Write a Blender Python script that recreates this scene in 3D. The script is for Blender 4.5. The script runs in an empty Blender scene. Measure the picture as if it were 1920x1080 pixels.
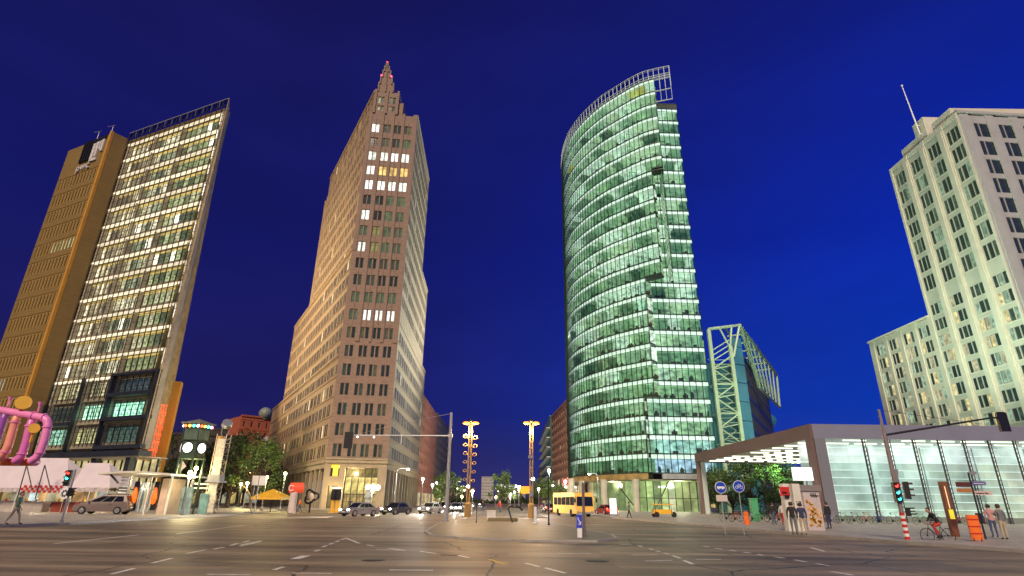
import bpy, bmesh, math, random
from mathutils import Vector, Matrix
random.seed(7)
R = math.radians
SC = bpy.context.scene
COL = SC.collection

# ------------------------------------------------------------------ camera
F_PX, PITCH, ROLL, EYE = 1042.0, R(21.0), R(0.70), 1.7
CAMROT = Matrix.Rotation(math.pi/2 + PITCH, 3, 'X') @ Matrix.Rotation(ROLL, 3, 'Z')
cd = bpy.data.cameras.new('camera'); cam = bpy.data.objects.new('camera', cd); COL.objects.link(cam)
cd.sensor_width = 36.0; cd.lens = F_PX/1920*36.0; cd.clip_start = 0.1; cd.clip_end = 6000
cam.matrix_world = Matrix.Translation((0, 0, EYE)) @ CAMROT.to_4x4()
SC.camera = cam
SC.render.engine = 'CYCLES'
SC.render.resolution_x, SC.render.resolution_y = 1920, 1080

# ------------------------------------------------------------------ world, sun, exposure
W = bpy.data.worlds.new("World"); SC.world = W; W.use_nodes = True
wt = W.node_tree; wt.nodes.clear()
def wn(t): return wt.nodes.new(t)
w_out = wn('ShaderNodeOutputWorld'); w_bg = wn('ShaderNodeBackground')
w_tc = wn('ShaderNodeTexCoord'); w_sep = wn('ShaderNodeSeparateXYZ')
wt.links.new(w_tc.outputs['Generated'], w_sep.inputs[0])
w_az = wn('ShaderNodeMapRange'); w_az.inputs['From Min'].default_value = -0.35; w_az.inputs['From Max'].default_value = 0.66
wt.links.new(w_sep.outputs['X'], w_az.inputs['Value'])
def wramp(stops):
    n = wn('ShaderNodeValToRGB'); r = n.color_ramp
    while len(r.elements) > 1: r.elements.remove(r.elements[-1])
    r.elements[0].position = stops[0][0]; r.elements[0].color = (*stops[0][1], 1)
    for p, c in stops[1:]:
        e = r.elements.new(p); e.color = (*c, 1)
    wt.links.new(w_sep.outputs['Z'], n.inputs[0]); return n
w_l = wramp([(0.0, (0.050, 0.028, 0.070)), (0.04, (0.030, 0.021, 0.083)), (0.14, (0.013, 0.012, 0.110)), (0.40, (0.0075, 0.0095, 0.122)), (0.75, (0.0085, 0.0085, 0.098))])
w_r = wramp([(0.0, (0.020, 0.055, 0.36)), (0.14, (0.003, 0.045, 0.50)), (0.40, (0.0035, 0.022, 0.40)), (0.75, (0.0060, 0.012, 0.20))])
w_mix = wn('ShaderNodeMixRGB')
w_pow = wn('ShaderNodeMath'); w_pow.operation = 'POWER'; w_pow.inputs[1].default_value = 1.35
wt.links.new(w_az.outputs[0], w_pow.inputs[0]); wt.links.new(w_pow.outputs[0], w_mix.inputs[0])
wt.links.new(w_l.outputs[0], w_mix.inputs[1]); wt.links.new(w_r.outputs[0], w_mix.inputs[2])
# thin night cloud streaks near the horizon
w_map = wn('ShaderNodeMapping'); w_map.inputs['Scale'].default_value = (1.6, 1.6, 5)
w_noi = wn('ShaderNodeTexNoise'); w_noi.inputs['Scale'].default_value = 1.6; w_noi.inputs['Detail'].default_value = 5
wt.links.new(w_tc.outputs['Generated'], w_map.inputs[0]); wt.links.new(w_map.outputs[0], w_noi.inputs[0])
w_cr = wn('ShaderNodeMapRange'); w_cr.inputs['From Min'].default_value = 0.35; w_cr.inputs['From Max'].default_value = 0.7
w_cr.inputs['To Min'].default_value = 0.90; w_cr.inputs['To Max'].default_value = 1.10
wt.links.new(w_noi.outputs[0], w_cr.inputs['Value'])
w_mul = wn('ShaderNodeMixRGB'); w_mul.blend_type = 'MULTIPLY'; w_mul.inputs[0].default_value = 1
wt.links.new(w_mix.outputs[0], w_mul.inputs[1]); wt.links.new(w_cr.outputs[0], w_mul.inputs[2])
wt.links.new(w_mul.outputs[0], w_bg.inputs[0]); w_bg.inputs[1].default_value = 1.0
wt.links.new(w_bg.outputs[0], w_out.inputs[0])

def lamp(name, kind, loc, energy, color, **kw):
    d = bpy.data.lights.new(name, kind); d.energy = energy; d.color = color
    o = bpy.data.objects.new(name, d); COL.objects.link(o); o.location = loc
    tgt = kw.pop('to', None)
    for k, v in kw.items(): setattr(d, k, v)
    if tgt is not None:
        o.rotation_euler = (Vector(tgt)-Vector(loc)).to_track_quat('-Z', 'Y').to_euler()
    return o
# added warm sun lamp, a fill standing in for city light behind the camera
lamp('added_city_fill', 'SUN', (0, 0, 200), 3.5, (1.0, 0.80, 0.58), to=(0.20*100, 0.98*100, 200-74), angle=R(14))
SC.view_settings.view_transform = 'Standard'; SC.view_settings.look = 'None'
SC.view_settings.exposure = 0.0; SC.view_settings.gamma = 1.0

# ------------------------------------------------------------------ helpers: places
def ray(x, y): return CAMROT @ Vector(((x-960)/F_PX, (540-y)/F_PX, -1.0))
def gp(x, y, z=0.0):
    d = ray(x, y); t = (z-EYE)/d.z; return Vector((d.x*t, d.y*t, z))
def aty(x, y, Y):
    d = ray(x, y); t = Y/d.y; return Vector((d.x*t, Y, EYE+d.z*t))
CI = CAMROT.transposed()
def proj(p):
    q = CI @ (Vector(p)-Vector((0, 0, EYE)))
    if q.z > -0.1: return (-9999, -9999)
    return (960+F_PX*q.x/-q.z, 540-F_PX*q.y/-q.z)
def parea(pts):
    P = [proj(p) for p in pts]; a = 0
    if any(x < -60 or x > 1980 or y < -60 or y > 1140 for x, y in P): return 0
    for i in range(len(P)): a += P[i][0]*P[(i+1) % len(P)][1]-P[(i+1) % len(P)][0]*P[i][1]
    return abs(a)/2

# ------------------------------------------------------------------ helpers: materials
MATS = {}
def nt(name):
    m = bpy.data.materials.new(name); m.use_nodes = True; t = m.node_tree
    return m, t, t.nodes['Principled BSDF']
def mat(name, col, rough=0.6, metal=0.0, noise=0.0, scale=1.0, emis=None, es=0.0, bump=0.0, spec=0.5, stretch=(1, 1, 1)):
    if name in MATS: return MATS[name]
    m, t, b = nt(name); b.inputs['Base Color'].default_value = (*col, 1)
    b.inputs['Roughness'].default_value = rough; b.inputs['Metallic'].default_value = metal
    b.inputs['Specular IOR Level'].default_value = spec
    if noise or bump:
        tc = t.nodes.new('ShaderNodeTexCoord'); mp = t.nodes.new('ShaderNodeMapping'); mp.inputs['Scale'].default_value = stretch
        n = t.nodes.new('ShaderNodeTexNoise'); n.inputs['Scale'].default_value = scale; n.inputs['Detail'].default_value = 5
        t.links.new(tc.outputs['Object'], mp.inputs[0]); t.links.new(mp.outputs[0], n.inputs['Vector'])
        if noise:
            mr = t.nodes.new('ShaderNodeMapRange'); mr.inputs['From Min'].default_value = 0.3; mr.inputs['From Max'].default_value = 0.7
            mr.inputs['To Min'].default_value = 1-noise; mr.inputs['To Max'].default_value = 1+noise
            t.links.new(n.outputs[0], mr.inputs['Value'])
            vm = t.nodes.new('ShaderNodeMixRGB'); vm.blend_type = 'MULTIPLY'; vm.inputs[0].default_value = 1
            vm.inputs[1].default_value = (*col, 1); t.links.new(mr.outputs[0], vm.inputs[2])
            t.links.new(vm.outputs[0], b.inputs['Base Color'])
        if bump:
            bp = t.nodes.new('ShaderNodeBump'); bp.inputs['Strength'].default_value = bump; bp.inputs['Distance'].default_value = 0.03
            t.links.new(n.outputs[0], bp.inputs['Height']); t.links.new(bp.outputs[0], b.inputs['Normal'])
    if emis is not None:
        b.inputs['Emission Color'].default_value = (*emis, 1); b.inputs['Emission Strength'].default_value = es
    MATS[name] = m; return m
def glass_lit(name, base=(0.02, 0.03, 0.03), rough=0.08, strength=1.0, scale=0.9, lo=0.45, hi=1.35, stretch=(1, 1, 1)):
    """a pane of a room's window: dark glossy glass, the room's own light shows through (per-face colour 'lit')"""
    if name in MATS: return MATS[name]
    m, t, b = nt(name); b.inputs['Base Color'].default_value = (*base, 1); b.inputs['Roughness'].default_value = rough
    a = t.nodes.new('ShaderNodeAttribute'); a.attribute_name = 'lit'
    tc = t.nodes.new('ShaderNodeTexCoord'); mp = t.nodes.new('ShaderNodeMapping'); mp.inputs['Scale'].default_value = stretch
    n = t.nodes.new('ShaderNodeTexNoise'); n.inputs['Scale'].default_value = scale; n.inputs['Detail'].default_value = 4
    t.links.new(tc.outputs['Object'], mp.inputs[0]); t.links.new(mp.outputs[0], n.inputs['Vector'])
    mr = t.nodes.new('ShaderNodeMapRange'); mr.inputs['From Min'].default_value = 0.32; mr.inputs['From Max'].default_value = 0.68
    mr.inputs['To Min'].default_value = lo; mr.inputs['To Max'].default_value = hi
    t.links.new(n.outputs[0], mr.inputs['Value'])
    vm = t.nodes.new('ShaderNodeMixRGB'); vm.blend_type = 'MULTIPLY'; vm.inputs[0].default_value = 1
    t.links.new(a.outputs['Color'], vm.inputs[1]); t.links.new(mr.outputs[0], vm.inputs[2])
    t.links.new(vm.outputs[0], b.inputs['Emission Color']); b.inputs['Emission Strength'].default_value = strength
    MATS[name] = m; return m
def glow(name, col, s):
    if name in MATS: return MATS[name]
    m, t, b = nt(name); b.inputs['Base Color'].default_value = (col[0]*.6, col[1]*.6, col[2]*.6, 1)
    b.inputs['Emission Color'].default_value = (*col, 1); b.inputs['Emission Strength'].default_value = s
    MATS[name] = m; return m
def clear_glass(name, tint, refl=0.25):
    if name in MATS: return MATS[name]
    m = bpy.data.materials.new(name); m.use_nodes = True; t = m.node_tree; t.nodes.clear()
    o = t.nodes.new('ShaderNodeOutputMaterial'); mx = t.nodes.new('ShaderNodeMixShader')
    tr = t.nodes.new('ShaderNodeBsdfTransparent'); tr.inputs[0].default_value = (*tint, 1)
    g = t.nodes.new('ShaderNodeBsdfGlossy'); g.inputs['Roughness'].default_value = 0.05; g.inputs[0].default_value = (0.8, 0.9, 0.88, 1)
    ge = t.nodes.new('ShaderNodeNewGeometry'); dt = t.nodes.new('ShaderNodeVectorMath'); dt.operation = 'DOT_PRODUCT'
    t.links.new(ge.outputs['Normal'], dt.inputs[0]); t.links.new(ge.outputs['Incoming'], dt.inputs[1])
    def mth(op, a, b=None, c=None):
        n = t.nodes.new('ShaderNodeMath'); n.operation = op
        for i, v in enumerate((a, b, c)):
            if v is None: continue
            if isinstance(v, (int, float)): n.inputs[i].default_value = v
            else: t.links.new(v, n.inputs[i])
        return n.outputs[0]
    cosv = mth('ABSOLUTE', dt.outputs['Value']); fr = mth('POWER', mth('SUBTRACT', 1.0, cosv), 5.0)
    t.links.new(mth('MULTIPLY_ADD', fr, 0.85, 0.04+refl*0.08), mx.inputs[0])
    t.links.new(tr.outputs[0], mx.inputs[1]); t.links.new(g.outputs[0], mx.inputs[2]); t.links.new(mx.outputs[0], o.inputs[0])
    MATS[name] = m; return m

# ------------------------------------------------------------------ helpers: meshes
def vary(c, a, b):
    f = random.uniform(a, b); return tuple(x*f*random.uniform(.96, 1.04) for x in c)
class MB:
    def __init__(s): s.v = []; s.f = []; s.mi = []; s.lit = []
    def poly(s, pts, mi=0, lit=(0, 0, 0)):
        k = len(s.v); s.v += [tuple(p) for p in pts]; s.f.append(tuple(range(k, k+len(pts)))); s.mi.append(mi); s.lit.append(lit)
    def par(s, o, a, b, c, mi=0, lit=(0, 0, 0)):
        """parallelepiped from corner o along vectors a, b, c"""
        o, a, b, c = Vector(o), Vector(a), Vector(b), Vector(c); k = len(s.v)
        P = [o, o+a, o+a+b, o+b, o+c, o+a+c, o+a+b+c, o+b+c]; s.v += [tuple(p) for p in P]
        for f in ((0, 3, 2, 1), (4, 5, 6, 7), (0, 1, 5, 4), (1, 2, 6, 5), (2, 3, 7, 6), (3, 0, 4, 7)):
            s.f.append(tuple(k+i for i in f)); s.mi.append(mi); s.lit.append(lit)
    def box(s, c, size, rz=0.0, mi=0, lit=(0, 0, 0)):
        """box: centre of its base c, size, turned by rz"""
        ux = Vector((math.cos(rz), math.sin(rz), 0)); uy = Vector((-math.sin(rz), math.cos(rz), 0))
        o = Vector(c)-ux*size[0]/2-uy*size[1]/2
        s.par(o, ux*size[0], uy*size[1], (0, 0, size[2]), mi, lit)
    def seg(s, A, B, n, u0, u1, d0, d1, z0, z1, mi=0, lit=(0, 0, 0)):
        """block on a wall line A-B: u range along it, d range outward along n, z range"""
        t = (B-A).normalized(); o = A+t*u0+n*d0
        s.par((o.x, o.y, z0), (t*(u1-u0)).to_3d(), (n*(d1-d0)).to_3d(), (0, 0, z1-z0), mi, lit)
    def tube(s, p, q, r0, r1=None, n=8, mi=0, cap=True, lit=(0, 0, 0)):
        p, q = Vector(p), Vector(q); r1 = r0 if r1 is None else r1; d = q-p
        if d.length < 1e-6: return
        qt = d.to_track_quat('Z', 'Y'); k = len(s.v)
        for (c, r) in ((p, r0), (q, r1)):
            for i in range(n):
                a = 2*math.pi*i/n; s.v.append(tuple(c+qt @ Vector((r*math.cos(a), r*math.sin(a), 0))))
        for i in range(n):
            j = (i+1) % n; s.f.append((k+i, k+j, k+n+j, k+n+i)); s.mi.append(mi); s.lit.append(lit)
        if cap:
            s.f.append(tuple(k+i for i in reversed(range(n)))); s.mi.append(mi); s.lit.append(lit)
            s.f.append(tuple(k+n+i for i in range(n))); s.mi.append(mi); s.lit.append(lit)
    def path(s, pts, r, n=8, mi=0):
        for a, b in zip(pts, pts[1:]): s.tube(a, b, r, r, n, mi)
    def sphere(s, c, r, n=10, m=6, mi=0, sc=(1, 1, 1), lit=(0, 0, 0)):
        k = len(s.v); c = Vector(c)
        for i in range(m+1):
            th = math.pi*i/m
            for j in range(n):
                a = 2*math.pi*j/n; s.v.append((c.x+r*sc[0]*math.sin(th)*math.cos(a), c.y+r*sc[1]*math.sin(th)*math.sin(a), c.z+r*sc[2]*math.cos(th)))
        for i in range(m):
            for j in range(n):
                j2 = (j+1) % n; s.f.append((k+i*n+j, k+(i+1)*n+j, k+(i+1)*n+j2, k+i*n+j2)); s.mi.append(mi); s.lit.append(lit)
    def prism(s, pts, z0, z1, mi=0, top=None, lit=(0, 0, 0)):
        n = len(pts); k = len(s.v)
        s.v += [(p[0], p[1], z0) for p in pts]+[(p[0], p[1], z1) for p in pts]
        for i in range(n):
            j = (i+1) % n; s.f.append((k+i, k+j, k+n+j, k+n+i)); s.mi.append(mi); s.lit.append(lit)
        s.f.append(tuple(k+n+i for i in range(n))); s.mi.append(mi if top is None else top); s.lit.append(lit)
        s.f.append(tuple(k+i for i in reversed(range(n)))); s.mi.append(mi); s.lit.append(lit)
    def lathe(s, c, prof, n=16, mi=0, lit=(0, 0, 0)):
        k = len(s.v); c = Vector(c)
        for r, z in prof:
            for i in range(n):
                a = 2*math.pi*(i+0.5)/n; s.v.append((c.x+r*math.cos(a), c.y+r*math.sin(a), c.z+z))
        for j in range(len(prof)-1):
            for i in range(n):
                i2 = (i+1) % n; s.f.append((k+j*n+i, k+j*n+i2, k+(j+1)*n+i2, k+(j+1)*n+i)); s.mi.append(mi); s.lit.append(lit)
    def build(s, name, mats, parent=None, kind=None, label=None, smooth=False, cat=None, group=None, origin=None):
        if not isinstance(mats, (list, tuple)): mats = [mats]
        off = Vector(origin) if origin is not None else Vector((0, 0, 0))
        me = bpy.data.meshes.new(name)
        me.from_pydata([tuple(Vector(p)-off) for p in s.v], [], s.f)
        for m in mats: me.materials.append(m)
        me.polygons.foreach_set('material_index', s.mi)
        if any(l != (0, 0, 0) for l in s.lit):
            a = me.attributes.new('lit', 'FLOAT_COLOR', 'FACE')
            flat = []
            for l in s.lit: flat += [l[0], l[1], l[2], 1.0]
            a.data.foreach_set('color', flat)
        if smooth: me.polygons.foreach_set('use_smooth', [True]*len(me.polygons))
        me.update()
        o = bpy.data.objects.new(name, me); COL.objects.link(o)
        if origin is not None: o.location = off
        if parent is not None:
            o.parent = parent
            if parent.location.length > 0 or parent.rotation_euler.z != 0:
                pm = Matrix.Translation(parent.location) @ parent.rotation_euler.to_matrix().to_4x4()
                o.matrix_parent_inverse = pm.inverted()
        tag(o, label, cat, group, kind)
        return o
def tag(o, label=None, cat=None, group=None, kind=None):
    if label: o['label'] = label
    if cat: o['category'] = cat
    if group: o['group'] = group
    if kind: o['kind'] = kind
    return o
def thing(name, label, cat, loc=(0, 0, 0), group=None):
    o = bpy.data.objects.new(name, None); COL.objects.link(o); o.location = loc; o.empty_display_size = 0.3
    return tag(o, label, cat, group)
def copy_tree(o, parent=None, first=True):
    c = o.copy(); COL.objects.link(c)
    if parent is not None: c.parent = parent
    for ch in [x for x in KIDS.get(o.name, [])]: copy_tree(ch, c)
    return c
KIDS = {}
def index_kids():
    KIDS.clear()
    for o in bpy.data.objects:
        if o.parent: KIDS.setdefault(o.parent.name, []).append(o)
V2 = lambda x, y: Vector((x, y))
def outn(A, B, away=None):
    t = (B-A).normalized(); n = Vector((-t.y, t.x)); mid = (A+B)/2
    ref = (V2(0, 0) if away is None else away)-mid
    return n if n.dot(ref) > 0 else -n

# windows: the 100 that show largest are parts of their own, the rest one part of 'stuff'
def emit_windows(root, items, mats, name='window', limit=100, frame=True):
    items = sorted(items, key=lambda it: -parea(it['q']))
    def put(mb, it, full):
        q = [Vector(p) for p in it['q']]; n = it['n']; nf = Vector((n.x, n.y, 0))
        mb.poly(q, 0, it['lit'])
        o, ux, uz = q[0], q[1]-q[0], q[3]-q[0]; w, h = ux.length, uz.length; tx, tz = ux/w, uz/h
        f = min(0.09, w*0.11)
        if not frame: return
        if full:
            mb.par(o, tx*f, nf*0.05, uz, 1); mb.par(o+ux-tx*f, tx*f, nf*0.05, uz, 1)
            mb.par(o+tx*f, tx*(w-2*f), nf*0.045, tz*f, 1); mb.par(o+tx*f+uz-tz*f, tx*(w-2*f), nf*0.045, tz*f, 1)
        for k in range(1, it.get('mx', 1)):
            mb.par(o+tx*(w*k/it['mx']-f*0.4), tx*f*0.8, nf*0.06, uz, 1)
        for hz in it.get('mz', ()):
            mb.par(o+tz*(h*hz-f*0.3), ux, nf*0.055, tz*f*0.6, 1)
    for it in items[:limit]:
        mb = MB(); put(mb, it, True); mb.build(name, mats, root, origin=it['q'][0])
    if len(items) > limit:
        mb = MB()
        for it in items[limit:]: put(mb, it, False)
        mb.build(name, mats, root, kind='stuff')

def facade(mb, items, A, B, z0, z1, cols, rows, depth=0.3, lit=None, mi=0, away=None, mx=1, mz=(), miz=None):
    """wall A-B from z0 to z1 with real openings; panes sit back by depth"""
    n = outn(A, B, away); t = (B-A).normalized(); L = (B-A).length
    P = lambda u, z, d=0.0: (A.x+t.x*u-n.x*d, A.y+t.y*u-n.y*d, z)
    z = z0
    rows = sorted(rows)
    for ri, (a, b) in enumerate(rows):
        if a > z: mb.poly([P(0, z), P(L, z), P(L, a), P(0, a)], mi if miz is None else miz)
        u = 0
        for ci, (c, d) in enumerate(cols):
            mb.poly([P(u, a), P(c, a), P(c, b), P(u, b)], mi)
            mb.poly([P(c, a), P(c, a, depth), P(c, b, depth), P(c, b)], mi)
            mb.poly([P(d, a), P(d, b), P(d, b, depth), P(d, a, depth)], mi)
            mb.poly([P(c, a), P(d, a), P(d, a, depth), P(c, a, depth)], mi)
            mb.poly([P(c, b), P(c, b, depth), P(d, b, depth), P(d, b)], mi)
            items.append(dict(q=[P(c, a, depth), P(d, a, depth), P(d, b, depth), P(c, b, depth)], n=n,
                              lit=lit(ri, ci) if lit else (0, 0, 0), mx=mx, mz=mz))
            u = d
        mb.poly([P(u, a), P(L, a), P(L, b), P(u, b)], mi)
        z = b
    if z < z1: mb.poly([P(0, z), P(L, z), P(L, z1), P(0, z1)], mi)
def cols_pairs(L, pitch, w=0.85, gap=0.3, start=0.0):
    n = max(1, int((L-start)/pitch)); off = start+((L-start)-n*pitch)/2; out = []
    for i in range(n):
        c = off+(i+0.5)*pitch; out += [(c-gap/2-w, c-gap/2), (c+gap/2, c+gap/2+w)]
    return out

# ------------------------------------------------------------------ shared materials
M_steel = mat('galvanised_steel', (0.42, 0.42, 0.43), 0.45, 0.6, noise=0.15, scale=3)
M_dark = mat('dark_metal', (0.025, 0.025, 0.028), 0.45, 0.3)
M_black = mat('black_plastic', (0.012, 0.012, 0.013), 0.4)
M_grey = mat('grey_paint', (0.22, 0.22, 0.24), 0.5, noise=0.1, scale=2)
M_white = mat('white_paint', (0.75, 0.75, 0.74), 0.5, noise=0.06, scale=2)
M_frame = mat('window_frame_dark', (0.05, 0.045, 0.04), 0.4)
M_mull = mat('mullion_green_grey', (0.010, 0.024, 0.018), 0.4)
M_rubber = mat('rubber', (0.015, 0.015, 0.015), 0.8)
M_red = mat('red_paint', (0.55, 0.03, 0.02), 0.4)
M_orange = mat('orange_paint', (0.75, 0.16, 0.02), 0.5, noise=0.2, scale=1.5)
M_blue = mat('sign_blue', (0.01, 0.06, 0.45), 0.4)
M_yellow = mat('yellow_paint', (0.75, 0.42, 0.03), 0.45, noise=0.1, scale=1)
M_pane = glass_lit('window_glass')
# ------------------------------------------------------------------ ground, road, pavements
def asphalt():
    m, t, b = nt('asphalt'); tc = t.nodes.new('ShaderNodeTexCoord')
    def noise(scale, detail, stretch=(1, 1, 1), rot=0):
        mp = t.nodes.new('ShaderNodeMapping'); mp.inputs['Scale'].default_value = stretch; mp.inputs['Rotation'].default_value = (0, 0, rot)
        n = t.nodes.new('ShaderNodeTexNoise'); n.inputs['Scale'].default_value = scale; n.inputs['Detail'].default_value = detail
        t.links.new(tc.outputs['Object'], mp.inputs[0]); t.links.new(mp.outputs[0], n.inputs['Vector']); return n
    n1 = noise(0.35, 6, (0.22, 1.6, 1), R(8)); n2 = noise(38, 3); n3 = noise(0.9, 5, (0.12, 2.4, 1), R(4))
    cr = t.nodes.new('ShaderNodeValToRGB'); r = cr.color_ramp
    r.elements[0].position = 0.34; r.elements[0].color = (0.085, 0.066, 0.045, 1)
    r.elements[1].position = 0.66; r.elements[1].color = (0.29, 0.220, 0.140, 1)
    t.links.new(n1.outputs[0], cr.inputs[0])
    m1 = t.nodes.new('ShaderNodeMixRGB'); m1.blend_type = 'OVERLAY'; m1.inputs[0].default_value = 0.75
    t.links.new(cr.outputs[0], m1.inputs[1]); t.links.new(n2.outputs[0], m1.inputs[2])
    m2 = t.nodes.new('ShaderNodeMixRGB'); m2.blend_type = 'OVERLAY'; m2.inputs[0].default_value = 0.8
    t.links.new(m1.outputs[0], m2.inputs[1]); t.links.new(n3.outputs[0], m2.inputs[2])
    # sealed cracks
    vo = t.nodes.new('ShaderNodeTexVoronoi'); vo.feature = 'DISTANCE_TO_EDGE'; vo.inputs['Scale'].default_value = 0.22
    nw = noise(0.8, 3); mixv = t.nodes.new('ShaderNodeMixRGB'); mixv.inputs[0].default_value = 0.35
    t.links.new(tc.outputs['Object'], mixv.inputs[1]); t.links.new(nw.outputs['Color'], mixv.inputs[2]); t.links.new(mixv.outputs[0], vo.inputs['Vector'])
    lt = t.nodes.new('ShaderNodeMath'); lt.operation = 'LESS_THAN'; lt.inputs[1].default_value = 0.0045
    t.links.new(vo.outputs['Distance'], lt.inputs[0])
    bk = t.nodes.new('ShaderNodeTexBrick'); bk.inputs['Scale'].default_value = 0.16; bk.inputs['Mortar Size'].default_value = 0.0; bk.offset = 0.37; bk.squash = 1.7
    bk.inputs['Color1'].default_value = (.28, .28, .28, 1); bk.inputs['Color2'].default_value = (.66, .66, .66, 1)
    t.links.new(tc.outputs['Object'], bk.inputs['Vector'])
    mpz = t.nodes.new('ShaderNodeMixRGB'); mpz.blend_type = 'OVERLAY'; mpz.inputs[0].default_value = 0.55
    t.links.new(m2.outputs[0], mpz.inputs[1]); t.links.new(bk.outputs[0], mpz.inputs[2]); m2 = mpz
    m3 = t.nodes.new('ShaderNodeMixRGB'); t.links.new(lt.outputs[0], m3.inputs[0]); t.links.new(m2.outputs[0], m3.inputs[1]); m3.inputs[2].default_value = (0.018, 0.017, 0.016, 1)
    t.links.new(m3.outputs[0], b.inputs['Base Color'])
    mr = t.nodes.new('ShaderNodeMapRange'); mr.inputs['From Min'].default_value = 0.3; mr.inputs['From Max'].default_value = 0.7
    mr.inputs['To Min'].default_value = 0.42; mr.inputs['To Max'].default_value = 0.66
    t.links.new(n3.outputs[0], mr.inputs['Value']); t.links.new(mr.outputs[0], b.inputs['Roughness'])
    bp = t.nodes.new('ShaderNodeBump'); bp.inputs['Strength'].default_value = 0.35; bp.inputs['Distance'].default_value = 0.02
    t.links.new(n2.outputs[0], bp.inputs['Height']); t.links.new(bp.outputs[0], b.inputs['Normal'])
    return m
def paving(name, c1, c2, sc, mortar=(0.05, 0.045, 0.04)):
    m, t, b = nt(name); tc = t.nodes.new('ShaderNodeTexCoord')
    br = t.nodes.new('ShaderNodeTexBrick'); br.inputs['Scale'].default_value = sc
    br.inputs['Color1'].default_value = (*c1, 1); br.inputs['Color2'].default_value = (*c2, 1); br.inputs['Mortar'].default_value = (*mortar, 1)
    br.inputs['Mortar Size'].default_value = 0.012
    t.links.new(tc.outputs['Object'], br.inputs['Vector'])
    n = t.nodes.new('ShaderNodeTexNoise'); n.inputs['Scale'].default_value = 0.7; n.inputs['Detail'].default_value = 6
    t.links.new(tc.outputs['Object'], n.inputs['Vector'])
    mx = t.nodes.new('ShaderNodeMixRGB'); mx.blend_type = 'OVERLAY'; mx.inputs[0].default_value = 0.7
    t.links.new(br.outputs[0], mx.inputs[1]); t.links.new(n.outputs[0], mx.inputs[2]); t.links.new(mx.outputs[0], b.inputs['Base Color'])
    b.inputs['Roughness'].default_value = 0.55
    return m
M_asph = asphalt()
M_pave = paving('pavement_slabs', (0.42, 0.38, 0.33), (0.34, 0.31, 0.26), 1.4)
M_cobble = paving('island_cobbles', (0.15, 0.135, 0.10), (0.11, 0.10, 0.075), 5.0)
M_kerb = mat('kerb_stone', (0.33, 0.31, 0.28), 0.6, noise=0.15, scale=2)
g = MB(); g.poly([(-3000, -800, -0.03), (3000, -800, -0.03), (3000, 5000, -0.03), (-3000, 5000, -0.03)])
g.build('ground', mat('ground_dark', (0.05, 0.045, 0.04), 0.9, noise=0.2, scale=0.05), kind='structure')
g = MB(); g.poly([(-90, -30, 0), (90, -30, 0), (90, 100, 0), (40, 103, 0), (24, 110, 0), (18, 420, 0), (-19, 420, 0), (-19, 104, 0), (-36, 101, 0), (-90, 210, 0), (-110, 150, 0), (-90, 60, 0)])
g.build('road', M_asph, kind='structure')
def slab(name, pts, h, m, kerb=True):
    b = MB(); b.prism([(p.x, p.y) for p in pts], -0.02, h, mi=1, top=0)
    if kerb:
        n = len(pts)
        for i in range(n):
            a, c = pts[i], pts[(i+1) % n]; A, B = V2(a.x, a.y), V2(c.x, c.y)
            if (B-A).length < 0.2: continue
            mid = (A+B)/2; cen = sum((V2(p.x, p.y) for p in pts), V2(0, 0))/n
            tt = (B-A).normalized(); nn = Vector((-tt.y, tt.x)); nn = nn if nn.dot(mid-cen) > 0 else -nn
            b.seg(A, B, nn, 0, (B-A).length, -0.14, 0.004, -0.01, h+0.006, 1)
    return b.build(name, [m, M_kerb], kind='structure')
# right plaza with the station hall
E1 = [gp(1095, 965), gp(1150, 972), gp(1300, 985), gp(1500, 1004), gp(1700, 1021), gp(1990, 1042)]
slab('pavement', E1+[Vector((110, 22, 0)), Vector((110, 200, 0)), Vector((20, 200, 0)), Vector((17.5, 112, 0))], 0.13, M_pave)
# left plaza
E2 = [gp(-160, 994), gp(0, 989), gp(130, 984), gp(330, 972), gp(470, 965)]
slab('pavement', E2+[Vector((-37, 100, 0)), Vector((-70, 158, 0)), Vector((-110, 150, 0)), Vector((-110, 40, 0))], 0.13, M_pave)
# pavement round the brick tower
slab('pavement', [Vector((-35.5, 101.5, 0)), Vector((-21, 103.5, 0)), Vector((-19.5, 106, 0)), Vector((-20.5, 400, 0)), Vector((-30, 400, 0)), Vector((-80, 190, 0)), Vector((-82, 184, 0))], 0.13, M_pave)
# traffic island and the central strip behind it
isl = [(796, 999), (806, 1006), (860, 1011), (1000, 1017), (1120, 1017), (1158, 1013), (1150, 1006), (1090, 993), (1030, 981), (1000, 974), (870, 974), (820, 984)]
slab('traffic_island', [gp(*p) for p in isl], 0.10, M_cobble)
strip = MB()
slab('central_strip', [Vector((-5.2, 66, 0)), Vector((4.2, 66, 0)), Vector((4.5, 300, 0)), Vector((-6.0, 300, 0))], 0.12, mat('trodden_gravel', (0.13, 0.105, 0.07), 0.9, noise=0.3, scale=1.2))
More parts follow.
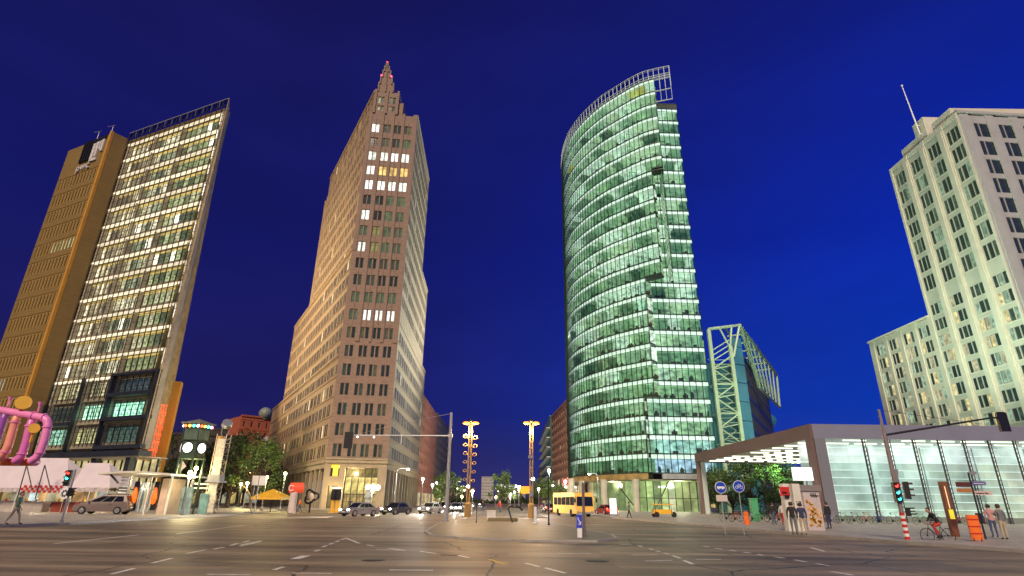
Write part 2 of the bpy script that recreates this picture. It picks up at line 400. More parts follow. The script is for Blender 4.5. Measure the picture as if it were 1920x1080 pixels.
# painted markings: one sheet above the road
mk = MB()
def dash(x0, y0, x1, y1, w=0.13):
    a, b_ = gp(x0, y0), gp(x1, y1); d = (b_-a); n = Vector((-d.y, d.x, 0)).normalized()*w/2; z = Vector((0, 0, 0.006))
    mk.poly([a-n+z, b_-n+z, b_+n+z, a+n+z])
for s in [(285, 1056, 322, 1047), (350, 1038, 386, 1031), (400, 1030, 420, 1026), (432, 1023, 446, 1019), (456, 1017, 468, 1014), (208, 1077, 252, 1066),
          (388, 1077, 470, 1078), (548, 1075, 622, 1075.5), (590, 1034, 600, 1031), (604, 1026, 613, 1023), (617, 1021, 624, 1018.5), (629, 1016.5, 636, 1014), (640, 1012, 648, 1009.5), (513, 1069, 532, 1063),
          (648, 1009, 674, 1019), (688, 1022, 701, 1024), (728, 1028, 759, 1032), (788, 1034, 818, 1038), (853, 1040, 880, 1046), (706, 1030, 760, 1032),
          (730, 1069, 812, 1069.5), (1046, 1037.5, 1108, 1038), (1163, 1021, 1184, 1021), (1182, 1041, 1232, 1040.5), (1210, 1052, 1260, 1051), (1305, 1049, 1352, 1049),
          (1197, 1023, 1204, 1025.5), (1217, 1029, 1225, 1031), (1230, 1033, 1239, 1035), (1244, 1037, 1255, 1039.5), (1261, 1042, 1276, 1047), (1282, 1051, 1299, 1058),
          (1319, 1024.5, 1330, 1026), (1341, 1028, 1355, 1030), (1368, 1031.5, 1380, 1033.5), (1394, 1035.5, 1407, 1037.5), (1420, 1039.5, 1432, 1041.5), (1452, 1044, 1470, 1047), (1490, 1050, 1512, 1054), (1530, 1057, 1555, 1061),
          (1520, 1027, 1546, 1034), (1056, 1019.5, 1086, 1019.5), (1560, 1072, 1600, 1079), (985, 1056, 1012, 1063), (1022, 1065, 1060, 1075), (100, 1020, 260, 1003), (330, 1001, 460, 985)]:
    dash(*s)
dash(552, 1048.5, 574, 1042, 0.3)
for y in (1022.6, 1024.4): dash(450, y, 490, y-9, 0.10)
mk.build('road_markings', mat('road_paint', (0.72, 0.70, 0.64), 0.55, noise=0.35, scale=6), kind='structure')
mk = MB()
dash(918, 1049, 946, 1058, 0.12)
mk.build('utility_marking', mat('yellow_road_paint', (0.75, 0.45, 0.02), 0.6, noise=0.2, scale=6), kind='structure')
# manholes
for (x, y) in [(845, 1040), (1120, 1052), (700, 1050)]:
    p = gp(x, y); m_ = MB(); m_.lathe((p.x, p.y, 0.0), [(0.0, 0.012), (0.30, 0.012), (0.30, 0.008), (0.36, 0.008), (0.36, 0.0)], 20)
    for k in range(5): m_.box((p.x-0.2+k*0.1, p.y, 0.012), (0.03, 0.34, 0.004))
    tag(m_.build('manhole_cover', M_dark), {845: 'round iron manhole cover in the road left of the traffic island tip', 1120: 'round iron manhole cover in the road below the right end of the traffic island', 700: 'round iron manhole cover in the road nearest the camera on the left'}[x], 'manhole cover')

# ------------------------------------------------------------------ terracotta and glass office tower (left)
M_terra = mat('terracotta_panels', (0.225, 0.145, 0.04), 0.6, noise=0.12, scale=0.6, bump=0.2, stretch=(1, 1, 6))
M_terra_edge = mat('terracotta_edge', (0.55, 0.27, 0.035), 0.5, noise=0.1, scale=0.5)
def office_tower():
    root = thing('office_tower', 'tall office tower of ochre terracotta slab and lit layered glass front with sharp prow', 'office tower', (-70, 95, 0))
    C0, C1, G0, G1 = V2(-89.2, 94.5), V2(-75.8, 88.2), V2(-74.45, 90.2), V2(-51.29, 80.14)
    n = outn(C0, C1); L = (C1-C0).length
    # terracotta slab: front facade with rows of slots, side face, roof
    mb = MB(); items = []
    cols = [(1.1+i*1.02, 1.1+i*1.02+0.42) for i in range(12)]
    rows = [(7.1+k*3.55, 7.1+k*3.55+2.0) for k in range(15)]
    def lit(r, c):
        if r == 10 and 5 <= c <= 11: return (0.80, 1.0, 0.62) if random.random() < .8 else (0.5, .75, .5)
        if r == 3 and c <= 4: return (0.6, 0.9, 1.0)
        return random.choice([(0.02, 0.02, 0.008)]*3+[(0.07, 0.065, 0.03), (0.012, 0.012, 0.01)])
    facade(mb, items, C0, C1, 0, 66.2, cols, rows, 0.12, lit)
    D0 = C0+V2(2, 24); D1 = G0+V2(-3, 20)
    for a, b in ((C1, G0), (G0, D1), (D1, D0), (D0, C0)):
        mb.poly([(a.x, a.y, 0), (b.x, b.y, 0), (b.x, b.y, 66.2), (a.x, a.y, 66.2)])
    mb.poly([(p.x, p.y, 66.2) for p in (C0, C1, G0, D1, D0)])
    for k in range(16):   # shadow joint at every storey
        mb.seg(C0, C1, n, 0.2, L-0.7, 0.0, 0.07, 5.9+k*3.55, 5.9+k*3.55+0.10)
    mb.build('terracotta_wall', M_terra, root)
    emit_windows(root, items, [M_pane, M_frame], frame=False)
    fb = MB()
    for c in cols:
        for r in rows: fb.seg(C0, C1, n, c[1]+0.12, c[1]+0.22, 0.0, 0.06, r[0]-0.1, r[1]+0.1)
    fb.build('ceramic_fin', mat('ceramic_fin', (0.62, 0.40, 0.12), 0.5), root, kind='stuff')
    e = MB(); e.seg(C0, C1, n, L-0.55, L+0.03, 0.0, 0.45, 0, 66.3); e.build('edge_fin', M_terra_edge, root)
    # roof sign: black louvre field with pale lettering, as on the tower
    s = MB(); s.seg(C0, C1, n, 5.9, 9.3, 0.02, 0.25, 61.6, 66.1, 0)
    for k in range(4): s.seg(C0, C1, n, 6.3+k*0.8, 6.6+k*0.8, 0.25, 0.4, 61.6, 66.1, 0)
    s.seg(C0, C1, n, 9.3, 12.9, 0.02, 0.25, 65.3, 66.1, 0)
    sg = s.build('roof_louvre', mat('black_louvre', (0.008, 0.008, 0.01), 0.5), root)
    l = MB()
    for (u0, u1, z0, z1) in ((9.5, 10.3, 60.9, 65.0), (10.5, 11.3, 61.8, 65.1), (11.5, 12.0, 63.2, 65.1), (12.15, 12.8, 62.6, 65.2), (9.9, 11.6, 60.9, 61.5)):
        l.seg(C0, C1, n, u0, u1, 0.05, 0.3, z0, z1)
    l.build('sign_blocks', mat('sign_grey', (0.62, 0.60, 0.60), 0.5, noise=0.3, scale=2), root)
    try:
        fc = bpy.data.curves.new('t', 'FONT'); fc.body = 'pwc'; fc.size = 2.3; fc.extrude = 0.12; fc.space_character = 1.15
        to = bpy.data.objects.new('t', fc); COL.objects.link(to)
        me = bpy.data.meshes.new_from_object(to.evaluated_get(bpy.context.evaluated_depsgraph_get())); bpy.data.objects.remove(to)
        t = (C1-C0).normalized(); o = bpy.data.objects.new('sign_lettering', me); COL.objects.link(o)
        me.materials.clear(); me.materials.append(MATS['sign_grey'])
        mw = Matrix(((t.x, 0, n.x, 0), (t.y, 0, n.y, 0), (0, 1, 0, 0), (0, 0, 0, 1)))
        o.matrix_world = Matrix.Translation((C0.x+t.x*6.0+n.x*0.2, C0.y+t.y*6.0+n.y*0.2, 59.6)) @ mw
        o.parent = root; o.matrix_parent_inverse = Matrix.Translation(root.location).inverted()
    except Exception as ex: print('text', ex)
    for dx in (8.2, 12.6):
        a = MB(); t = (C1-C0).normalized(); p = C0+t*dx-n*0.5
        a.tube((p.x, p.y, 66), (p.x, p.y, 68.6), 0.07, 0.04); a.tube((p.x-1.0, p.y, 68.5), (p.x+0.5, p.y-0.2, 68.7), 0.06); a.build('antenna', M_steel, root)
    # ---- glass front
    n = outn(G0, G1); L = (G1-G0).length; t = (G1-G0).normalized()
    zs = [8.3+k*3.55 for k in range(17)]    # floor levels, 16 storeys
    bays = [(0.15, 7.9), (7.9, 15.2), (15.2, L)]
    items = []
    for fi in range(16):
        z = zs[fi]
        for bi, (a, b) in enumerate(bays):
            np_ = [6, 5, 7][bi]; w = (b-a-0.7)/np_
            for k in range(np_):
                u = a+0.35+k*w; top = 3.15 if fi > 2 else 3.0
                r = random.random()
                if fi <= 2:
                    tab = {(0, 0): (.25, .5, .35), (0, 1): (.35, .34, .15), (0, 2): (.03, .06, .045), (1, 0): (.01, .015, .015), (1, 1): (.42, .85, .55), (1, 2): (.40, .95, .62), (2, 0): (.42, .38, .2), (2, 1): (.35, .3, .17), (2, 2): (.03, .045, .05)}[(fi, bi)]
                    lt = vary(tab, .6, 1.15)
                else:
                    if bi == 0: lt = random.choice([(.62, .55, .36), (.45, .39, .24), (.18, .16, .10), (.06, .05, .035), (.75, .68, .45), (.30, .27, .17)])
                    elif bi == 1: lt = random.choice([(.36, .34, .20), (.07, .08, .045), (.5, .46, .3), (.18, .20, .12), (.08, .09, .05)])
                    else: lt = random.choice([(.17, .20, .09), (.13, .15, .07), (.26, .29, .14), (.05, .07, .035), (.32, .31, .18)])
                    if random.random() < .05: lt = (1.0, .97, .75)
                P = lambda uu, zz, d=1.15: (G0.x+t.x*uu-n.x*d, G0.y+t.y*uu-n.y*d, zz)
                items.append(dict(q=[P(u, z+0.75), P(u+w, z+0.75), P(u+w, z+top), P(u, z+top)], n=n, lit=lt, mx=1, mz=(0.5,) if fi <= 2 else ()))
    emit_windows(root, items, [glass_lit('office_glass', (0.03, 0.035, 0.03), 0.15, 1.6, 2.2, 0.15, 1.8), M_dark])
    w_ = MB()                                         # inner wall behind the glazing, storey slabs
    w_.seg(G0, G1, n, 0, L, -1.6, -1.3, 8, 66)
    for k, z in enumerate(zs[:16]):
        w_.seg(G0, G1, n, 0.1, L-0.05, -1.3, -0.75, z, z+0.7)
    w_.build('inner_wall', mat('inner_wall', (0.30, 0.27, 0.19), 0.6, noise=0.25, scale=0.8), root)
    bl = MB()
    for z in zs[3:16]: bl.seg(G0, G1, n, 0.3, L-0.6, -1.1, -1.0, z+2.72, z+3.12, 0, (0.62, 0.44, 0.12))
    bl.build('blind', glass_lit('lit_blind', (0.3, 0.25, 0.1), 0.5, 1.0, 1.2, 0.5, 1.4), root, kind='stuff')
    # slab-edge bands, lamplight on them given as own glow, kinked down at the prow
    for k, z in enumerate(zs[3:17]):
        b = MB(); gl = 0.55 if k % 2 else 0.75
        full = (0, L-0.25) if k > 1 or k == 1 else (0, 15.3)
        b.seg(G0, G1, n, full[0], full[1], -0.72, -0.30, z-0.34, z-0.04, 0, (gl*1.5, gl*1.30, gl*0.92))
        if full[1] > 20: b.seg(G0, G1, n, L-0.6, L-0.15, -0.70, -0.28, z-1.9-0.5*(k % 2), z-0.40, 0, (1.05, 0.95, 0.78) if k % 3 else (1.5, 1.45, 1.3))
        b.build('glowing_slab_edge', glass_lit('glowing_slab_edge', (0.6, 0.58, 0.5), 0.4, 1.0, 2.5, 0.6, 1.3), root)
    # flanking dark reveals between the bays
    d = MB()
    for u in (0.1, 7.75, 15.05, L-0.25):
        d.seg(G0, G1, n, u, u+0.28, -1.3, -0.32, 8, 66)
    for bi, (a, b) in enumerate(bays[:1]):
        for k in range(6): d.seg(G0, G1, n, a+0.4+k*1.25, a+0.52+k*1.25, -1.1, -0.9, 18.9, 65.4)
    d.build('pier', mat('pale_pier', (0.42, 0.38, 0.29), 0.5, noise=0.2, scale=0.7), root, kind='stuff')
    # outer glass screen: steel grid
    gr = MB(); N = 19
    for k in range(N+1):
        u = 0.05+k*(L-0.1)/N
        gr.seg(G0, G1, n, u-0.035, u+0.035, -0.05, 0.08, 19.0 if k > 11 else 15.3, 67.5)
    for z in [zs[0]+k*1.183 for k in range(9, 50)]:
        gr.seg(G0, G1, n, 0, L+0.8, -0.03, 0.05, z-0.025, z+0.025)
    gr.build('screen_grid', mat('screen_steel', (0.10, 0.09, 0.07), 0.4, 0.5), root)
    par = MB(); par.seg(G0, G1, n, 0, L+1.1, -0.02, 0.02, 66.05, 67.4)
    par.build('parapet_glass', clear_glass('parapet_clear', (0.55, 0.62, 0.7)), root)
    par = MB(); par.seg(G0, G1, n, 0, L+1.15, -0.05, 0.06, 67.4, 67.55)
    for k in range(13): par.seg(G0, G1, n, k*2.02, k*2.02+0.06, -0.05, 0.05, 66.05, 67.4)
    par.build('parapet_rail', M_steel, root)
    # dark steel boxes at the foot of the facade
    dk = MB(); S = mat('blue_black_steel', (0.035, 0.042, 0.055), 0.4, 0.4, noise=0.2, scale=0.6)
    for (a, b, z) in ((15.2, L+0.1, 15.6), (15.2, L+0.3, 12.05), (0, 7.9, 11.7), (15.2, L+0.4, 8.0)):
        dk.seg(G0, G1, n, a, b, -0.4, 0.35, z, z+0.55); dk.seg(G0, G1, n, a, a+0.35, -0.4, 0.3, z, z+3.5)
    dk.seg(G0, G1, n, L-0.3, L+0.1, -0.4, 0.3, 8.0, 19.0); dk.seg(G0, G1, n, 15.2, L+0.2, -0.4, 0.35, 18.75, 19.1)
    for u in (7.85, 15.0): dk.seg(G0, G1, n, u, u+0.3, -0.3, 0.2, 7.4, 19)
    dk.seg(G0, G1, n, -3, L+0.5, -1.4, 0.4, 7.0, 7.75)
    dk.build('steel_frame', S, root)
    gr = MB()
    for u0, u1 in ((0.1, 7.8), (8.1, 15.0), (15.5, L)):
        for z in (8.3, 11.85, 15.4):
            for k in range(8): gr.seg(G0, G1, n, u0+k*(u1-u0)/7-0.025, u0+k*(u1-u0)/7+0.025, -0.2, -0.1, z+0.2, z+3.2)
            for zz in (z+1.0, z+2.3): gr.seg(G0, G1, n, u0, u1, -0.2, -0.08, zz, zz+0.05)
    gr.build('window_bars', S, root)
    # recessed foot: columns and lit lobby
    lb = MB(); lb.seg(G0, G1, n, 1, L-1.5, -4.6, -4.4, 0, 7.0, 0, (0.62, 0.50, 0.24)); 
    lb.build('lobby_glass', glass_lit('lobby_glass', (0.05, 0.05, 0.04), 0.2, 1.0, 0.5, 0.2, 1.6), root)
    lb = MB()
    for k in range(15): lb.seg(G0, G1, n, 1+k*1.6, 1.15+k*1.6, -4.4, -4.2, 0, 7)
    for z in (2.6, 4.9): lb.seg(G0, G1, n, 1, L-1.5, -4.4, -4.25, z, z+0.15)
    lb.build('lobby_mullion', M_dark, root)
    for u in (0.6, 8.0, 15.2, 22.8):
        c = MB(); p = G0+t*u-n*0.7; c.box((p.x, p.y, 0), (0.9, 0.9, 7.0), math.atan2(t.y, t.x)); c.build('column', S, root)
    sf = MB(); sf.seg(G0, G1, n, -2, L, -4.4, 0.2, 7.0-0.15, 7.0-0.004); sf.build('soffit', mat('soffit', (0.55, 0.52, 0.42), 0.5), root)
    # end wall behind the prow: tall slatted return that leans back as it falls
    T = V2(-50.26, 79.69); back_top, back_bot = V2(-51.35, 82.0), V2(-53.6, 88.9)
    ew = MB(); NF = 13
    for k in range(NF+1):
        f = k/NF
        pt = T.lerp(back_top, f); pb = (G1+t*0.2).lerp(back_bot, f)
        ew.tube((pb.x, pb.y, 6.5), (pt.x, pt.y, 67.5), 0.09, 0.05, 5)
    for k in range(34):
        z = 8+k*1.775; f = z/67.5; a = (G1+t*0.2).lerp(T, f); b = back_bot.lerp(back_top, f)
        ew.tube((a.x, a.y, z), (b.x, b.y, z), 0.045, n=5)
    ew.build('end_screen', mat('end_screen_steel', (0.50, 0.38, 0.20), 0.45, 0.3, noise=0.3, scale=0.8), root)
    ip = MB(); a0, a1, b0, b1 = G1-V2(.4, -.1), T-V2(.5, -.3), back_bot-V2(.5, 0), back_top-V2(.4, 0)
    for k in range(16):
        z0, z1 = 8.3+k*3.55, 8.3+(k+1)*3.55-0.5
        if z1 > 66: break
        f0, f1 = z0/67.5, z1/67.5
        for j in range(4):
            A0, B0 = a0.lerp(a1, f0), b0.lerp(b1, f0); A1, B1 = a0.lerp(a1, f1), b0.lerp(b1, f1)
            q = [A0.lerp(B0, j/4), A0.lerp(B0, (j+.9)/4), A1.lerp(B1, (j+.9)/4), A1.lerp(B1, j/4)]
            ip.poly([(q[0].x, q[0].y, z0), (q[1].x, q[1].y, z0), (q[2].x, q[2].y, z1), (q[3].x, q[3].y, z1)], 0, random.choice([(.20, .16, .08), (.35, .28, .15), (.08, .07, .04)]))
    ip.build('end_glazing', MATS['office_glass'], root)
    sd = MB(); sd.poly([(back_bot.x-.6, back_bot.y, 7), (G1.x-1.2, G1.y+.5, 7), (T.x-1.2, T.y+.6, 66), (back_top.x-.6, back_top.y, 66)])
    sd.poly([(back_bot.x-.6, back_bot.y, 7), (-73, 111, 7), (-73, 111, 66), (back_top.x-.6, back_top.y, 66)])
    sd.poly([(G0.x, G0.y, 65.6), (T.x-1.2, T.y+.6, 65.6), (back_top.x-.6, back_top.y, 65.6), (-73, 111, 65.6)])
    sd.build('wall', M_terra, root)
    # orange blade wall and the red neon net
    o = MB(); o.par((-52.9, 86.9, 0), (0.95, 0.4, 0), (-0.5, 1.5, 0), (0, 0, 18.7)); o.build('blade_wall', M_terra_edge, root)
    nn = MB()
    for k in range(4):
        nn.tube((-51.6-k*0.24, 82.6+k*1.0, 6.9), (-51.5-k*0.24, 82.4+k*1.0, 14.6), 0.04, n=5)
    for k in range(14):
        z = 7.3+k*0.54; nn.tube((-51.5, 82.4, z), (-52.5, 86.2, z+(0.5 if k % 2 else -0.4)), 0.045, n=5)
        pass
    nn.build('neon_net', glow('red_neon', (1.0, 0.10, 0.03), 1.8), root)
office_tower()

# ------------------------------------------------------------------ brick tower (centre left)
M_brick = mat('red_brown_brick', (0.245, 0.165, 0.125), 0.75, noise=0.16, scale=1.1, bump=0.5, stretch=(1, 1, 3))
M_brick2 = mat('brick_lit_pale', (0.33, 0.275, 0.20), 0.75, noise=0.16, scale=1.1, bump=0.4, stretch=(1, 1, 3))  # paler copy of the same brick, floodlit look put into its colour
M_stone = mat('beige_stone', (0.36, 0.29, 0.19), 0.65, noise=0.12, scale=0.8)
def brick_tower():
    root = thing('brick_tower', 'slender red brown brick skyscraper with stepped spire and rows of paired windows', 'skyscraper', (-28, 118, 0))
    A, B = V2(-33.7, 106.5), V2(-22.75, 107.9); l = V2(-.4966, .868).normalized(); r = V2(-.04, 1).normalized()
    LF = (B-A).length; t = (B-A).normalized(); n = outn(A, B)
    white, gold, green = (1.5, 1.55, 1.4), (1.15, .75, .22), (.10, .15, .06)
    dim = [(.012, .014, .01)]*5+[(.05, .055, .03), (.09, .08, .03), (.03, .05, .03)]
    rowz = [9.05+3.775*k for k in range(20)]
    rows = [(z, z+2.3) for z in rowz]
    # front: the four bays
    bays = [(.95, 2.55), (3.62, 5.2), (5.98, 7.5), (8.32, 9.92)]
    cols = []
    for a, b in bays: cols += [(a, a+(b-a)/2-.1), (a+(b-a)/2+.1, b)]
    ro = {17: 'wwww', 19: 'w...', 16: 'wggg', 15: 'wwww', 13: 'w...', 12: '.oee', 11: 'woee', 8: 'eeee', 7: 'e...', 6: '.www', 14: '..ee', 18: '..ee'}
    # visible row k: bottom z=9.05+3.775k
    ro = {19: 'w...', 18: '...e', 17: 'wwww', 16: 'wggg', 15: 'wwww', 14: '..ee', 13: 'w.ee', 12: 'eoee', 11: 'woee', 8: 'eeee', 7: 'e...', 6: '....'}
    ro[7] = 'ewww'
    cm = {'w': white, 'g': gold, 'e': (.09, .13, .06), 'o': (.32, .30, .08)}
    def litf(k0):
        def f(ri, ci):
            s = ro.get(ri+k0); c = s[ci//2] if s else '.'
            v = cm.get(c) or random.choice(dim)
            return vary(v, .8, 1.15)
        return f
    mb = MB(); items = []
    facade(mb, items, A, B, 8.7, 50.3, cols, rows[:11], 0.24, litf(0))
    tiny = t*0.65; A2 = A+tiny+(-n)*0.02; 
    facade(mb, items, A, B, 50.3, 86.0, cols, rows[11:20], 0.24, litf(11))
    # vertical lisenes and sills
    for k, (u0, u1) in enumerate(((0, .75), (2.75, 3.5), (5.35, 5.85), (7.62, 8.2), (10.1, LF))):
        if k == 0: mb.seg(A, B, n, u0, u1, .003, .12, 50.7, 86.3)
        else: mb.seg(A, B, n, u0, u1, .003, .22, 31.0, 86.3)
    for u in (1.0, 3.75, 6.1, 8.45):
        for z in rowz[6:20]: mb.seg(A, B, n, u+.55, u+.75, .0, .12, z+2.3, z+3.7)
    # leftmost bay lies a little back from the other three in the lower part
    for k in range(8): pass
    mb.seg(A, B, n, 3.0, LF, .003, .10, 8.9, 9.0)
    mb.build('front_wall', M_brick, root)
    # block 1 on top of the front (left 6.4 m) and the spire
    A3 = A+t*0.7; B3 = A+t*6.4
    w = MB(); it3 = []
    facade(w, it3, A3, B3, 86.0, 92.3, [(.9, 1.5), (1.7, 2.3), (3.6, 4.15), (4.35, 4.9)], [(86.9, 88.3), (89.0, 90.9)], .3, lambda a, b: (.06, .07, .04) if b % 2 else (.18, .18, .12))
    for u in (0, 2.7, 5.2): w.seg(A3, B3, n, u, u+.5, 0.003, .3, 86, 92.7)
    items += it3
    # right flank of block 1 steps back
    for (o0, dep, zt) in ((6.4, 30, 92.3), (7.5, 26, 89.6)):
        P = A+t*o0
        w.prism([(P.x-.02*0, P.y+.05), (P.x-.04*dep, P.y+dep), (P.x-6, P.y+dep), (P.x-5, P.y+.9)], 86, zt)
    # spire: narrow stepped ridge that runs back from the front
    for (ua, ub, zb, zt, dep) in ((1.2, 4.9, 92.3, 94.6, 12), (1.5, 4.4, 94.6, 96.6, 9), (1.8, 3.9, 96.6, 98.3, 6.5), (2.1, 3.45, 98.3, 99.6, 4), (2.4, 3.05, 99.6, 100.8, 1.6)):
        a, b = A+t*ua-n*.02, A+t*ub-n*.02; c, d = b-n*dep, a-n*dep
        w.prism([(a.x, a.y), (b.x, b.y), (c.x, c.y), (d.x, d.y)], zb, zt)
        for u in (ua, (ua+ub)/2-.15, ub-.3): w.seg(A, B, n, u, u+.3, -.01, .25, zb, zt+.35)
    w.build('spire', M_brick, root)
    for k, (u, z) in enumerate(((2.7, 100.85), (1.7, 96.7), (4.0, 96.7))):
        b = MB(); p = A+t*u+n*.2*(k > 0); b.sphere((p.x, p.y, z+.25), .28 if k == 0 else .18, 8, 6); b.build('beacon', glow('beacon_red', (1, .03, .08), 14), root)
    # left side: three blocks stepping down away from the front
    lw = MB(); PL = [A, A+l*45, A+l*66, A+l*86]
    def side(A_, B_, z0, z1, pitch, rr, w=.8, gap=.3, mbx=lw, lf=None, lis=.2, top=None):
        L = (B_-A_).length; cs = cols_pairs(L, pitch, w, gap)
        facade(mbx, items, A_, B_, z0, z1, cs, rr, .035, lf)
        nn = outn(A_, B_)
        if lis:
            k = int(L/pitch); off = (L-k*pitch)/2
            for i in range(k+1): mbx.seg(A_, B_, nn, max(0, off+i*pitch-.22), min(L, off+i*pitch+.22), .003, lis, z0, z1+.25)
        return nn
    def lfl(ri, ci):
        x = random.random()
        return (1.3, 1.05, .6) if x < .03 else ((.35, .26, .10) if x < .12 else random.choice(dim))
    nn = outn(A, A+l*66)
    side(A, PL[2], 24.5, 50.7, 3.0, rows[4:11], .92, .28, lf=lfl, lis=.04)
    side(A, PL[3], 8.7, 24.5, 3.6, rows[:4], 1.0, .35, lf=lfl, lis=0)
    side(PL[2], PL[3], 24.5, 28.0, 3.6, [], lis=0)
    Ai = A-nn*.65; 
    side(Ai, Ai+l*45, 50.7, 92.1, 2.6, [(51.4+3.775*k, 51.4+3.775*k+2.5) for k in range(11)], .68, .24, lf=lfl, lis=.06)
    side(Ai+l*45, Ai+l*48, 50.7, 86, 2.9, [(51.4+3.775*k, 51.4+3.775*k+2.3) for k in range(9)], .7, .3, lf=lfl)
    for z in [9.05+3.775*k-.35 for k in range(0, 12)]:
        lw.seg(A, PL[2] if z > 24 else PL[3], nn, 0, 66 if z > 24 else 86, .0, .14, z, z+.18)
    # caps
    for (u1, zt, ins) in ((66, 50.7, 0), (86, 28.0, 0)):
        a, b = A, A+l*u1; lw.poly([(a.x, a.y, zt), (b.x, b.y, zt), (b.x+9, b.y+3, zt), (a.x+9, a.y+3, zt)])
        lw.seg(a, b, nn, 0, u1, -.3, .2, zt, zt+.45)
    lw.seg(Ai, Ai+l*45, nn, 0, 45, -.3, .25, 92.1, 92.7)
    lw.build('side_wall', mat('brick_lit_gold', (0.33, 0.225, 0.13), 0.7, noise=0.15, scale=1.0, bump=0.4, stretch=(1, 1, 3)), root)  # gold copy of the brick, warm floodlight mixed into its colour
    # right side
    rw = MB()
    nr = outn(B, B+r*50)
    Bi = B+r*0
    def rf(ri, ci):
        x = random.random()
        return (1.0, .95, .7) if x < .03 else ((.25, .24, .12) if x < .14 else random.choice(dim))
    C3, C2, C1 = B+r*28.2, B+r*42.7, B+r*50.3
    side(B, C3, 57.8, 86.0, 2.35, [(z, z+2.4) for z in rowz[13:20]], .68, .24, rw, rf, .05)
    side(B, C2, 35.8, 57.8, 2.35, [(z, z+2.3) for z in rowz[8:13]], .68, .24, rw, rf, .04)
    side(B, C1, 8.7, 35.8, 3.0, [(z, z+2.15) for z in rowz[:7]], .95, .25, rw, rf, 0)
    for z in [9.05+3.775*k-.35 for k in range(0, 8)]: rw.seg(B, C1, nr, 0, 50.3, .0, .14, z, z+.18)
    for (u0, u1, zt) in ((0, 28.2, 86), (28.2, 42.7, 57.8), (42.7, 50.3, 35.8)):
        rw.seg(B, C1, nr, u0, u1, -.4, .18, zt, zt+.5)
        a, b = B+r*u0, B+r*u1; rw.poly([(a.x, a.y, zt), (b.x, b.y, zt), (b.x-12, b.y, zt), (a.x-12, a.y, zt)])
    for (P, z0, z1) in ((C3, 57.8, 86), (C2, 35.8, 57.8), (C1, 0, 35.8)): rw.poly([(P.x, P.y, z0), (P.x-14, P.y, z0), (P.x-14, P.y, z1), (P.x, P.y, z1)])
    rw.build('side_wall', M_brick2, root)
    # back and roof
    bk = MB(); P0, P1 = Ai+l*48, C3
    bk.poly([(Ai.x, Ai.y, 92.1), (Ai.x+l.x*45, Ai.y+l.y*45, 92.1), (C3.x-10, C3.y+10, 92.1), (B.x-5, B.y+1.5, 92.1)])
    bk.poly([(P0.x, P0.y, 28), (C3.x-12, C3.y+1, 28), (C3.x-12, C3.y+1, 86), (P0.x, P0.y, 86)])
    e3 = A+l*86; e2 = A+l*66
    bk.poly([(e3.x, e3.y, 0), (e3.x+14, e3.y+6, 0), (e3.x+14, e3.y+6, 28), (e3.x, e3.y, 28)])
    bk.poly([(e2.x, e2.y, 28), (e2.x+14, e2.y+6, 28), (e2.x+14, e2.y+6, 50.7), (e2.x, e2.y, 50.7)])
    e = Ai+l*45; e1 = Ai+l*48
    bk.poly([(e1.x, e1.y, 50), (e1.x+14, e1.y+6, 50), (e1.x+14, e1.y+6, 86), (e1.x, e1.y, 86)]); bk.poly([(e.x, e.y, 86), (e.x+14, e.y+6, 86), (e.x+14, e.y+6, 92.1), (e.x, e.y, 92.1)])
    bk.build('wall', M_brick2, root)
    emit_windows(root, items, [M_pane, mat('window_frame_bronze', (.16, .13, .09), .5)])
    # stone base: arcade on the front, shop fronts on both sides
    st = MB(); it = []
    warm = (.85, .62, .20)
    facade(st, it, A, B, 0, 8.7, [(1.0, 2.5)], [(5.6, 7.6)], .4, lambda a, b: (.02, .02, .01))
    # cut: large opening made of separate piers instead of one wall
    st = MB(); it = []
    for (u0, u1, z0, z1) in ((0, 1.0, 0, 8.7), (1.0, 2.6, 7.65, 8.7), (1.0, 2.6, 4.0, 5.6), (2.6, 3.6, 0, 8.7), (3.6, 9.5, 7.1, 8.7), (9.5, LF, 0, 8.7)):
        st.seg(A, B, n, u0, u1, -.9, 0, z0, z1)
    st.seg(A, B, n, -.15, LF+.15, .004, .3, 7.95, 8.35); st.seg(A, B, n, -.1, LF+.1, .004, .18, 8.55, 8.85)
    P = lambda u, z, d: (A.x+t.x*u-n.x*d, A.y+t.y*u-n.y*d, z)
    it.append(dict(q=[P(1.0, 5.6, .5), P(2.6, 5.6, .5), P(2.6, 7.65, .5), P(1.0, 7.65, .5)], n=n, lit=(.03, .025, .01)))
    it.append(dict(q=[P(1.0, 0, .5), P(2.6, 0, .5), P(2.6, 4.0, .5), P(1.0, 4.0, .5)], n=n, lit=(.18, .12, .04), mx=2))
    for k in range(5):
        it.append(dict(q=[P(3.6+k*1.18, 2.6, 1.6), P(4.78+k*1.18, 2.6, 1.6), P(4.78+k*1.18, 5.6, 1.6), P(3.6+k*1.18, 5.6, 1.6)], n=n, lit=vary((.95, .74, .22), .75, 1.1)))
        it.append(dict(q=[P(3.6+k*1.18, 5.6, 1.6), P(4.78+k*1.18, 5.6, 1.6), P(4.78+k*1.18, 7.1, 1.6), P(3.6+k*1.18, 7.1, 1.6)], n=n, lit=vary((.9, .7, .2), .2, .6), mx=2))
        it.append(dict(q=[P(3.6+k*1.18, 0, 1.6), P(4.78+k*1.18, 0, 1.6), P(4.78+k*1.18, 2.6, 1.6), P(3.6+k*1.18, 2.6, 1.6)], n=n, lit=vary((.7, .5, .16), .3, .7), mx=2, mz=(.5,)))
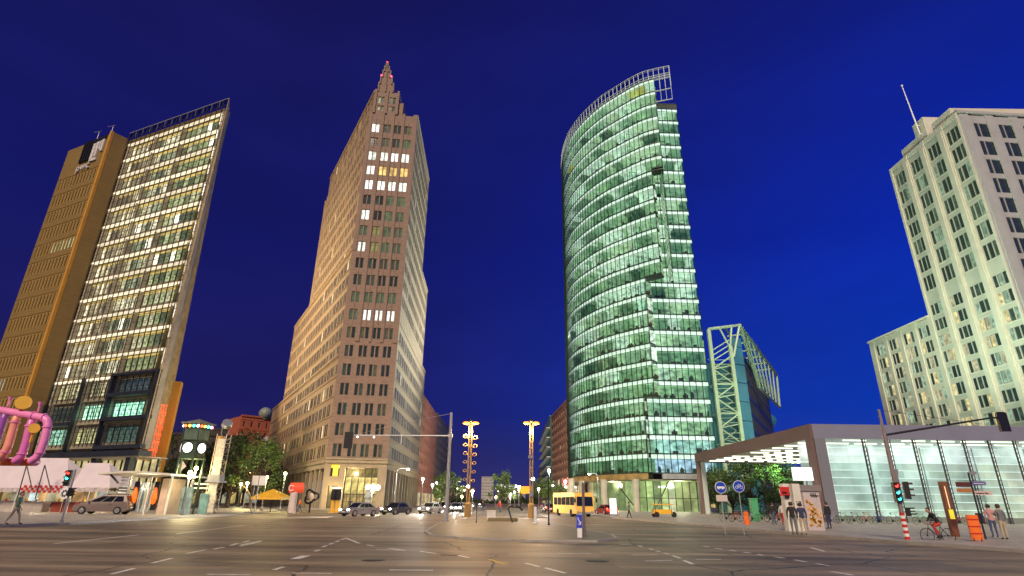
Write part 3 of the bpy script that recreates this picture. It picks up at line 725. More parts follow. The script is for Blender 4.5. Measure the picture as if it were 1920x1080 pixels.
    def shop(A_, B_, pitch, mbx):
        L = (B_-A_).length; n_ = outn(A_, B_); k = int(L/pitch)
        t_ = (B_-A_).normalized()
        for i in range(k+1):
            u = i*pitch; mbx.seg(A_, B_, n_, u, min(L, u+.7), -.8, 0, 0, 8.7)
        mbx.seg(A_, B_, n_, 0, L, -.8, -.003, 7.0, 8.7); mbx.seg(A_, B_, n_, 0, L, .004, .25, 7.95, 8.35)
        for i in range(k):
            u0, u1 = i*pitch+.7, (i+1)*pitch
            for (z0, z1, c) in ((0, 2.9, (.30, .27, .20)), (2.9, 4.9, (.30, .30, .38) if i < 5 else (.42, .40, .16)), (4.9, 7.0, (.05, .04, .02))):
                Q = lambda u, z: (A_.x+t_.x*u-n_.x*.6, A_.y+t_.y*u-n_.y*.6, z)
                it.append(dict(q=[Q(u0, z0), Q(u1, z0), Q(u1, z1), Q(u0, z1)], n=n_, lit=vary(c, .5, 1.1), mx=2))
    shop(A, A+l*86, 4.2, st); 
    # right side: colonnade lit from within
    shop(B, B+r*50.3, 4.4, st)
    st.build('stone_base', M_stone, root)
    emit_windows(root, it, [glass_lit('shop_glass', (.03, .03, .025), .12, 1.0, .7, .3, 1.5), M_frame], name='shop_window')
    T = MB(); T.seg(A, B, n, 1.05, 2.55, -.48, -.40, 7.05, 7.6, 0); T.seg(A, B, n, 1.42, 2.3, -.48, -.40, 5.65, 7.05, 0)
    T.build('lit_symbol', glow('amber_lit', (1.0, .62, .05), 1.6), root)
lamp('arcade_light', 'POINT', (-28.5, 107.9, 6.2), 900, (1.0, .75, .35), shadow_soft_size=.3)
lamp('arcade_light', 'POINT', (-31.5, 105.2, 3.0), 300, (1.0, .75, .35), shadow_soft_size=.3)
brick_tower()

# ------------------------------------------------------------------ curved glass tower
def glass_tower():
    root = thing('glass_tower', 'tall curved green glass tower lit on every floor, with open steel crown', 'skyscraper', (30, 125, 0))
    arc = [(34.9, 110.3), (38.3, 109.07), (32.55, 111.19), (29.19, 113.91), (25.95, 117.33), (22.63, 121.32), (19.09, 127.57), (16.4, 134.8), (15.2, 142.1), (15.09, 148.27), (15.7, 156), (17.2, 164)]
    base = [Vector(p) for p in arc[1:]]
    # resample the curve with a smooth spline at panel pitch
    dense = []
    for i in range(len(base)-1):
        p0 = base[max(i-1, 0)]; p1 = base[i]; p2 = base[i+1]; p3 = base[min(i+2, len(base)-1)]
        for k in range(12):
            s = k/12; dense.append(0.5*((2*p1)+(p2-p0)*s+(2*p0-5*p1+4*p2-p3)*s*s+(3*p1-p0-3*p2+p3)*s**3))
    dense.append(base[-1]); pts = [dense[0]]; acc = 0; PW = 1.28
    for a, b in zip(dense, dense[1:]):
        d = (b-a).length
        while acc+d >= PW:
            f = (PW-acc)/d; a = a.lerp(b, f); pts.append(a.copy()); d = (b-a).length; acc = 0
        acc += d
    ratio = lambda p: p.x/p.y
    Z0, FH, NF = 7.3, 3.72, 24
    def first(z):
        lim = .3157 if z > 74 else .291 if z > 48 else .266 if z > 22 else .2405
        for i, p in enumerate(pts):
            if ratio(p) <= lim: return i
    G = [(.26, .44, .23), (.16, .31, .16), (.36, .54, .32), (.09, .19, .10), (.44, .60, .38), (.22, .38, .23)]
    def room():
        x = random.random()
        if x < .012: return (.50, .50, .12)
        if x < .22: return (.62, .80, .62)
        if x < .27: return (.04, .10, .05)
        return random.choice(G)
    M_in = glass_lit('green_room_light', (.05, .08, .06), .5, 1.0, .8, .35, 1.6, (1, 1, 1.6))
    M_ceil = glass_lit('ceiling_strip', (.4, .42, .4), .5, 1.0, 2.0, .75, 1.2)
    M_gl = clear_glass('green_tint_glass', (.76, .93, .83), .4)
    M_slab = mat('floor_slab_edge', (.05, .07, .05), .5)
    rooms, ceil, slabs, mull, silh = MB(), MB(), MB(), MB(), MB()
    items = []
    def inward(i):
        a, b = pts[max(i-1, 0)], pts[min(i+1, len(pts)-1)]; t_ = (b-a).normalized(); n_ = Vector((-t_.y, t_.x))
        return n_ if n_.dot(V2(40, 150)-pts[i]) > 0 else -n_
    IN = [inward(i) for i in range(len(pts))]
    for f in range(NF+1):
        z = Z0+f*FH; s = first(z+1); run = 0; c = room()
        for i in range(s, len(pts)-1):
            a, b = pts[i], pts[i+1]; na, nb = IN[i], IN[i+1]
            if run <= 0: c = room(); run = random.choice([1, 2, 2, 3, 4, 6])
            run -= 1
            cc = vary(c, .75, 1.2)
            D = 2.4
            A_, B_ = a+na*D, b+nb*D
            rooms.poly([(A_.x, A_.y, z+.12), (B_.x, B_.y, z+.12), (B_.x, B_.y, z+FH-.8), (A_.x, A_.y, z+FH-.8)], 0, cc)
            if random.random() < .35:      # partition wall
                rooms.poly([(a.x+na.x*.5, a.y+na.y*.5, z+.1), (A_.x, A_.y, z+.1), (A_.x, A_.y, z+FH-.8), (a.x+na.x*.5, a.y+na.y*.5, z+FH-.8)], 0, tuple(x*.8 for x in cc))
            # lit ceiling edge and slab
            a1, b1, a0, b0 = a+na*D, b+nb*D, a+na*.22, b+nb*.22
            ceil.poly([(a0.x, a0.y, z+FH-.80), (b0.x, b0.y, z+FH-.80), (b1.x, b1.y, z+FH-.8), (a1.x, a1.y, z+FH-.8)], 0, tuple(v*.8+.02 for v in cc))
            w = random.uniform(.92, 1.06)
            ceil.poly([(a0.x, a0.y, z+FH-.98), (b0.x, b0.y, z+FH-.98), (b0.x, b0.y, z+FH-.12), (a0.x, a0.y, z+FH-.12)], 0, (.90*w, .98*w, .90*w))
            slabs.poly([(a.x+na.x*.06, a.y+na.y*.06, z-.1), (b.x+nb.x*.06, b.y+nb.y*.06, z-.1), (b.x+nb.x*.06, b.y+nb.y*.06, z+.14), (a.x+na.x*.06, a.y+na.y*.06, z+.14)])
            slabs.poly([(a.x+na.x*.06, a.y+na.y*.06, z+.14), (b.x+nb.x*.06, b.y+nb.y*.06, z+.14), (B_.x, B_.y, z+.14), (A_.x, A_.y, z+.14)])
            slabs.poly([(a.x+na.x*.06, a.y+na.y*.06, z-.1), (b.x+nb.x*.06, b.y+nb.y*.06, z-.1), (B_.x, B_.y, z-.1), (A_.x, A_.y, z-.1)])
            if random.random() < .75:
                m = a.lerp(b, random.random()*.5)+na*random.uniform(.7, 1.6)
                hh = random.uniform(.25, .8); silh.box((m.x, m.y, z+.14), (random.uniform(.3, 1.1), .5, hh), math.atan2(na.y, na.x)+1.57)
                if random.random() < .4: silh.sphere((m.x, m.y, z+.3+hh), random.uniform(.15, .35), 6, 4)
            nn = -na
            items.append(dict(q=[(a.x, a.y, z+.14), (b.x, b.y, z+.14), (b.x, b.y, z+FH-.1), (a.x, a.y, z+FH-.1)], n=nn, lit=(0, 0, 0)))
            # panel frame: vertical mullion and two transoms
            mull.tube((a.x, a.y, z), (a.x, a.y, z+FH), .085, n=4, cap=False)
            mull.par((a.x, a.y, z+FH-1.02), (b-a).to_3d(), (na*.08).to_3d(), (0, 0, .06))
            mull.par((a.x, a.y, z-.10), (b-a).to_3d(), (na*.08).to_3d(), (0, 0, .08))
    # end edge of the screen wall in each section: a return of glass towards the core
    for (z0, z1) in ((Z0, 22.2), (22.2, 48.3), (48.3, 74.7), (74.7, Z0+NF*FH)):
        p = pts[first(z1-.5)]; e = p+V2(.9, 6.0)
        for k in range(5):
            q = p.lerp(e, k/4); mull.tube((q.x, q.y, z0), (q.x, q.y, z1), .05, n=4)
        nfl = int(round((z1-z0)/FH))
        for k in range(nfl):
            z = z0+k*FH; c = random.choice(G)
            rooms.poly([(p.x-.15, p.y+.4, z+.2), (e.x-.15, e.y, z+.2), (e.x-.15, e.y, z+FH-.3), (p.x-.15, p.y+.4, z+FH-.3)], 0, tuple(x*.6 for x in c))
            mull.tube((p.x, p.y, z), (e.x, e.y, z), .05, n=4)
    # ledges where the screen steps
    for z in (22.4, 48.4, 75.0):
        i0, i1 = first(z+3), first(z-3); a, b = pts[i0], pts[i1]
        c = b+IN[i1]*2.6; d = a+IN[i0]*2.6
        slabs.prism([(a.x, a.y), (b.x, b.y), (c.x, c.y), (d.x, d.y)], z-.25, z+.15)
    # right-hand front, facing the square
    RA, RB = V2(28.35, 116.45), V2(41.9, 117.0); n2 = outn(RA, RB); t2 = (RB-RA).normalized(); L2 = (RB-RA).length
    NP = 10; pw = L2/NP
    for f in range(NF):
        z = Z0+f*FH; run = 0; c = room()
        for k in range(NP):
            if run <= 0: c = room(); run = random.choice([2, 3, 4, 5])
            run -= 1
            if f == 0: c = (.50, .66, .92)
            if f == 1: c = (.45, .72, .66)
            cc = vary(c, .8, 1.15)
            P = lambda u, d: RA+t2*u-n2*d
            a, b = P(k*pw, 0), P((k+1)*pw, 0); A_, B_ = P(k*pw, 2.4), P((k+1)*pw, 2.4)
            rooms.poly([(A_.x, A_.y, z+.12), (B_.x, B_.y, z+.12), (B_.x, B_.y, z+FH-.8), (A_.x, A_.y, z+FH-.8)], 0, cc)
            a0, b0 = P(k*pw, .22), P((k+1)*pw, .22); w = random.uniform(.95, 1.1)
            ceil.poly([(a0.x, a0.y, z+FH-.80), (b0.x, b0.y, z+FH-.80), (B_.x, B_.y, z+FH-.8), (A_.x, A_.y, z+FH-.8)], 0, tuple(v*.9+.03 for v in cc))
            ceil.poly([(a0.x, a0.y, z+FH-.98), (b0.x, b0.y, z+FH-.98), (b0.x, b0.y, z+FH-.12), (a0.x, a0.y, z+FH-.12)], 0, (1.0*w, 1.08*w, 1.02*w))
            if random.random() < .42:
                m = P((k+random.random())*pw, random.uniform(.7, 1.6)); hh = random.uniform(.4, 1.1)
                silh.box((m.x, m.y, z+.14), (random.uniform(.4, 1.1), .5, hh))
                if random.random() < .4: silh.sphere((m.x, m.y, z+.3+hh), random.uniform(.15, .35), 6, 4)
            items.append(dict(q=[(a.x, a.y, z+.14), (b.x, b.y, z+.14), (b.x, b.y, z+FH-.1), (a.x, a.y, z+FH-.1)], n=n2, lit=(0, 0, 0)))
            mull.tube((a.x, a.y, z), (a.x, a.y, z+FH), .085, n=4, cap=False)
        slabs.seg(RA, RB, n2, 0, L2, -2.4, -.06, z-.1, z+.14)
        mull.seg(RA, RB, n2, 0, L2, -.06, .04, z+FH-1.02, z+FH-.96); mull.seg(RA, RB, n2, 0, L2, -.06, .04, z-.1, z-.02)
    # right flank
    for f in range(NF):
        z = Z0+f*FH
        rooms.poly([(RB.x-.3, RB.y+.1, z+.1), (RB.x+4, RB.y+34, z+.1), (RB.x+4, RB.y+34, z+FH-.2), (RB.x-.3, RB.y+.1, z+FH-.2)], 0, (.10, .22, .14))
        mull.tube((RB.x, RB.y, z), (RB.x+4.2, RB.y+34, z), .06, n=4)
    for k in range(8): mull.tube((RB.x+k*.6, RB.y+k*4.8, Z0), (RB.x+k*.6, RB.y+k*4.8, Z0+NF*FH+1.2), .07, n=4)
    ZT = Z0+NF*FH; ZC = ZT+FH
    slabs.prism([(p.x+IN[i].x*.2, p.y+IN[i].y*.2) for i, p in enumerate(pts[first(90):])]+[(44, 151), (34, 120), (33, 117.2)], ZC-.1, ZC+.25)
    slabs.seg(RA, RB, n2, L2*.5, L2, -.2, .05, ZT, ZT+1.4); slabs.seg(RA, RB, n2, L2*.5, L2, -.2, .12, ZT+1.4, ZT+1.55)
    rooms.build('lit_interior', M_in, root); ceil.build('ceiling_light', M_ceil, root, kind='stuff'); slabs.build('floor_slab', M_slab, root)
    mull.build('mullion', M_mull, root, kind='stuff'); silh.build('office_furniture', mat('furniture_dark', (.05, .05, .035), .8), root, kind='stuff')
    emit_windows(root, items, [M_gl], name='window_pane', frame=False)
    # crown: open frame that follows the curve and sails past the corner
    cr = MB(); cg = MB()
    HZ = (ZC+.25, ZC+.9, ZC+3.0)
    for z in HZ:
        for i in range(len(pts)-1):
            a, b = pts[i], pts[i+1]
            cr.tube((a.x, a.y, z), (b.x, b.y, z), .10, n=5, cap=False)
            if z != HZ[1] or i < 4: cr.tube((a.x, a.y, z-.45), (b.x, b.y, z-.45), .06, n=4, cap=False)
    for i in range(0, len(pts)):
        p = pts[i]; cr.tube((p.x, p.y, HZ[0]-(.3 if i > 2 else 3.5)), (p.x, p.y, HZ[2]), .09 if i else .12, n=4)
        if i < len(pts)-1 and i > 4:
            b = pts[i+1]; q = IN[i]*.05; cg.poly([(p.x+q.x, p.y+q.y, HZ[0]), (b.x+q.x, b.y+q.y, HZ[0]), (b.x+q.x, b.y+q.y, HZ[2]-.1), (p.x+q.x, p.y+q.y, HZ[2]-.1)])
    p0 = pts[0]; p4 = pts[first(90)]
    for z in (ZT-3.4, ZT-.2, ZT+3.2):
        for i in range(first(90)): a, b = pts[i], pts[i+1]; cr.tube((a.x, a.y, z), (b.x, b.y, z), .14, n=5)
    for i in range(first(90)): p = pts[i]; cr.tube((p.x, p.y, ZT-3.5), (p.x, p.y, HZ[0]), .06, n=4)
    cr.build('crown_frame', mat('crown_paint', (.70, .86, .84), .4, 0), root)
    cg.build('crown_glass', clear_glass('crown_clear', (.45, .60, .66), .6), root)
    # underside band, stilts, lobby
    bd = MB(); s = first(5)
    for i in range(s, len(pts)-1):
        a, b = pts[i], pts[i+1]; q, q2 = -IN[i]*.25, -IN[i+1]*.25
        bd.poly([(a.x+q.x, a.y+q.y, 6.1), (b.x+q2.x, b.y+q2.y, 6.1), (b.x+q2.x, b.y+q2.y, 7.2), (a.x+q.x, a.y+q.y, 7.2)])
        if i % 2 == 0: bd.par((a.x+q.x*1.2, a.y+q.y*1.2, 6.1), (b-a).to_3d()*.06, (q*.3).to_3d(), (0, 0, 1.1))
    bd.build('band', mat('bronze_band', (.50, .36, .15), .35, .5, noise=.3, scale=.8), root)
    bd = MB(); bd.seg(RA, RB, n2, 2.0, L2+1.6, -.3, .3, 6.2, 7.2); bd.build('band', mat('steel_band', (.5, .52, .52), .35, .5, noise=.15, scale=.8), root)
    so = MB(); so.prism([(p.x, p.y) for p in pts[s:]]+[(44, 150), (41.8, 117.1), (28, 116.5)], 5.9, 6.1); so.build('soffit', mat('green_soffit', (.30, .34, .22), .5), root)
    for (x, y) in ((1072, 116), (1091, 126), (1133, 118), (1193, 114.2), (1325, 117.5), (1312, 124), (1108, 134), (1252, 124)):
        q = aty(x, 930, y); c = MB(); c.tube((q.x, q.y, 0.1), (q.x, q.y, 6.0), .62, .62, 14); c.build('column', mat('concrete_column', (.46, .44, .36), .55, noise=.12, scale=1.5), root)
    lb = MB(); LA, LB_ = V2(26.5, 121), V2(40, 121.5); nl = outn(LA, LB_)
    Ll = (LB_-LA).length; NL = 9
    for k in range(NL):
        c = [(.26, .36, .12), (.34, .46, .16), (.18, .25, .10), (.40, .52, .20), (.48, .5, .3), (.30, .33, .13), (.30, .33, .14), (.26, .30, .12), (.14, .2, .12)][k]
        for (z0, z1) in ((.1, 2.6), (2.7, 5.9)):
            lb.seg(LA, LB_, nl, k*Ll/NL, (k+1)*Ll/NL-.08, -.1, 0, z0, z1, 0, vary(c, .8, 1.3))
    lb.seg(LA, LB_, nl, 4.0, 7.4, 0.01, .05, 4.6, 5.0, 0, (1.2, 1.3, 1.1))
    W1, W2 = V2(19, 138), V2(26.4, 121.1); nw = outn(W1, W2); Lw = (W2-W1).length
    for k in range(8): lb.seg(W1, W2, nw, k*Lw/8, (k+1)*Lw/8-.1, -.1, 0, .1, 5.9, 0, random.choice([(.12, .17, .07), (.24, .30, .12), (.3, .4, .16)]))
    E_1, E_2 = V2(40.1, 121.6), V2(44, 140); ne = outn(E_1, E_2); Le = (E_2-E_1).length
    for k in range(8): lb.seg(E_1, E_2, ne, k*Le/8, (k+1)*Le/8-.1, -.1, 0, .1, 5.9, 0, (.10, .18, .12))
    lb.build('lobby_glazing', glass_lit('lobby_green', (.04, .06, .04), .12, 1.0, .5, .35, 1.5), root)
    lm = MB()
    for k in range(NL+1): lm.seg(LA, LB_, nl, k*Ll/NL-.07, k*Ll/NL+.05, .0, .18, .1, 5.95)
    lm.seg(LA, LB_, nl, 0, Ll, 0, .15, 2.6, 2.72)
    for (a, b) in (((29.5, 119.5, 1), (32.6, 120.4, 5.9)), ((38.5, 119.5, 5.6), (42.5, 118, 6.1)), ((41.5, 119, .3), (42.6, 119, 5.8)), ((23, 124, 4.8), (25.6, 120, .5))): lm.tube(a, b, .12, n=6)
    lm.build('lobby_frame', M_dark, root)
    sg = MB(); q = aty(1066, 903, 128); sg.sphere((q.x-.6, q.y, q.z), .62, 12, 6, 0, (1.5, .3, 1)); sg.build('red_sign', glow('red_sign', (.8, .03, .03), .7), root)
    lamp('lobby_light', 'POINT', (34, 118.6, 5.2), 1400, (.95, 1.0, .6), shadow_soft_size=.6)
    lamp('lobby_light', 'POINT', (22.5, 128, 5.2), 1200, (1.0, .85, .5), shadow_soft_size=.6)
glass_tower()

# ------------------------------------------------------------------ green truss wing beside the glass tower
def truss_wing():
    root = thing('truss_building', 'dark glass building hung from pale green steel trusses, right of the curved glass tower', 'building', (50, 130, 0))
    Mt = mat('pale_green_steel', (.42, .60, .42), .45, noise=.1, scale=1)
    a = aty(1326, 700, 118); b = aty(1352, 700, 118); x0, x1 = 43.6, 47.9; Y = 118.0; ZT = 37.6
    m = MB()
    for x in (x0, x1): m.par((x-.35, Y-.35, 0), (.7, 0, 0), (0, .7, 0), (0, 0, ZT if x == x0 else ZT-3.5))
    z = 7.0; k = 0
    while z < ZT-6:
        m.tube((x0, Y, z), (x1, Y, z), .2, n=6)
        m.tube((x0, Y, z+3.2), (x1, Y, z), .16, n=6); m.tube((x0, Y, z+3.2), (x1, Y, z+6.2), .16, n=6)
        m.tube((x0, Y, z+3.2), (x1, Y, z+3.2+.9), .14, n=6)
        m.tube((x0, Y+5, z+3.2), (x1, Y+5, z), .14, n=6); m.tube((x0, Y+5, z+3.2), (x1, Y+5, z+6), .14, n=6); m.tube((x0, Y, z), (x0, Y+5, z), .14, n=6)
        m.tube((x1, Y, z), (x0, Y+5, z+2), .10, n=6)
        for dz in (1.0, 2.1, 4.2, 5.2): m.tube((x0, Y+.1, z+dz), (x1, Y+.1, z+dz+.2), .06, n=5)
        m.tube((x0, Y+2.5, z), (x1, Y+2.5, z+3), .09, n=5); m.tube((x0, Y+2.5, z+6), (x1, Y+2.5, z+3), .09, n=5)
        z += 6.2
    m.par((x0-.3, Y+4.7, 0), (.6, 0, 0), (0, .6, 0), (0, 0, ZT-1))
    # brackets at the head
    for dz in (0, 1.1, 2.2): m.tube((x0, Y, ZT-7+dz), (x1, Y, ZT-4.4+dz), .14, n=6)
    m.build('mast_truss', Mt, root)
    # roof truss: box truss that carries the hung storeys, running back from the corner
    c = Vector((50.9, 118.6, 39.0)); far = aty(1456, 702, 150); far = Vector((far.x, 150, 36.5)); 
    top_l = Vector((43.6, 118, 37.8)); tp = Vector((48.9, 118.2, 38.6))
    far = at_z_(1456, 702, 37.0)
    low = Vector((c.x-.5, c.y+1, c.z-10.5)); lowf = Vector((far.x, far.y, far.z-8.5))
    m = MB()
    m.tube(top_l, tp, .34, n=6); m.tube(tp, c, .3, n=6)
    m.tube((x0, Y, ZT), top_l, .3, n=6); m.tube((x1, Y, ZT-4), tp, .22, n=6); m.tube((x1, Y, ZT-4), (46, Y, 38.2), .2, n=6); m.tube((x1+.5, Y, ZT-6), c, .26, n=6)
    m.tube(c, far, .42, n=6)
    d = far-c; N = 7; Mw = MB()
    lo0 = c.lerp(far, .28)+Vector((0, 0, -11.0)); lo1 = far+Vector((-.6, 0, -9.5))
    m.tube(lo0, lo1, .35, n=6); m.tube(c, lo0, .36, n=6); m.tube(far, lo1, .3, n=6)
    for k in range(1, N):
        f = k/N; u = c.lerp(far, f); v = lo0.lerp(lo1, max(0, f-.06)); v2 = lo0.lerp(lo1, min(1, f+.10))
        m.tube(u, v, .2, n=6); m.tube(u+Vector((-.4, .1, -.4)), v2, .11, n=6)
        m.tube(u, u+Vector((-4, 1.2, -.3)), .2, n=6)
    q = Vector((-5.0, 1.5, -.5)); m.tube(c+q*.6, far+q, .25, n=6)
    m.build('roof_truss', Mt, root)
    # blue-green glass return and dark hung facade
    gl = MB(); G1 = V2(48.3, 118.1); G2 = V2(51.2, 119.6)
    gl.seg(G1, G2, outn(G1, G2), 0, (G2-G1).length, -.2, 0, 0, 36.2, 0, (.010, .06, .10))
    gl.build('corner_glass', glass_lit('blue_green_glass', (.05, .16, .2), .1, 1.0, .25, .5, 1.5), root)
    gm = MB()
    for k in range(9): gm.seg(G1, G2, outn(G1, G2), 0, (G2-G1).length, 0, .06, 2+k*4, 2.1+k*4)
    gm.build('glass_joint', M_dark, root)
    A, B = V2(51.2, 119.7), V2(far.x-1.5, far.y+4); n = outn(A, B, V2(200, 60)); L = (B-A).length
    w = MB(); it = []; cols = [(0.5+k*1.6, 1.75+k*1.6) for k in range(int((L-1)/1.6))]
    rows = [(2+k*3.6, 5.0+k*3.6) for k in range(8)]
    facade(w, it, A, B, 0, 31.5, cols, rows, .25, lambda r, c: random.choice([(.005, .02, .10), (.01, .035, .16), (.004, .01, .04), (.003, .004, .01), (.05, .04, .02)]), away=V2(200, 60))  # blue values put a reflection into the panes as glow
    w.seg(A, B, n, 0, L, -.4, .3, 31.5, 32.1)
    w.poly([(A.x, A.y, 31.5), (B.x, B.y, 31.5), (B.x-14, B.y, 31.5), (48, 124, 31.5)])
    w.build('hung_facade', mat('dark_facade', (.035, .035, .04), .35, .3, noise=.3, scale=.8), root)
    emit_windows(root, it, [M_pane, M_dark], frame=False)
    bg = MB(); bg.poly([(43.2, 121.6, 0), (49.8, 121.6, 0), (49.8, 121.6, 31), (43.2, 121.6, 31)], 0, (.012, .03, .02)); bg.build('rear_glazing', MATS['blue_green_glass'], root)
    # glass pavilion at the far end
    p = MB(); p.sphere((B.x+.5, B.y+5, 25), 2.6, 10, 6, 0, (1.2, 1, .9), (.01, .05, .09)); p.build('roof_pod', MATS['blue_green_glass'], root)
def at_z_(x, y, z):
    d = ray(x, y); t = (z-EYE)/d.z; return Vector((d.x*t, d.y*t, z))
truss_wing()

# ------------------------------------------------------------------ pale stone tower (right)
def stone_tower():
    root = thing('stone_tower', 'pale stone hotel tower with deep vertical piers and a flagpole on its roof', 'tower', (92, 98, 0))
    M = mat('pale_limestone', (.58, .56, .47), .65, noise=.07, scale=.6)
    M2 = mat('panel_stone', (.50, .49, .42), .65, noise=.08, scale=.6)
    A, B = V2(78.2, 80.3), V2(78.2, 98.6); A2 = V2(78.2, 117.2); n = Vector((-1.0, 0.0))
    items = []
    w3 = lambda a: [(a, a+.74), (a+.90, a+1.84), (a+2.0, a+2.74)]
    cols = []
    for c in (.55, 5.3, 10.05, 14.8): cols += w3(c)
    up = [(39.5+3.74*k, 39.5+3.74*k+2.75) for k in range(7)]; lo = [(2.3+2.95*k, 2.3+2.95*k+2.0) for k in range(12)]
    def lit(r, c):
        x = random.random()
        if x < .10: return (.75, .62, .28)
        if x < .30: return (.28, .42, .30)
        if x < .42: return (.45, .40, .24)
        return random.choice([(.02, .035, .025), (.04, .06, .04), (.01, .015, .012)])
    def litu(r, c): return random.choice([(.05, .08, .045), (.03, .045, .03), (.18, .28, .18), (.01, .015, .01), (.01, .015, .01)])
    mb = MB()
    facade(mb, items, A, B, 0, 37.8, cols, lo, .1, lit, away=V2(0, 90)); facade(mb, items, A, B, 37.8, 66.4, cols, up, .1, litu, away=V2(0, 90))
    mb.build('panel_wall', M2, root)
    m = MB()
    for (u0, u1) in ((0, .35), (3.6, 5.05), (8.35, 9.8), (13.1, 14.55), (17.8, 18.3)):
        m.seg(A, B, n, u0, u1, .003, .25, 0, 66.8)
        if u1-u0 > 1: m.seg(A, B, n, u0+.25, u1-.25, .25, .42, 0, 65.6)
    for (u0, u1) in ((.35, 3.6), (5.05, 8.35), (9.8, 13.1), (14.55, 17.8)): m.seg(A, B, n, u0, u1, -.2, .15, 66.0, 66.9)
    # thin mullions of stone between the three lights
    for c in (.55, 5.3, 10.05, 14.8):
        for r_ in lo+up: m.seg(A, B, n, c-.12, c+2.82, .003, .10, r_[0]-.22, r_[0]-.03)
    m.build('pier', M, root)
    # lower wing behind
    w = MB(); cw = []
    for c in (1.0, 5.3, 9.8, 14.1): cw += [(a+.0, b) for a, b in w3(c)]
    it2 = []
    facade(w, it2, B, A2, 0, 34.7, cw, [(2.3+2.92*k, 2.3+2.92*k+2.1) for k in range(11)], .1, lit, away=V2(0, 100))
    for (u0, u1) in ((0, .7), (4.1, 5.0), (8.4, 9.5), (12.9, 13.8), (17.2, 18.6)): w.seg(B, A2, n, u0, u1, .003, .22, 0, 35.0)
    w.seg(B, A2, n, 0, 18.7, -.3, .5, 34.7, 35.1)
    w.poly([(78.2, 98.6, 34.7), (78.2, 117.2, 34.7), (110, 117.2, 34.7), (110, 98.6, 34.7)]); w.poly([(78.2, 117.2, 0), (110, 117.2, 0), (110, 117.2, 34.7), (78.2, 117.2, 34.7)])
    w.build('wing', M, root)
    items += it2
    # front towards the square, unlit windows
    F0, F1 = V2(78.2, 80.3), V2(118.2, 83.0); nf = outn(F0, F1); cf = []
    for k in range(8): cf += [(2.55+k*4.62, 3.35+k*4.62), (3.5+k*4.62, 5.25+k*4.62), (5.4+k*4.62, 6.2+k*4.62)]
    f = MB(); it3 = []
    rowf = [(64.4-2.5-3.72*k, 64.7-3.72*k) for k in range(8)]+[(2.3+2.95*k, 2.3+2.95*k+2.0) for k in range(11)]
    facade(f, it3, F0, F1, 0, 66.4, cf, rowf, .12, lambda r, c: random.choice([(.006, .007, .008)]*6+[(.05, .06, .08)]))
    for k in range(9):
        u = .55+k*4.62
        f.seg(F0, F1, nf, max(0, u-.2), u+1.4, .003, .16, 0, 66.8)
    f.seg(F0, F1, nf, 0, 39.8, -.3, .35, 66.6, 67.1)
    f.build('front_wall', mat('grey_limestone', (.37, .385, .385), .65, noise=.07, scale=.6), root); items += it3
    emit_windows(root, items, [glass_lit('hotel_glass', (.02, .03, .03), .08, 1.0, 1.6, .4, 1.5), mat('hotel_frame', (.16, .17, .14), .5)])
    # roof and penthouses
    r = MB(); r.poly([(78.2, 80.3, 66.4), (78.2, 98.6, 66.4), (118, 98.6, 66.4), (118, 83, 66.4)]); r.poly([(78.2, 98.6, 34), (118, 98.6, 34), (118, 98.6, 66.4), (78.2, 98.6, 66.4)])
    def blk(y0, y1, z1, x0=79.0, x1=100): r.par((x0, y0, 66.4), (x1-x0, 0, 0), (0, y1-y0, 0), (0, 0, z1-66.4))
    blk(82.2, 86.8, 69.3, 79.0, 118); blk(88.3, 91.1, 72.1, 79.0, 86); blk(91.1, 95.4, 69.3, 79.0, 92); blk(95.4, 96.2, 67.6, 79, 88); blk(86.8, 88.3, 68.0, 80.5, 90)
    r.par((78.6, 80.6, 66.9), (39, 2.6, 0), (0, 1.6, 0), (0, 0, .9))
    r.build('penthouse', M, root)
    fp = MB(); q = Vector((78.75, 89.4, 68.6)); tp = aty(1691, 161, 89.4)
    fp.tube((78.6, 89.4, 68.8), (tp.x, 89.4, tp.z), .16, .07, 8); fp.sphere((tp.x, 89.4, tp.z), .22, 8, 6)
    for z in (69.0, 71.0): fp.tube((79.0, 89.4, z), (78.45, 89.4, z), .1, n=6)
    fp.build('flagpole', M_white, root)
stone_tower()

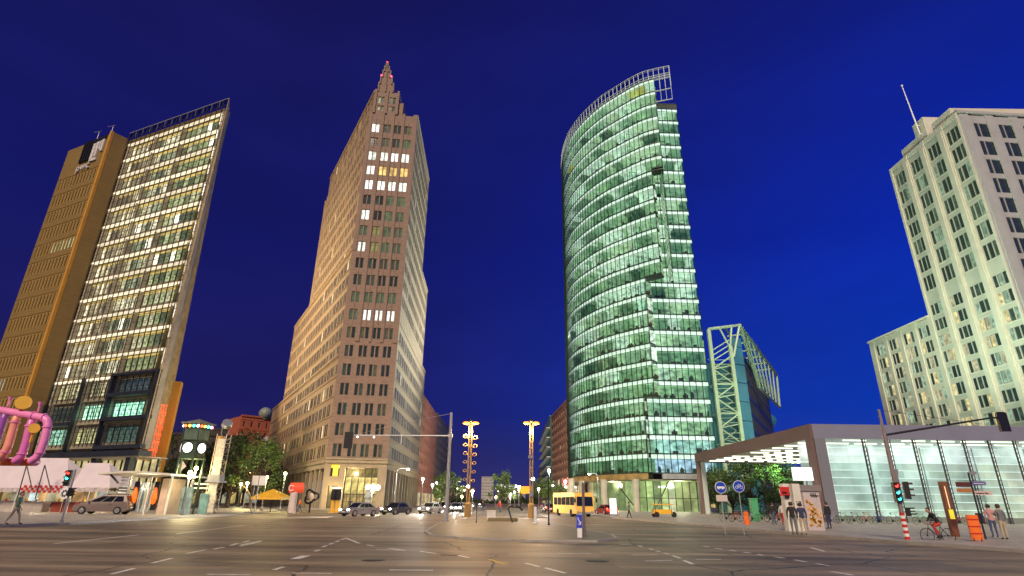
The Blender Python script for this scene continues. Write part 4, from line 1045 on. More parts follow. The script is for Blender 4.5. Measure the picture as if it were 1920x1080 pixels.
# ------------------------------------------------------------------ glass station hall (right foreground)
def station_hall():
    root = thing('station_hall', 'low glass and steel station entrance hall with lit interior and broad flat roof', 'station entrance', (45, 75, 0))
    Y = 60.0; X0, X1, ZT, ZB = 31.9, 75.0, 9.72, 8.25; YB = 99.0
    Mf = mat('roof_steel', (.27, .28, .33), .4, .3, noise=.06, scale=.5); Mb = mat('brown_fascia', (.15, .095, .085), .45, noise=.08, scale=.6)
    XH = 33.2                                     # left wall of the glazed hall
    r = MB()
    r.par((X0, Y, ZT-.3), (X1-X0, 0, 0), (0, YB-Y, 0), (0, 0, .3))
    r.par((X0, Y-.02, ZB), (X1-X0, 0, 0), (0, .3, 0), (0, 0, ZT-ZB-.301))
    r.build('roof', Mf, root)
    f = MB(); f.par((X0-.3, Y+.05, ZB), (.299, 0, 0), (0, YB-Y, 0), (0, 0, ZT-ZB)); f.par((X0, YB, ZB), (X1-X0, 0, 0), (0, .3, 0), (0, 0, ZT-ZB)); f.build('side_fascia', Mb, root)
    s = MB(); s.poly([(X0+.02, Y+.3, ZB+.1), (X1, Y+.3, ZB+.1), (X1, YB, ZB+.1), (X0+.02, YB, ZB+.1)]); s.build('soffit', mat('soffit_white', (.72, .74, .66), .5), root)
    Ml = glow('tube_light', (1.0, 1.0, .84), 2.4)
    for j in range(11):
        for i in range(0, 13):
            x = X0+1.0+i*3.2; y = Y+2.0+j*3.35
            if y > YB-1: continue
            if random.random() < .06: continue
            t = MB(); t.par((x, y, ZB-.02), (2.5, 0, 0), (0, .15, 0), (0, 0, .1)); o = t.build('tube_light', Ml, root)
    # frame portal at the left end of the glazing
    p = MB(); p.par((X0-.02, Y-.06, 0), (1.15, 0, 0), (0, .5, 0), (0, 0, ZB-.003)); p.build('portal_frame', mat('portal_steel', (.24, .25, .26), .4, .3), root)
    p = MB(); p.par((X0-.32, Y+.1, 0), (.28, 0, 0), (0, 1.2, 0), (0, 0, ZB-.003)); p.build('portal_side', Mb, root)
    c = MB(); c.par((X0-.3, YB-1.0, 0), (.5, 0, 0), (0, .8, 0), (0, 0, ZB)); c.build('column', Mb, root)
    c = MB(); c.par((X0+.25, YB-1.1, 0), (.75, 0, 0), (0, .8, 0), (0, 0, ZB)); c.build('column', mat('pale_column', (.5, .56, .56), .45), root)
    # glass fins / lattice posts
    xs = [37.17+2.65*k-2.65 for k in range(0, 17)]
    for x in xs[1:]:
        t = MB()
        for dx in (-.16, .16): t.tube((x+dx, Y+.25, 0.1), (x+dx, Y+.25, ZB), .05, n=6)
        k = 0; z = .4
        while z < ZB-.4:
            t.tube((x-.16, Y+.25, z), (x+.16, Y+.25, z+.45), .03, n=4); z += .45
        t.par((x-.04, Y+.3, .1), (.08, 0, 0), (0, .14, 0), (0, 0, ZB-.1))
        t.build('lattice_post', mat('post_steel', (.07, .085, .085), .4, .4), root)
    gl = []
    edges = [X0+1.15]+xs[1:]+[X1]
    nn = Vector((0.0, -1.0))
    g1 = [dict(q=[(a+.2, Y+.2, .2), (b-.2, Y+.2, .2), (b-.2, Y+.2, ZB-.02), (a+.2, Y+.2, ZB-.02)], n=nn, lit=(0, 0, 0)) for a, b in zip(edges, edges[1:])]
    emit_windows(root, g1, [clear_glass('hall_glass', (.80, .90, .86), .8)], name='glass_pane', frame=False)
    # horizontal louvre edges and back wall of the hall, room light given as glow
    b = MB()
    for k in range(10):
        z = .5+k*.84
        for q_ in range(14):
            xa = XH+.6+(X1-XH-.6)*q_/14; xb = XH+.6+(X1-XH-.6)*(q_+1)/14; f_ = min(1, max(0, (q_-3)/6))
            b.poly([(xa, Y+7.5, z), (xb, Y+7.5, z), (xb, Y+7.5, z+.78), (xa, Y+7.5, z+.78)], 0, vary((.70, .76, .70) if k >= 7 else (.34+.18*f_, .43+.06*f_, .37-.02*f_), .75, 1.2))  # whiter top rows: blurred ceiling lights put into the colour
    b.build('glowing_wall', glass_lit('hall_wall', (.25, .30, .27), .4, 1.2, .22, .25, 1.75, (1, 1, .9)), root)
    l = MB()
    for k in range(10): l.par((XH+.6, Y+7.35, .44+k*.84), (X1-XH-.6, 0, 0), (0, .12, 0), (0, 0, .07), 0, (.85, 1.0, .92))
    l.build('louvre_edge', glass_lit('louvre_edge', (.5, .5, .5), .4, 1.0, .3, .7, 1.2), root)
    # vertical joints and dim figures of structure inside
    j = MB()
    for k in range(7): j.par((XH+2.4+k*6.1, Y+7.2, .1), (.1, 0, 0), (0, .1, 0), (0, 0, 8.0))
    j.build('wall_joint', mat('wall_joint', (.42, .47, .43), .5), root)
    pl = MB(); pl.par((X0+1.2, Y+.5, .1), (X1-X0-1.2, 0, 0), (0, .35, 0), (0, 0, .6)); pl.build('plinth', mat('plinth', (.35, .34, .31), .6), root)
    for x in (38, 47, 56, 66): lamp('hall_light', 'AREA', (x, Y+4.0, ZB-.25), 170, (.95, 1.0, .9), size=5)
station_hall()

# ------------------------------------------------------------------ buildings down the side streets
def plain_block(name, label, A, B, depth, H, floors, bays, wallm, base=4.0, ww=.55, lit=.15, litc=(.7, .55, .25), away=None, z0=0, cat='building', roofbox=None, dimc=(.01, .01, .01), balcony=False):
    root = thing(name, label, cat, ((A.x+B.x)/2, (A.y+B.y)/2, 0)); n = outn(A, B, away); L = (B-A).length; fh = (H-base-1)/floors; pw = L/bays
    mb = MB(); it = []
    cols = [((k+.5-ww/2)*pw, (k+.5+ww/2)*pw) for k in range(bays)]; rows = [(base+k*fh+.9, base+k*fh+fh-.45) for k in range(floors)]
    lf = lambda r, c: vary(litc, .6, 1.1) if random.random() < lit else dimc
    facade(mb, it, A, B, z0, H, cols, rows, .3, lf, away=away)
    b2, a2 = B-n*depth, A-n*depth
    for p, q in ((B, b2), (b2, a2), (a2, A)): mb.poly([(p.x, p.y, z0), (q.x, q.y, z0), (q.x, q.y, H), (p.x, p.y, H)])
    mb.poly([(p.x, p.y, H) for p in (A, B, b2, a2)]); mb.seg(A, B, n, 0, L, -.3, .3, H, H+.5)
    for k in range(floors+1): mb.seg(A, B, n, 0, L, .003, .1, base+k*fh, base+k*fh+.2)
    mb.build('wall', wallm, root)
    emit_windows(root, it, [M_pane, M_frame], frame=False, limit=60)
    if roofbox:
        r = MB(); c = A.lerp(B, roofbox[0])-n*roofbox[1]; r.box((c.x, c.y, H), roofbox[2], math.atan2((B-A).y, (B-A).x)); r.build('roof_plant', M_grey, root)
    sh = MB()
    for k in range(bays): sh.seg(A, B, n, (k+.15)*pw, (k+.85)*pw, .003, .05, .3, base-.8, 0, random.choice([(.6, .45, .15), (.3, .3, .2), (.1, .1, .05), (.8, .6, .3)]))
    sh.build('shop_front', MATS['shop_glass'], root)
    if balcony:
        bb = MB()
        for k in range(floors): bb.seg(A, B, n, 0, L, .1, 1.5, base+k*fh+.2, base+k*fh+.45)
        bb.build('balcony', M_white, root)
    return root
def far_pt(px, Y): q = aty(px, 900, Y); return V2(q.x, q.y)
M_pinkst = mat('pink_stone', (.42, .22, .15), .7, noise=.1, scale=.4); M_darkst = mat('dark_brown_render', (.04, .028, .022), .7, noise=.2, scale=.3); M_greyst = mat('grey_stone', (.27, .24, .21), .7, noise=.1, scale=.4)
plain_block('street_building', 'tall pinkish stone building next behind the brick tower on the street', V2(-25.5, 161), V2(-26.6, 206), 16, 29.8, 8, 14, M_pinkst, 4.5, .4, .1, away=V2(0, 180), roofbox=(.12, 5, (5, 4, 5)))
plain_block('street_building', 'grey stone building with many windows farthest along the left side of the street', V2(-27.5, 212), V2(-29, 290), 16, 32, 9, 20, M_greyst, 4.5, .45, .1, away=V2(0, 250))
b1 = far_pt(1028, 215); b0 = V2(17.8, 152)
plain_block('street_building', 'brown stone office block behind the curved glass tower', V2(19.0, 158), V2(b1.x+1.5, 215), 20, 31.5, 8, 12, mat('brown_stone', (.27, .15, .11), .7, noise=.1, scale=.4), 9.5, .6, .04, away=V2(0, 190))
plain_block('balcony_building', 'narrow glass building with lit horizontal balconies left of the brown block', V2(15.6, 222), V2(16.0, 290), 14, 33, 8, 12, mat('teal_glass_wall', (.08, .16, .15), .2, .3), 3, .8, .6, (.20, .45, .36), away=V2(0, 250), balcony=True)
plain_block('slab_block', 'pale slab block far off at the end of the street', V2(-20, 420), V2(-11.5, 420), 12, 17.5, 7, 8, mat('pale_render', (.4, .38, .36), .7), 2, .4, .25, (.6, .55, .4))
plain_block('low_block', 'low dark block with a lit roof sign right of the pale slab block', V2(-10, 440), V2(12, 440), 12, 10.5, 2, 12, M_greyst, 2, .4, .3, (.6, .55, .4))
s_ = MB(); 
for k in range(9): s_.box((-8+k*1.6, 439.4, 11.3+.15*(k % 2)), (1.1, .2, 1.5+.3*(k % 3)))
tag(s_.build('roof_sign', glow('roof_sign_white', (1, 1, 1), 1.8)), 'white lit roof sign far off on the low dark block', 'sign')
s_ = MB()
for (x, z, h) in ((13, 0, 20), (27, 0, 22)): pass
# side street on the left: red brick block with a round dish, dim blocks behind the trees
dd = plain_block('side_street_building', 'red brick building with white balconies beside the left flank of the brick tower', V2(-87.5, 184), V2(-80.5, 191), 9, 26.6, 7, 4, mat('dark_red_brick', (.38, .10, .05), .7, noise=.1, scale=.5), 4, .25, .1, away=V2(0, 0))
m_ = MB(); q = aty(497, 779, 190); m_.sphere((q.x, 190, q.z+.6), 2.1, 16, 10); m_.tube((q.x, 190, 26.4), (q.x, 190, q.z), 1.2, 1.2, 12); m_.build('radome', mat('radome_white', (.20, .23, .21), .5, noise=.1, scale=.8), dd)
m_ = MB(); q2 = aty(477, 800, 188)
m_.tube((q.x-1, 189, q.z-4), (q2.x-4, 188, q2.z), .25); m_.build('roof_boom', M_steel, dd)
m_ = MB()
for k in range(6): m_.seg(V2(-87.5, 184), V2(-80.5, 191), outn(V2(-87.5, 184), V2(-80.5, 191)), 8.2, 9.8, .0, 1.2, 4+k*3.1, 5.2+k*3.1)
m_.build('balcony', M_white, dd)
plain_block('side_street_building', 'dark brown apartment block behind the trees in the side street', V2(-108, 200), V2(-90, 202), 20, 24, 6, 6, M_darkst, 4, .45, .08)
plain_block('side_street_building', 'low dim block seen behind the clock tower', V2(-96, 158), V2(-76, 166), 12, 18, 5, 9, M_darkst, 4, .45, .06)
plain_block('side_street_building', 'wide dim block closing the view behind the green truss building', V2(60, 230), V2(150, 235), 20, 14, 3, 22, M_darkst, 4, .45, .06)

# low skyline that closes the avenue
for i, (x, Y, w, h, lb_) in enumerate([(-60, 470, 60, 12, 'long low dark block left of the far pale slab block'), (60, 460, 80, 14, 'long low dark block right of the avenue end'), (25, 350, 14, 20, 'dark mid height block behind the balcony building'), (-140, 300, 70, 16, 'broad dark block far behind the side street trees'), (170, 330, 90, 15, 'broad dark block far behind the station hall')]):
    plain_block('far_building', lb_, V2(x-w/2, Y), V2(x+w/2, Y), 15, h, max(2, int(h/4)), int(w/5), M_darkst, 1.5, .5, .14, (.6, .5, .3))
ft = MB(); rnd = random.Random(5)
for k in range(5200):
    x = rnd.uniform(-60, 70); x0 = math.floor(x/7)*7; p = Vector((x, rnd.uniform(395, 405), abs(rnd.gauss(0, 1))*2.6*(.6+.4*math.sin(x0))+.5)); u = Vector((rnd.gauss(0, 1), rnd.gauss(0, 1), rnd.gauss(0, 1))).normalized(); v = u.orthogonal().normalized()
    ft.poly([p-u*.8, p-v*.5, p+u*.8, p+v*.5])
ft.build('tree_line', mat('far_leaf', (.03, .05, .015), .8), kind='stuff', label='low dark line of trees closing the far end of the avenue')

# ------------------------------------------------------------------ trees
def leafmat(name, c1, c2):
    if name in MATS: return MATS[name]
    m, t, b = nt(name); tc = t.nodes.new('ShaderNodeTexCoord'); n = t.nodes.new('ShaderNodeTexNoise'); n.inputs['Scale'].default_value = 1.3; n.inputs['Detail'].default_value = 3
    t.links.new(tc.outputs['Object'], n.inputs['Vector']); cr = t.nodes.new('ShaderNodeValToRGB')
    cr.color_ramp.elements[0].position = .35; cr.color_ramp.elements[0].color = (*c1, 1); cr.color_ramp.elements[1].position = .65; cr.color_ramp.elements[1].color = (*c2, 1)
    t.links.new(n.outputs[0], cr.inputs[0]); t.links.new(cr.outputs[0], b.inputs['Base Color']); b.inputs['Roughness'].default_value = .5
    MATS[name] = m; return m
L_dark = leafmat('leaf_dark', (.018, .040, .010), (.05, .10, .022)); L_mid = leafmat('leaf_mid', (.05, .10, .02), (.12, .20, .04))
M_bark = mat('bark', (.07, .05, .035), .85, noise=.3, scale=6, bump=.5)
def tree(x, y, h, rad, label, group=None, leaves=1800, lm=None, leaf=.32, trunk=.30, kind_name='street_tree', low=.28):
    rnd = random.Random(int(x*31+y*17)); root = thing(kind_name, label, 'tree', (x, y, 0), group)
    tb = MB(); zc = h*low; tb.tube((x, y, 0), (x+.1, y, zc), h*.022+.03, h*.017+.02, 8)
    cl = []
    for k in range(int(10+rad*3)):
        a = rnd.uniform(0, 6.28); f = rnd.random(); z = zc+(h-zc)*(.12+.80*f); rr = rad*(.25+.70*math.sin(min(1, (1-f)*1.15+.15)*math.pi*.62))*rnd.uniform(.45, 1)
        p = Vector((x+rr*math.cos(a), y+rr*math.sin(a), z)); cl.append((p, rad*rnd.uniform(.22, .42)))
        mid = Vector((x+.1+rr*.3*math.cos(a), y+rr*.3*math.sin(a), zc+(z-zc)*.45))
        tb.tube((x+.1, y, zc*rnd.uniform(.8, 1.0)), mid, h*.010+.015, h*.006+.01, 5, cap=False); tb.tube(mid, p, h*.006+.01, .012, 5, cap=False)
    tb.build('trunk', M_bark, root)
    lb = MB()
    for _ in range(leaves):
        c, r = rnd.choice(cl); d = Vector((rnd.gauss(0, 1), rnd.gauss(0, 1), rnd.gauss(0, .8))); d.normalize(); d *= r*(rnd.random()**.45)
        p = c+d; u = Vector((rnd.gauss(0, 1), rnd.gauss(0, 1), rnd.gauss(0, .6))).normalized(); v = u.cross(Vector((rnd.gauss(0, 1), rnd.gauss(0, 1), rnd.gauss(0, 1)))).normalized()
        s = leaf*rnd.uniform(.6, 1.3); lb.poly([p-u*s*.5, p-v*s*.28, p+u*s*.5, p+v*s*.28])
    lb.build('crown', lm or L_dark, root); return root
for (px, Y, h, rad, lb_, lm) in [
    (322, 92, 11.5, 4.2, 'dark tree with sparse top behind the orange blade wall', L_dark), (352, 96, 9.5, 3.6, 'low dark tree directly behind the clock tower', L_dark),
    (398, 104, 10.5, 4.2, 'dark round tree right of the lattice column', L_dark), (428, 100, 12.0, 4.6, 'tall dark tree between lattice column and white signboard', L_dark),
    (470, 96, 11.0, 4.4, 'tree with lamp lit leaves left of the white signboard', L_mid), (447, 122, 15.5, 5.0, 'tallest dark tree, in front of the red brick side street building', L_dark), (488, 128, 12.5, 4.2, 'dark tree at the foot of the brick tower left flank', L_dark),
    (412, 140, 13, 5, 'far dark tree deepest in the side street', L_dark)]:
    q = aty(px, 940, Y); tree(q.x, Y, h, rad, lb_, 'trees in the side street on the left', 2600, lm, .42, low=.18)
for (px, Y, h, rad, lb_) in [(842, 88, 5.6, 2.2, 'small lamp lit street tree right of the signal gantry pole'), (826, 110, 6.2, 2.2, 'small street tree behind the gantry pole'), (938, 95, 6.2, 2.3, 'lamp lit tree on the central strip'), (952, 120, 6.6, 2.2, 'tree farther back on the central strip'),
                           (1044, 92, 5.2, 2.0, 'small street tree left of the yellow coach'), (1024, 130, 7, 2.2, 'tree beneath the glass balcony building'), (1012, 160, 8, 2.4, 'far tree behind the right light mast')]:
    q = aty(px, 940, Y); tree(q.x, Y, h, rad, lb_, 'street trees along the avenue', 1100, L_mid, .34, low=.3)
for (px, Y, h, rad, lb_) in [(1372, 106, 8.8, 3.6, 'leafy tree just right of the canopy column'), (1408, 110, 9.4, 4.0, 'broad tree behind the green litter bin'), (1446, 105, 9.0, 3.8, 'tree in the middle of the canopy opening'), (1488, 108, 9.2, 4.0, 'tree behind the white ticket pillars'), (1344, 114, 9.0, 3.0, 'tree left of the canopy column'), (1520, 112, 9, 3.8, 'tree hidden mostly by the graffiti kiosk')]:
    q = aty(px, 940, Y); tree(q.x, Y, h, rad, lb_, 'trees behind the station canopy', 3000, L_mid if px in (1372, 1446) else L_dark, .40, low=.12)
hd = MB()
for k in range(2600):
    x = random.uniform(41, 62); y = random.uniform(100.2, 101.6); z = random.uniform(.1, 1.5); p = Vector((x, y, z)); u = Vector((random.gauss(0, 1), random.gauss(0, 1), random.gauss(0, 1))).normalized(); v = u.orthogonal().normalized()
    hd.poly([p-u*.16, p-v*.09, p+u*.16, p+v*.09])
tag(hd.build('hedge', L_mid), 'low clipped green hedge under the trees behind the station canopy', 'hedge')

# ------------------------------------------------------------------ lamps on posts
def street_lamp(name, label, px, py, Y, col, power, arm=None, r=.22, group='street lamps', globes=1, strength=22):
    q = aty(px, py, Y); root = thing(name, label, 'street lamp', (q.x, q.y, 0), group); z = max(q.z, 2.5); ax = arm or 0
    p = MB(); p.lathe((q.x+ax, q.y, 0), [(.16, 0), (.16, .5), (.07, .6), (.05, z-.1), (0, z-.1)], 10)
    if arm: p.path([(q.x+ax, q.y, z-.2), (q.x+ax*.75, q.y, z+.12), (q.x+ax*.3, q.y, z+.16), (q.x, q.y, z+.12)], .04)
    p.build('post', M_grey, root)
    offs = [0] if globes == 1 else [-.75, 0, .75]
    for o in offs:
        h = MB()
        if globes == 1 and arm:
            h.box((q.x, q.y, z+.02), (.7, .28, .12)); h.build('lamp_housing', M_grey, root); h = MB(); h.sphere((q.x, q.y, z), r*.8, 10, 6, 0, (1.3, 1, .5))
        else:
            if globes > 1: a = MB(); a.tube((q.x, q.y, z-.6), (q.x+o, q.y, z-.15), .03, n=5); a.build('bracket', M_grey, root)
            h.sphere((q.x+o, q.y, z+(.12 if o == 0 and globes > 1 else 0)), r, 12, 8)
        h.build('lamp_glass', glow('lamp_%d_%d_%d' % tuple(int(c*100) for c in col), col, strength), root)
    if power: lamp('lamp_light', 'POINT', (q.x, q.y-.1, z-.45), power*2.5, col, shadow_soft_size=.3)
    return root
WARM, WHT, COOL = (1.0, .72, .28), (1.0, .93, .75), (.92, 1.0, .98)
for a in [(765, 880, 84, WHT, 500, -1.6, 'curved arm street lamp in front of the brick tower colonnade'), (535, 888, 88, (1, .9, .35), 500, None, 'yellow globe lamp against the stone base of the brick tower'),
          (500, 895, 80, WARM, 400, None, 'warm lamp right of the white signboard'), (464, 906, 96, WARM, 500, None, 'warm lamp among the trees of the side street'), (452, 908, 120, (.9, 1, .4), 200, None, 'small greenish lamp deep in the side street trees'),
          (368, 878, 60, (1, .8, .35), 350, None, 'tallest warm lamp beside the clock tower shaft'), (357, 886, 57, (1, .85, .45), 250, None, 'upper lamp of the pair left of the clock tower'), (356, 894, 57, (1, .9, .55), 0, None, 'lower lamp of the pair left of the clock tower'),
          (877, 912, 90, WHT, 500, None, 'bright lamp just left of the left light mast'), (886, 921, 100, WHT, 250, None, 'lamp just right of the left light mast'), (793, 898, 120, WHT, 250, None, 'lamp before the pinkish street building'), (811, 909, 140, WHT, 200, None, 'lamp farther along the left pavement of the avenue'),
          (999, 898, 80, (1, .95, .85), 900, None, 'very bright lamp in front of the right light mast'), (973, 913, 110, WHT, 300, None, 'lamp on the central strip left of the orange sign'), (957, 927, 120, WHT, 250, None, 'lamp behind the tree of the central strip'), (965, 923, 150, WHT, 100, None, 'farthest lamp on the central strip'),
          (1029, 882, 95, COOL, 400, None, 'tall cool white lamp in front of the brown office block'), (1060, 903, 110, WHT, 300, None, 'lamp at the left edge of the curved glass tower'), (1036, 910, 140, WHT, 150, None, 'small lamp on the wall side of the brown office block'), (1010, 917, 150, WHT, 100, None, 'small lamp below the balcony building'),
          (1105, 889, 100, WHT, 300, 1.4, 'arm lamp under the bronze band of the curved glass tower'), (866, 931, 160, WARM, 100, None, 'small far warm lamp left of the left light mast'), (930, 932, 170, WARM, 80, None, 'small far warm lamp beyond the pale slab block')]:
    street_lamp('street_lamp', a[6], a[0], a[1], a[2], a[3], a[4], a[5], r=.13+a[2]*.0011)
street_lamp('globe_lamp', 'lamp with three white globes in front of the lit arcade of the brick tower', 699, 914, 86, (1, .95, .6), 500, None, .33, None, 3)
def light_mast(px, Y, label, deco):
    q = aty(px, 790, Y); b = Vector((q.x-.05, Y, 0)); root = thing('light_mast', label, 'light mast', b, 'tall double headed light masts on the central strip')
    m = MB(); zt = q.z
    m.tube((b.x-.13, Y, .1), (b.x-.13, Y, zt-.2), .085, .075); m.tube((b.x+.13, Y, .1), (b.x+.13, Y, zt-.2), .085, .075)
    for k in range(9): m.par((b.x-.2, Y-.03, .8+k*1.05), (.4, 0, 0), (0, .06, 0), (0, 0, .06))
    m.lathe((b.x, Y, .1), [(.36, 0), (.36, 1.3), (.22, 1.5)], 10)
    m.build('pole', mat('mast_yellow_steel', (.42, .27, .10), .4, .3), root)
    h = MB(); h.box((b.x, Y, zt-.12), (1.3, .2, .1)); h.sphere((b.x, Y, zt+.05), .22, 8, 5); h.build('crossarm', M_dark, root)
    for s in (-1, 1):
        l = MB(); l.sphere((b.x+s*.5, Y-.05, zt-.2), .27, 10, 6, 0, (1.4, 1, .62)); l.build('lamp_head', glow('sodium_head', (1.0, .33, .03), 2.6), root)
        lamp('mast_light', 'POINT', (b.x+s*.5, Y-.1, zt-1.1), 1700, (1.0, .62, .26), shadow_soft_size=.4)
    if deco:
        for k in range(14):
            s = -1 if k % 2 else 1; z = zt-1.6-(k//2)*.88-(.12 if s > 0 else 0); w = MB(); r = .24-.008*k
            cx = b.x+s*(.30+r); N = 12
            for i in range(N):
                a0, a1 = 2*math.pi*i/N, 2*math.pi*(i+1)/N
                w.tube((cx+r*math.cos(a0), Y+.1*math.sin(a0), z+r*.8*math.sin(a0)), (cx+r*math.cos(a1), Y+.1*math.sin(a1), z+r*.8*math.sin(a1)), .045, n=5)
            w.tube((b.x+s*.13, Y, z), (cx-s*r, Y, z), .03, n=5); w.tube((b.x+s*.13, Y, z-r*.6), (cx, Y, z-r*.8), .03, n=5)
            w.build('ring_bracket', mat('ring_gold', (.36, .25, .10), .35, .4), root)
    else:
        c = MB(); c.box((b.x-.1, Y-.15, zt-3.9), (.45, .3, .28)); c.box((b.x, Y-.1, 2.2), (.4, .3, .6)); c.build('control_box', M_grey, root)
light_mast(884, 62, 'left light mast, hung with two rows of ring brackets', True)
light_mast(997, 62, 'right light mast, plain twin pole without rings', False)

# ------------------------------------------------------------------ traffic signals
def signal_head(root, c, rz, lens=((0, .8, .02, .02),), h=.95, w=.30, name='signal_head', board=False):
    """c: centre of the base; lenses look along local -y turned by rz"""
    ux = Vector((math.cos(rz), math.sin(rz), 0)); uy = Vector((-math.sin(rz), math.cos(rz), 0)); c = Vector(c)
    b = MB(); b.box(c, (w, .24, h), rz)
    if board: b.box(c+uy*.1+Vector((0, 0, -.18)), (w+.42, .03, h+.36), rz)
    for k in range(3):
        o = c-uy*.12+Vector((0, 0, h*(k+.5)/3)); R_ = w*.36
        for i in range(8):
            a0, a1 = math.pi*i/8, math.pi*(i+1)/8
            p0 = o+ux*R_*math.cos(a0)+Vector((0, 0, R_*math.sin(a0))); p1 = o+ux*R_*math.cos(a1)+Vector((0, 0, R_*math.sin(a1)))
            b.poly([p0, p1, p1-uy*.2, p0-uy*.2])
    hd_ = b.build(name, M_black, root)
    for (k, r_, g_, b_) in lens:
        l = MB(); o = c-uy*.125+Vector((0, 0, h*(k+.5)/3)); l.sphere(o, w*.33, 12, 6, 0, (1, .35, 1) if abs(math.sin(rz)) < .5 else (.35, 1, 1))
        on = max(r_, g_, b_) > .3
        l.build('lens', glow('lens_%d%d%d' % (r_*9, g_*9, b_*9), (r_, g_, b_), 7 if on else .0) if on else M_dark, hd_)
    return hd_
def gantry():
    b = gp(836, 978); X, Y = b.x, b.y; root = thing('signal_gantry', 'tall grey pole with long arm carrying a traffic signal over the road, on the island', 'traffic signal', b)
    m = MB(); m.lathe((X, Y, 0), [(.30, 0), (.30, .12), (.17, .15), (.15, 4.5), (.12, 9.3), (0, 9.3)], 12); m.build('pole', M_steel, root)
    m = MB(); m.tube((X, Y, 7.2), (X-9.2, Y, 7.15), .075, .05, 8); m.box((X, Y-.0, 7.05), (.4, .3, .3)); m.build('arm', M_steel, root)
    m = MB(); m.tube((X, Y, 9.2), (X-4.0, Y, 8.4), .025, n=5); m.tube((X-4.0, Y, 8.4), (X-8.6, Y, 7.2), .012, n=4); m.build('stay', M_steel, root)
    m = MB(); m.tube((X-9.2, Y, 7.35), (X-9.2, Y, 6.0), .04, n=6); m.box((X-9.2, Y, 7.3), (.7, .35, .12)); m.build('hanger', M_steel, root)
    signal_head(root, (X-9.15, Y-.1, 6.15), math.pi, ((0, .02, .02, .02),), 1.1, .36, board=True)
    for dx in (8.4, 6.9): l = MB(); l.sphere((X-dx, Y-.08, 7.0), .07, 8, 5); l.build('pilot_lamp', glow('pilot', (1, .8, .8), 8), root)
gantry()
def corner_signal():
    b = gp(1703, 1017); X, Y = b.x, b.y; root = thing('signal_mast', 'grey mast with cantilever arm, signal heads and red white foot, by the road right', 'traffic signal', b)
    top = aty(1655, 768, Y); arm0 = aty(1664, 816, Y); end = aty(1868, 783, Y)
    m = MB(); m.lathe((X, Y, 0), [(.20, 0), (.20, .1), (.115, .12), (.105, arm0.z), (.085, arm0.z+.05), (.07, top.z), (0, top.z)], 12); m.build('pole', mat('mast_grey', (.24, .21, .21), .45, .2), root)
    m = MB(); m.tube((X, Y, arm0.z), (end.x-.2, Y, end.z), .06, .045, 8); m.tube((end.x-.2, Y, end.z), (end.x+.12, Y, end.z-.02), .05, n=6); m.build('arm', M_dark, root)
    m = MB(); e = aty(1840, 795, Y); m.tube((X, Y, top.z-.02), (e.x, Y, e.z), .010, n=4); m.build('stay', M_dark, root)
    h = MB(); c = aty(1881, 792, Y); h.box((c.x, Y, c.z-.48), (.52, .14, 1.0)); h.box((c.x, Y+.1, c.z-.4), (.34, .2, .84)); h.tube((c.x-.2, Y, c.z+.52), (c.x+.2, Y, c.z+.52), .05)
    h.build('signal_head', M_black, root)
    z = aty(1678, 925, Y)
    signal_head(root, (z.x+.02, Y-.12, z.z-.42), 0.0, ((2, 1.0, .03, .02), (1, .05, .85, .75), (0, .03, .5, .45)), .95, .28)
    z = aty(1699, 932, Y); signal_head(root, (z.x+.1, Y, z.z-.1), R(70), (), .85, .28)
    z = aty(1701, 968, Y); signal_head(root, (z.x+.02, Y-.1, z.z), R(60), (), .42, .2, name='cycle_signal')
    t = MB(); z = aty(1684, 895, Y); t.poly([(z.x-.17, Y+.12, z.z+.4), (z.x+.17, Y+.12, z.z+.4), (z.x, Y+.12, z.z-.5)]); t.poly([(z.x-.17, Y+.135, z.z+.4), (z.x, Y+.135, z.z-.5), (z.x+.17, Y+.135, z.z+.4)])
    t.poly([(z.x-.17, Y+.12, z.z+.4), (z.x-.17, Y+.135, z.z+.4), (z.x+.17, Y+.135, z.z+.4), (z.x+.17, Y+.12, z.z+.4)]); t.build('sign_back', M_grey, root)
    for k in range(9):
        s = MB(); s.lathe((X, Y, .13+k*.14), [(.122, 0), (.122, .14)], 12); s.build('stripe', M_white if k % 2 else M_red, root)
corner_signal()
def small_signal(px, py, Y, ztop_py, label, lens, rz=0.0, side=1, diamond=False):
    q = aty(px, py, Y); t = aty(px, ztop_py, Y); root = thing('traffic_light', label, 'traffic light', (q.x, Y, 0)); X = q.x
    m = MB(); m.lathe((X, Y, .1), [(.12, 0), (.12, .2), (.06, .22), (.055, t.z-.1), (0, t.z-.1)], 10); m.build('pole', M_grey, root)
    signal_head(root, (X-.26*side, Y-.1, t.z-1.0), rz, lens, .95, .3)
    signal_head(root, (X+.1*side, Y-.05, t.z-1.6), rz+R(75), (), .5, .22, name='walk_signal')
    if diamond:
        s = MB(); z = t.z+.55; s.poly([(X, Y-.05, z-.5), (X+.45, Y-.05, z), (X, Y-.05, z+.5), (X-.45, Y-.05, z)]); s.poly([(X, Y, z-.5), (X-.45, Y, z), (X, Y, z+.5), (X+.45, Y, z)]); s.tube((X, Y, t.z-.3), (X, Y, z+.1), .03)
        s.build('diamond_sign', mat('pink_grey_sign', (.45, .35, .36), .5), root)
    c = MB(); c.box((X, Y, .1), (.45, .35, 1.2)); c.build('control_cabinet', M_dark, root) if diamond else None
small_signal(116, 975, 37.4, 880, 'traffic light on a thin pole before the white market awning', ((2, 1.0, .03, .02), (1, .05, .85, .6)))
small_signal(324, 955, 62, 884, 'traffic light with diamond sign above it, left of the clock tower', ((2, 1.0, .02, .02),), diamond=True)

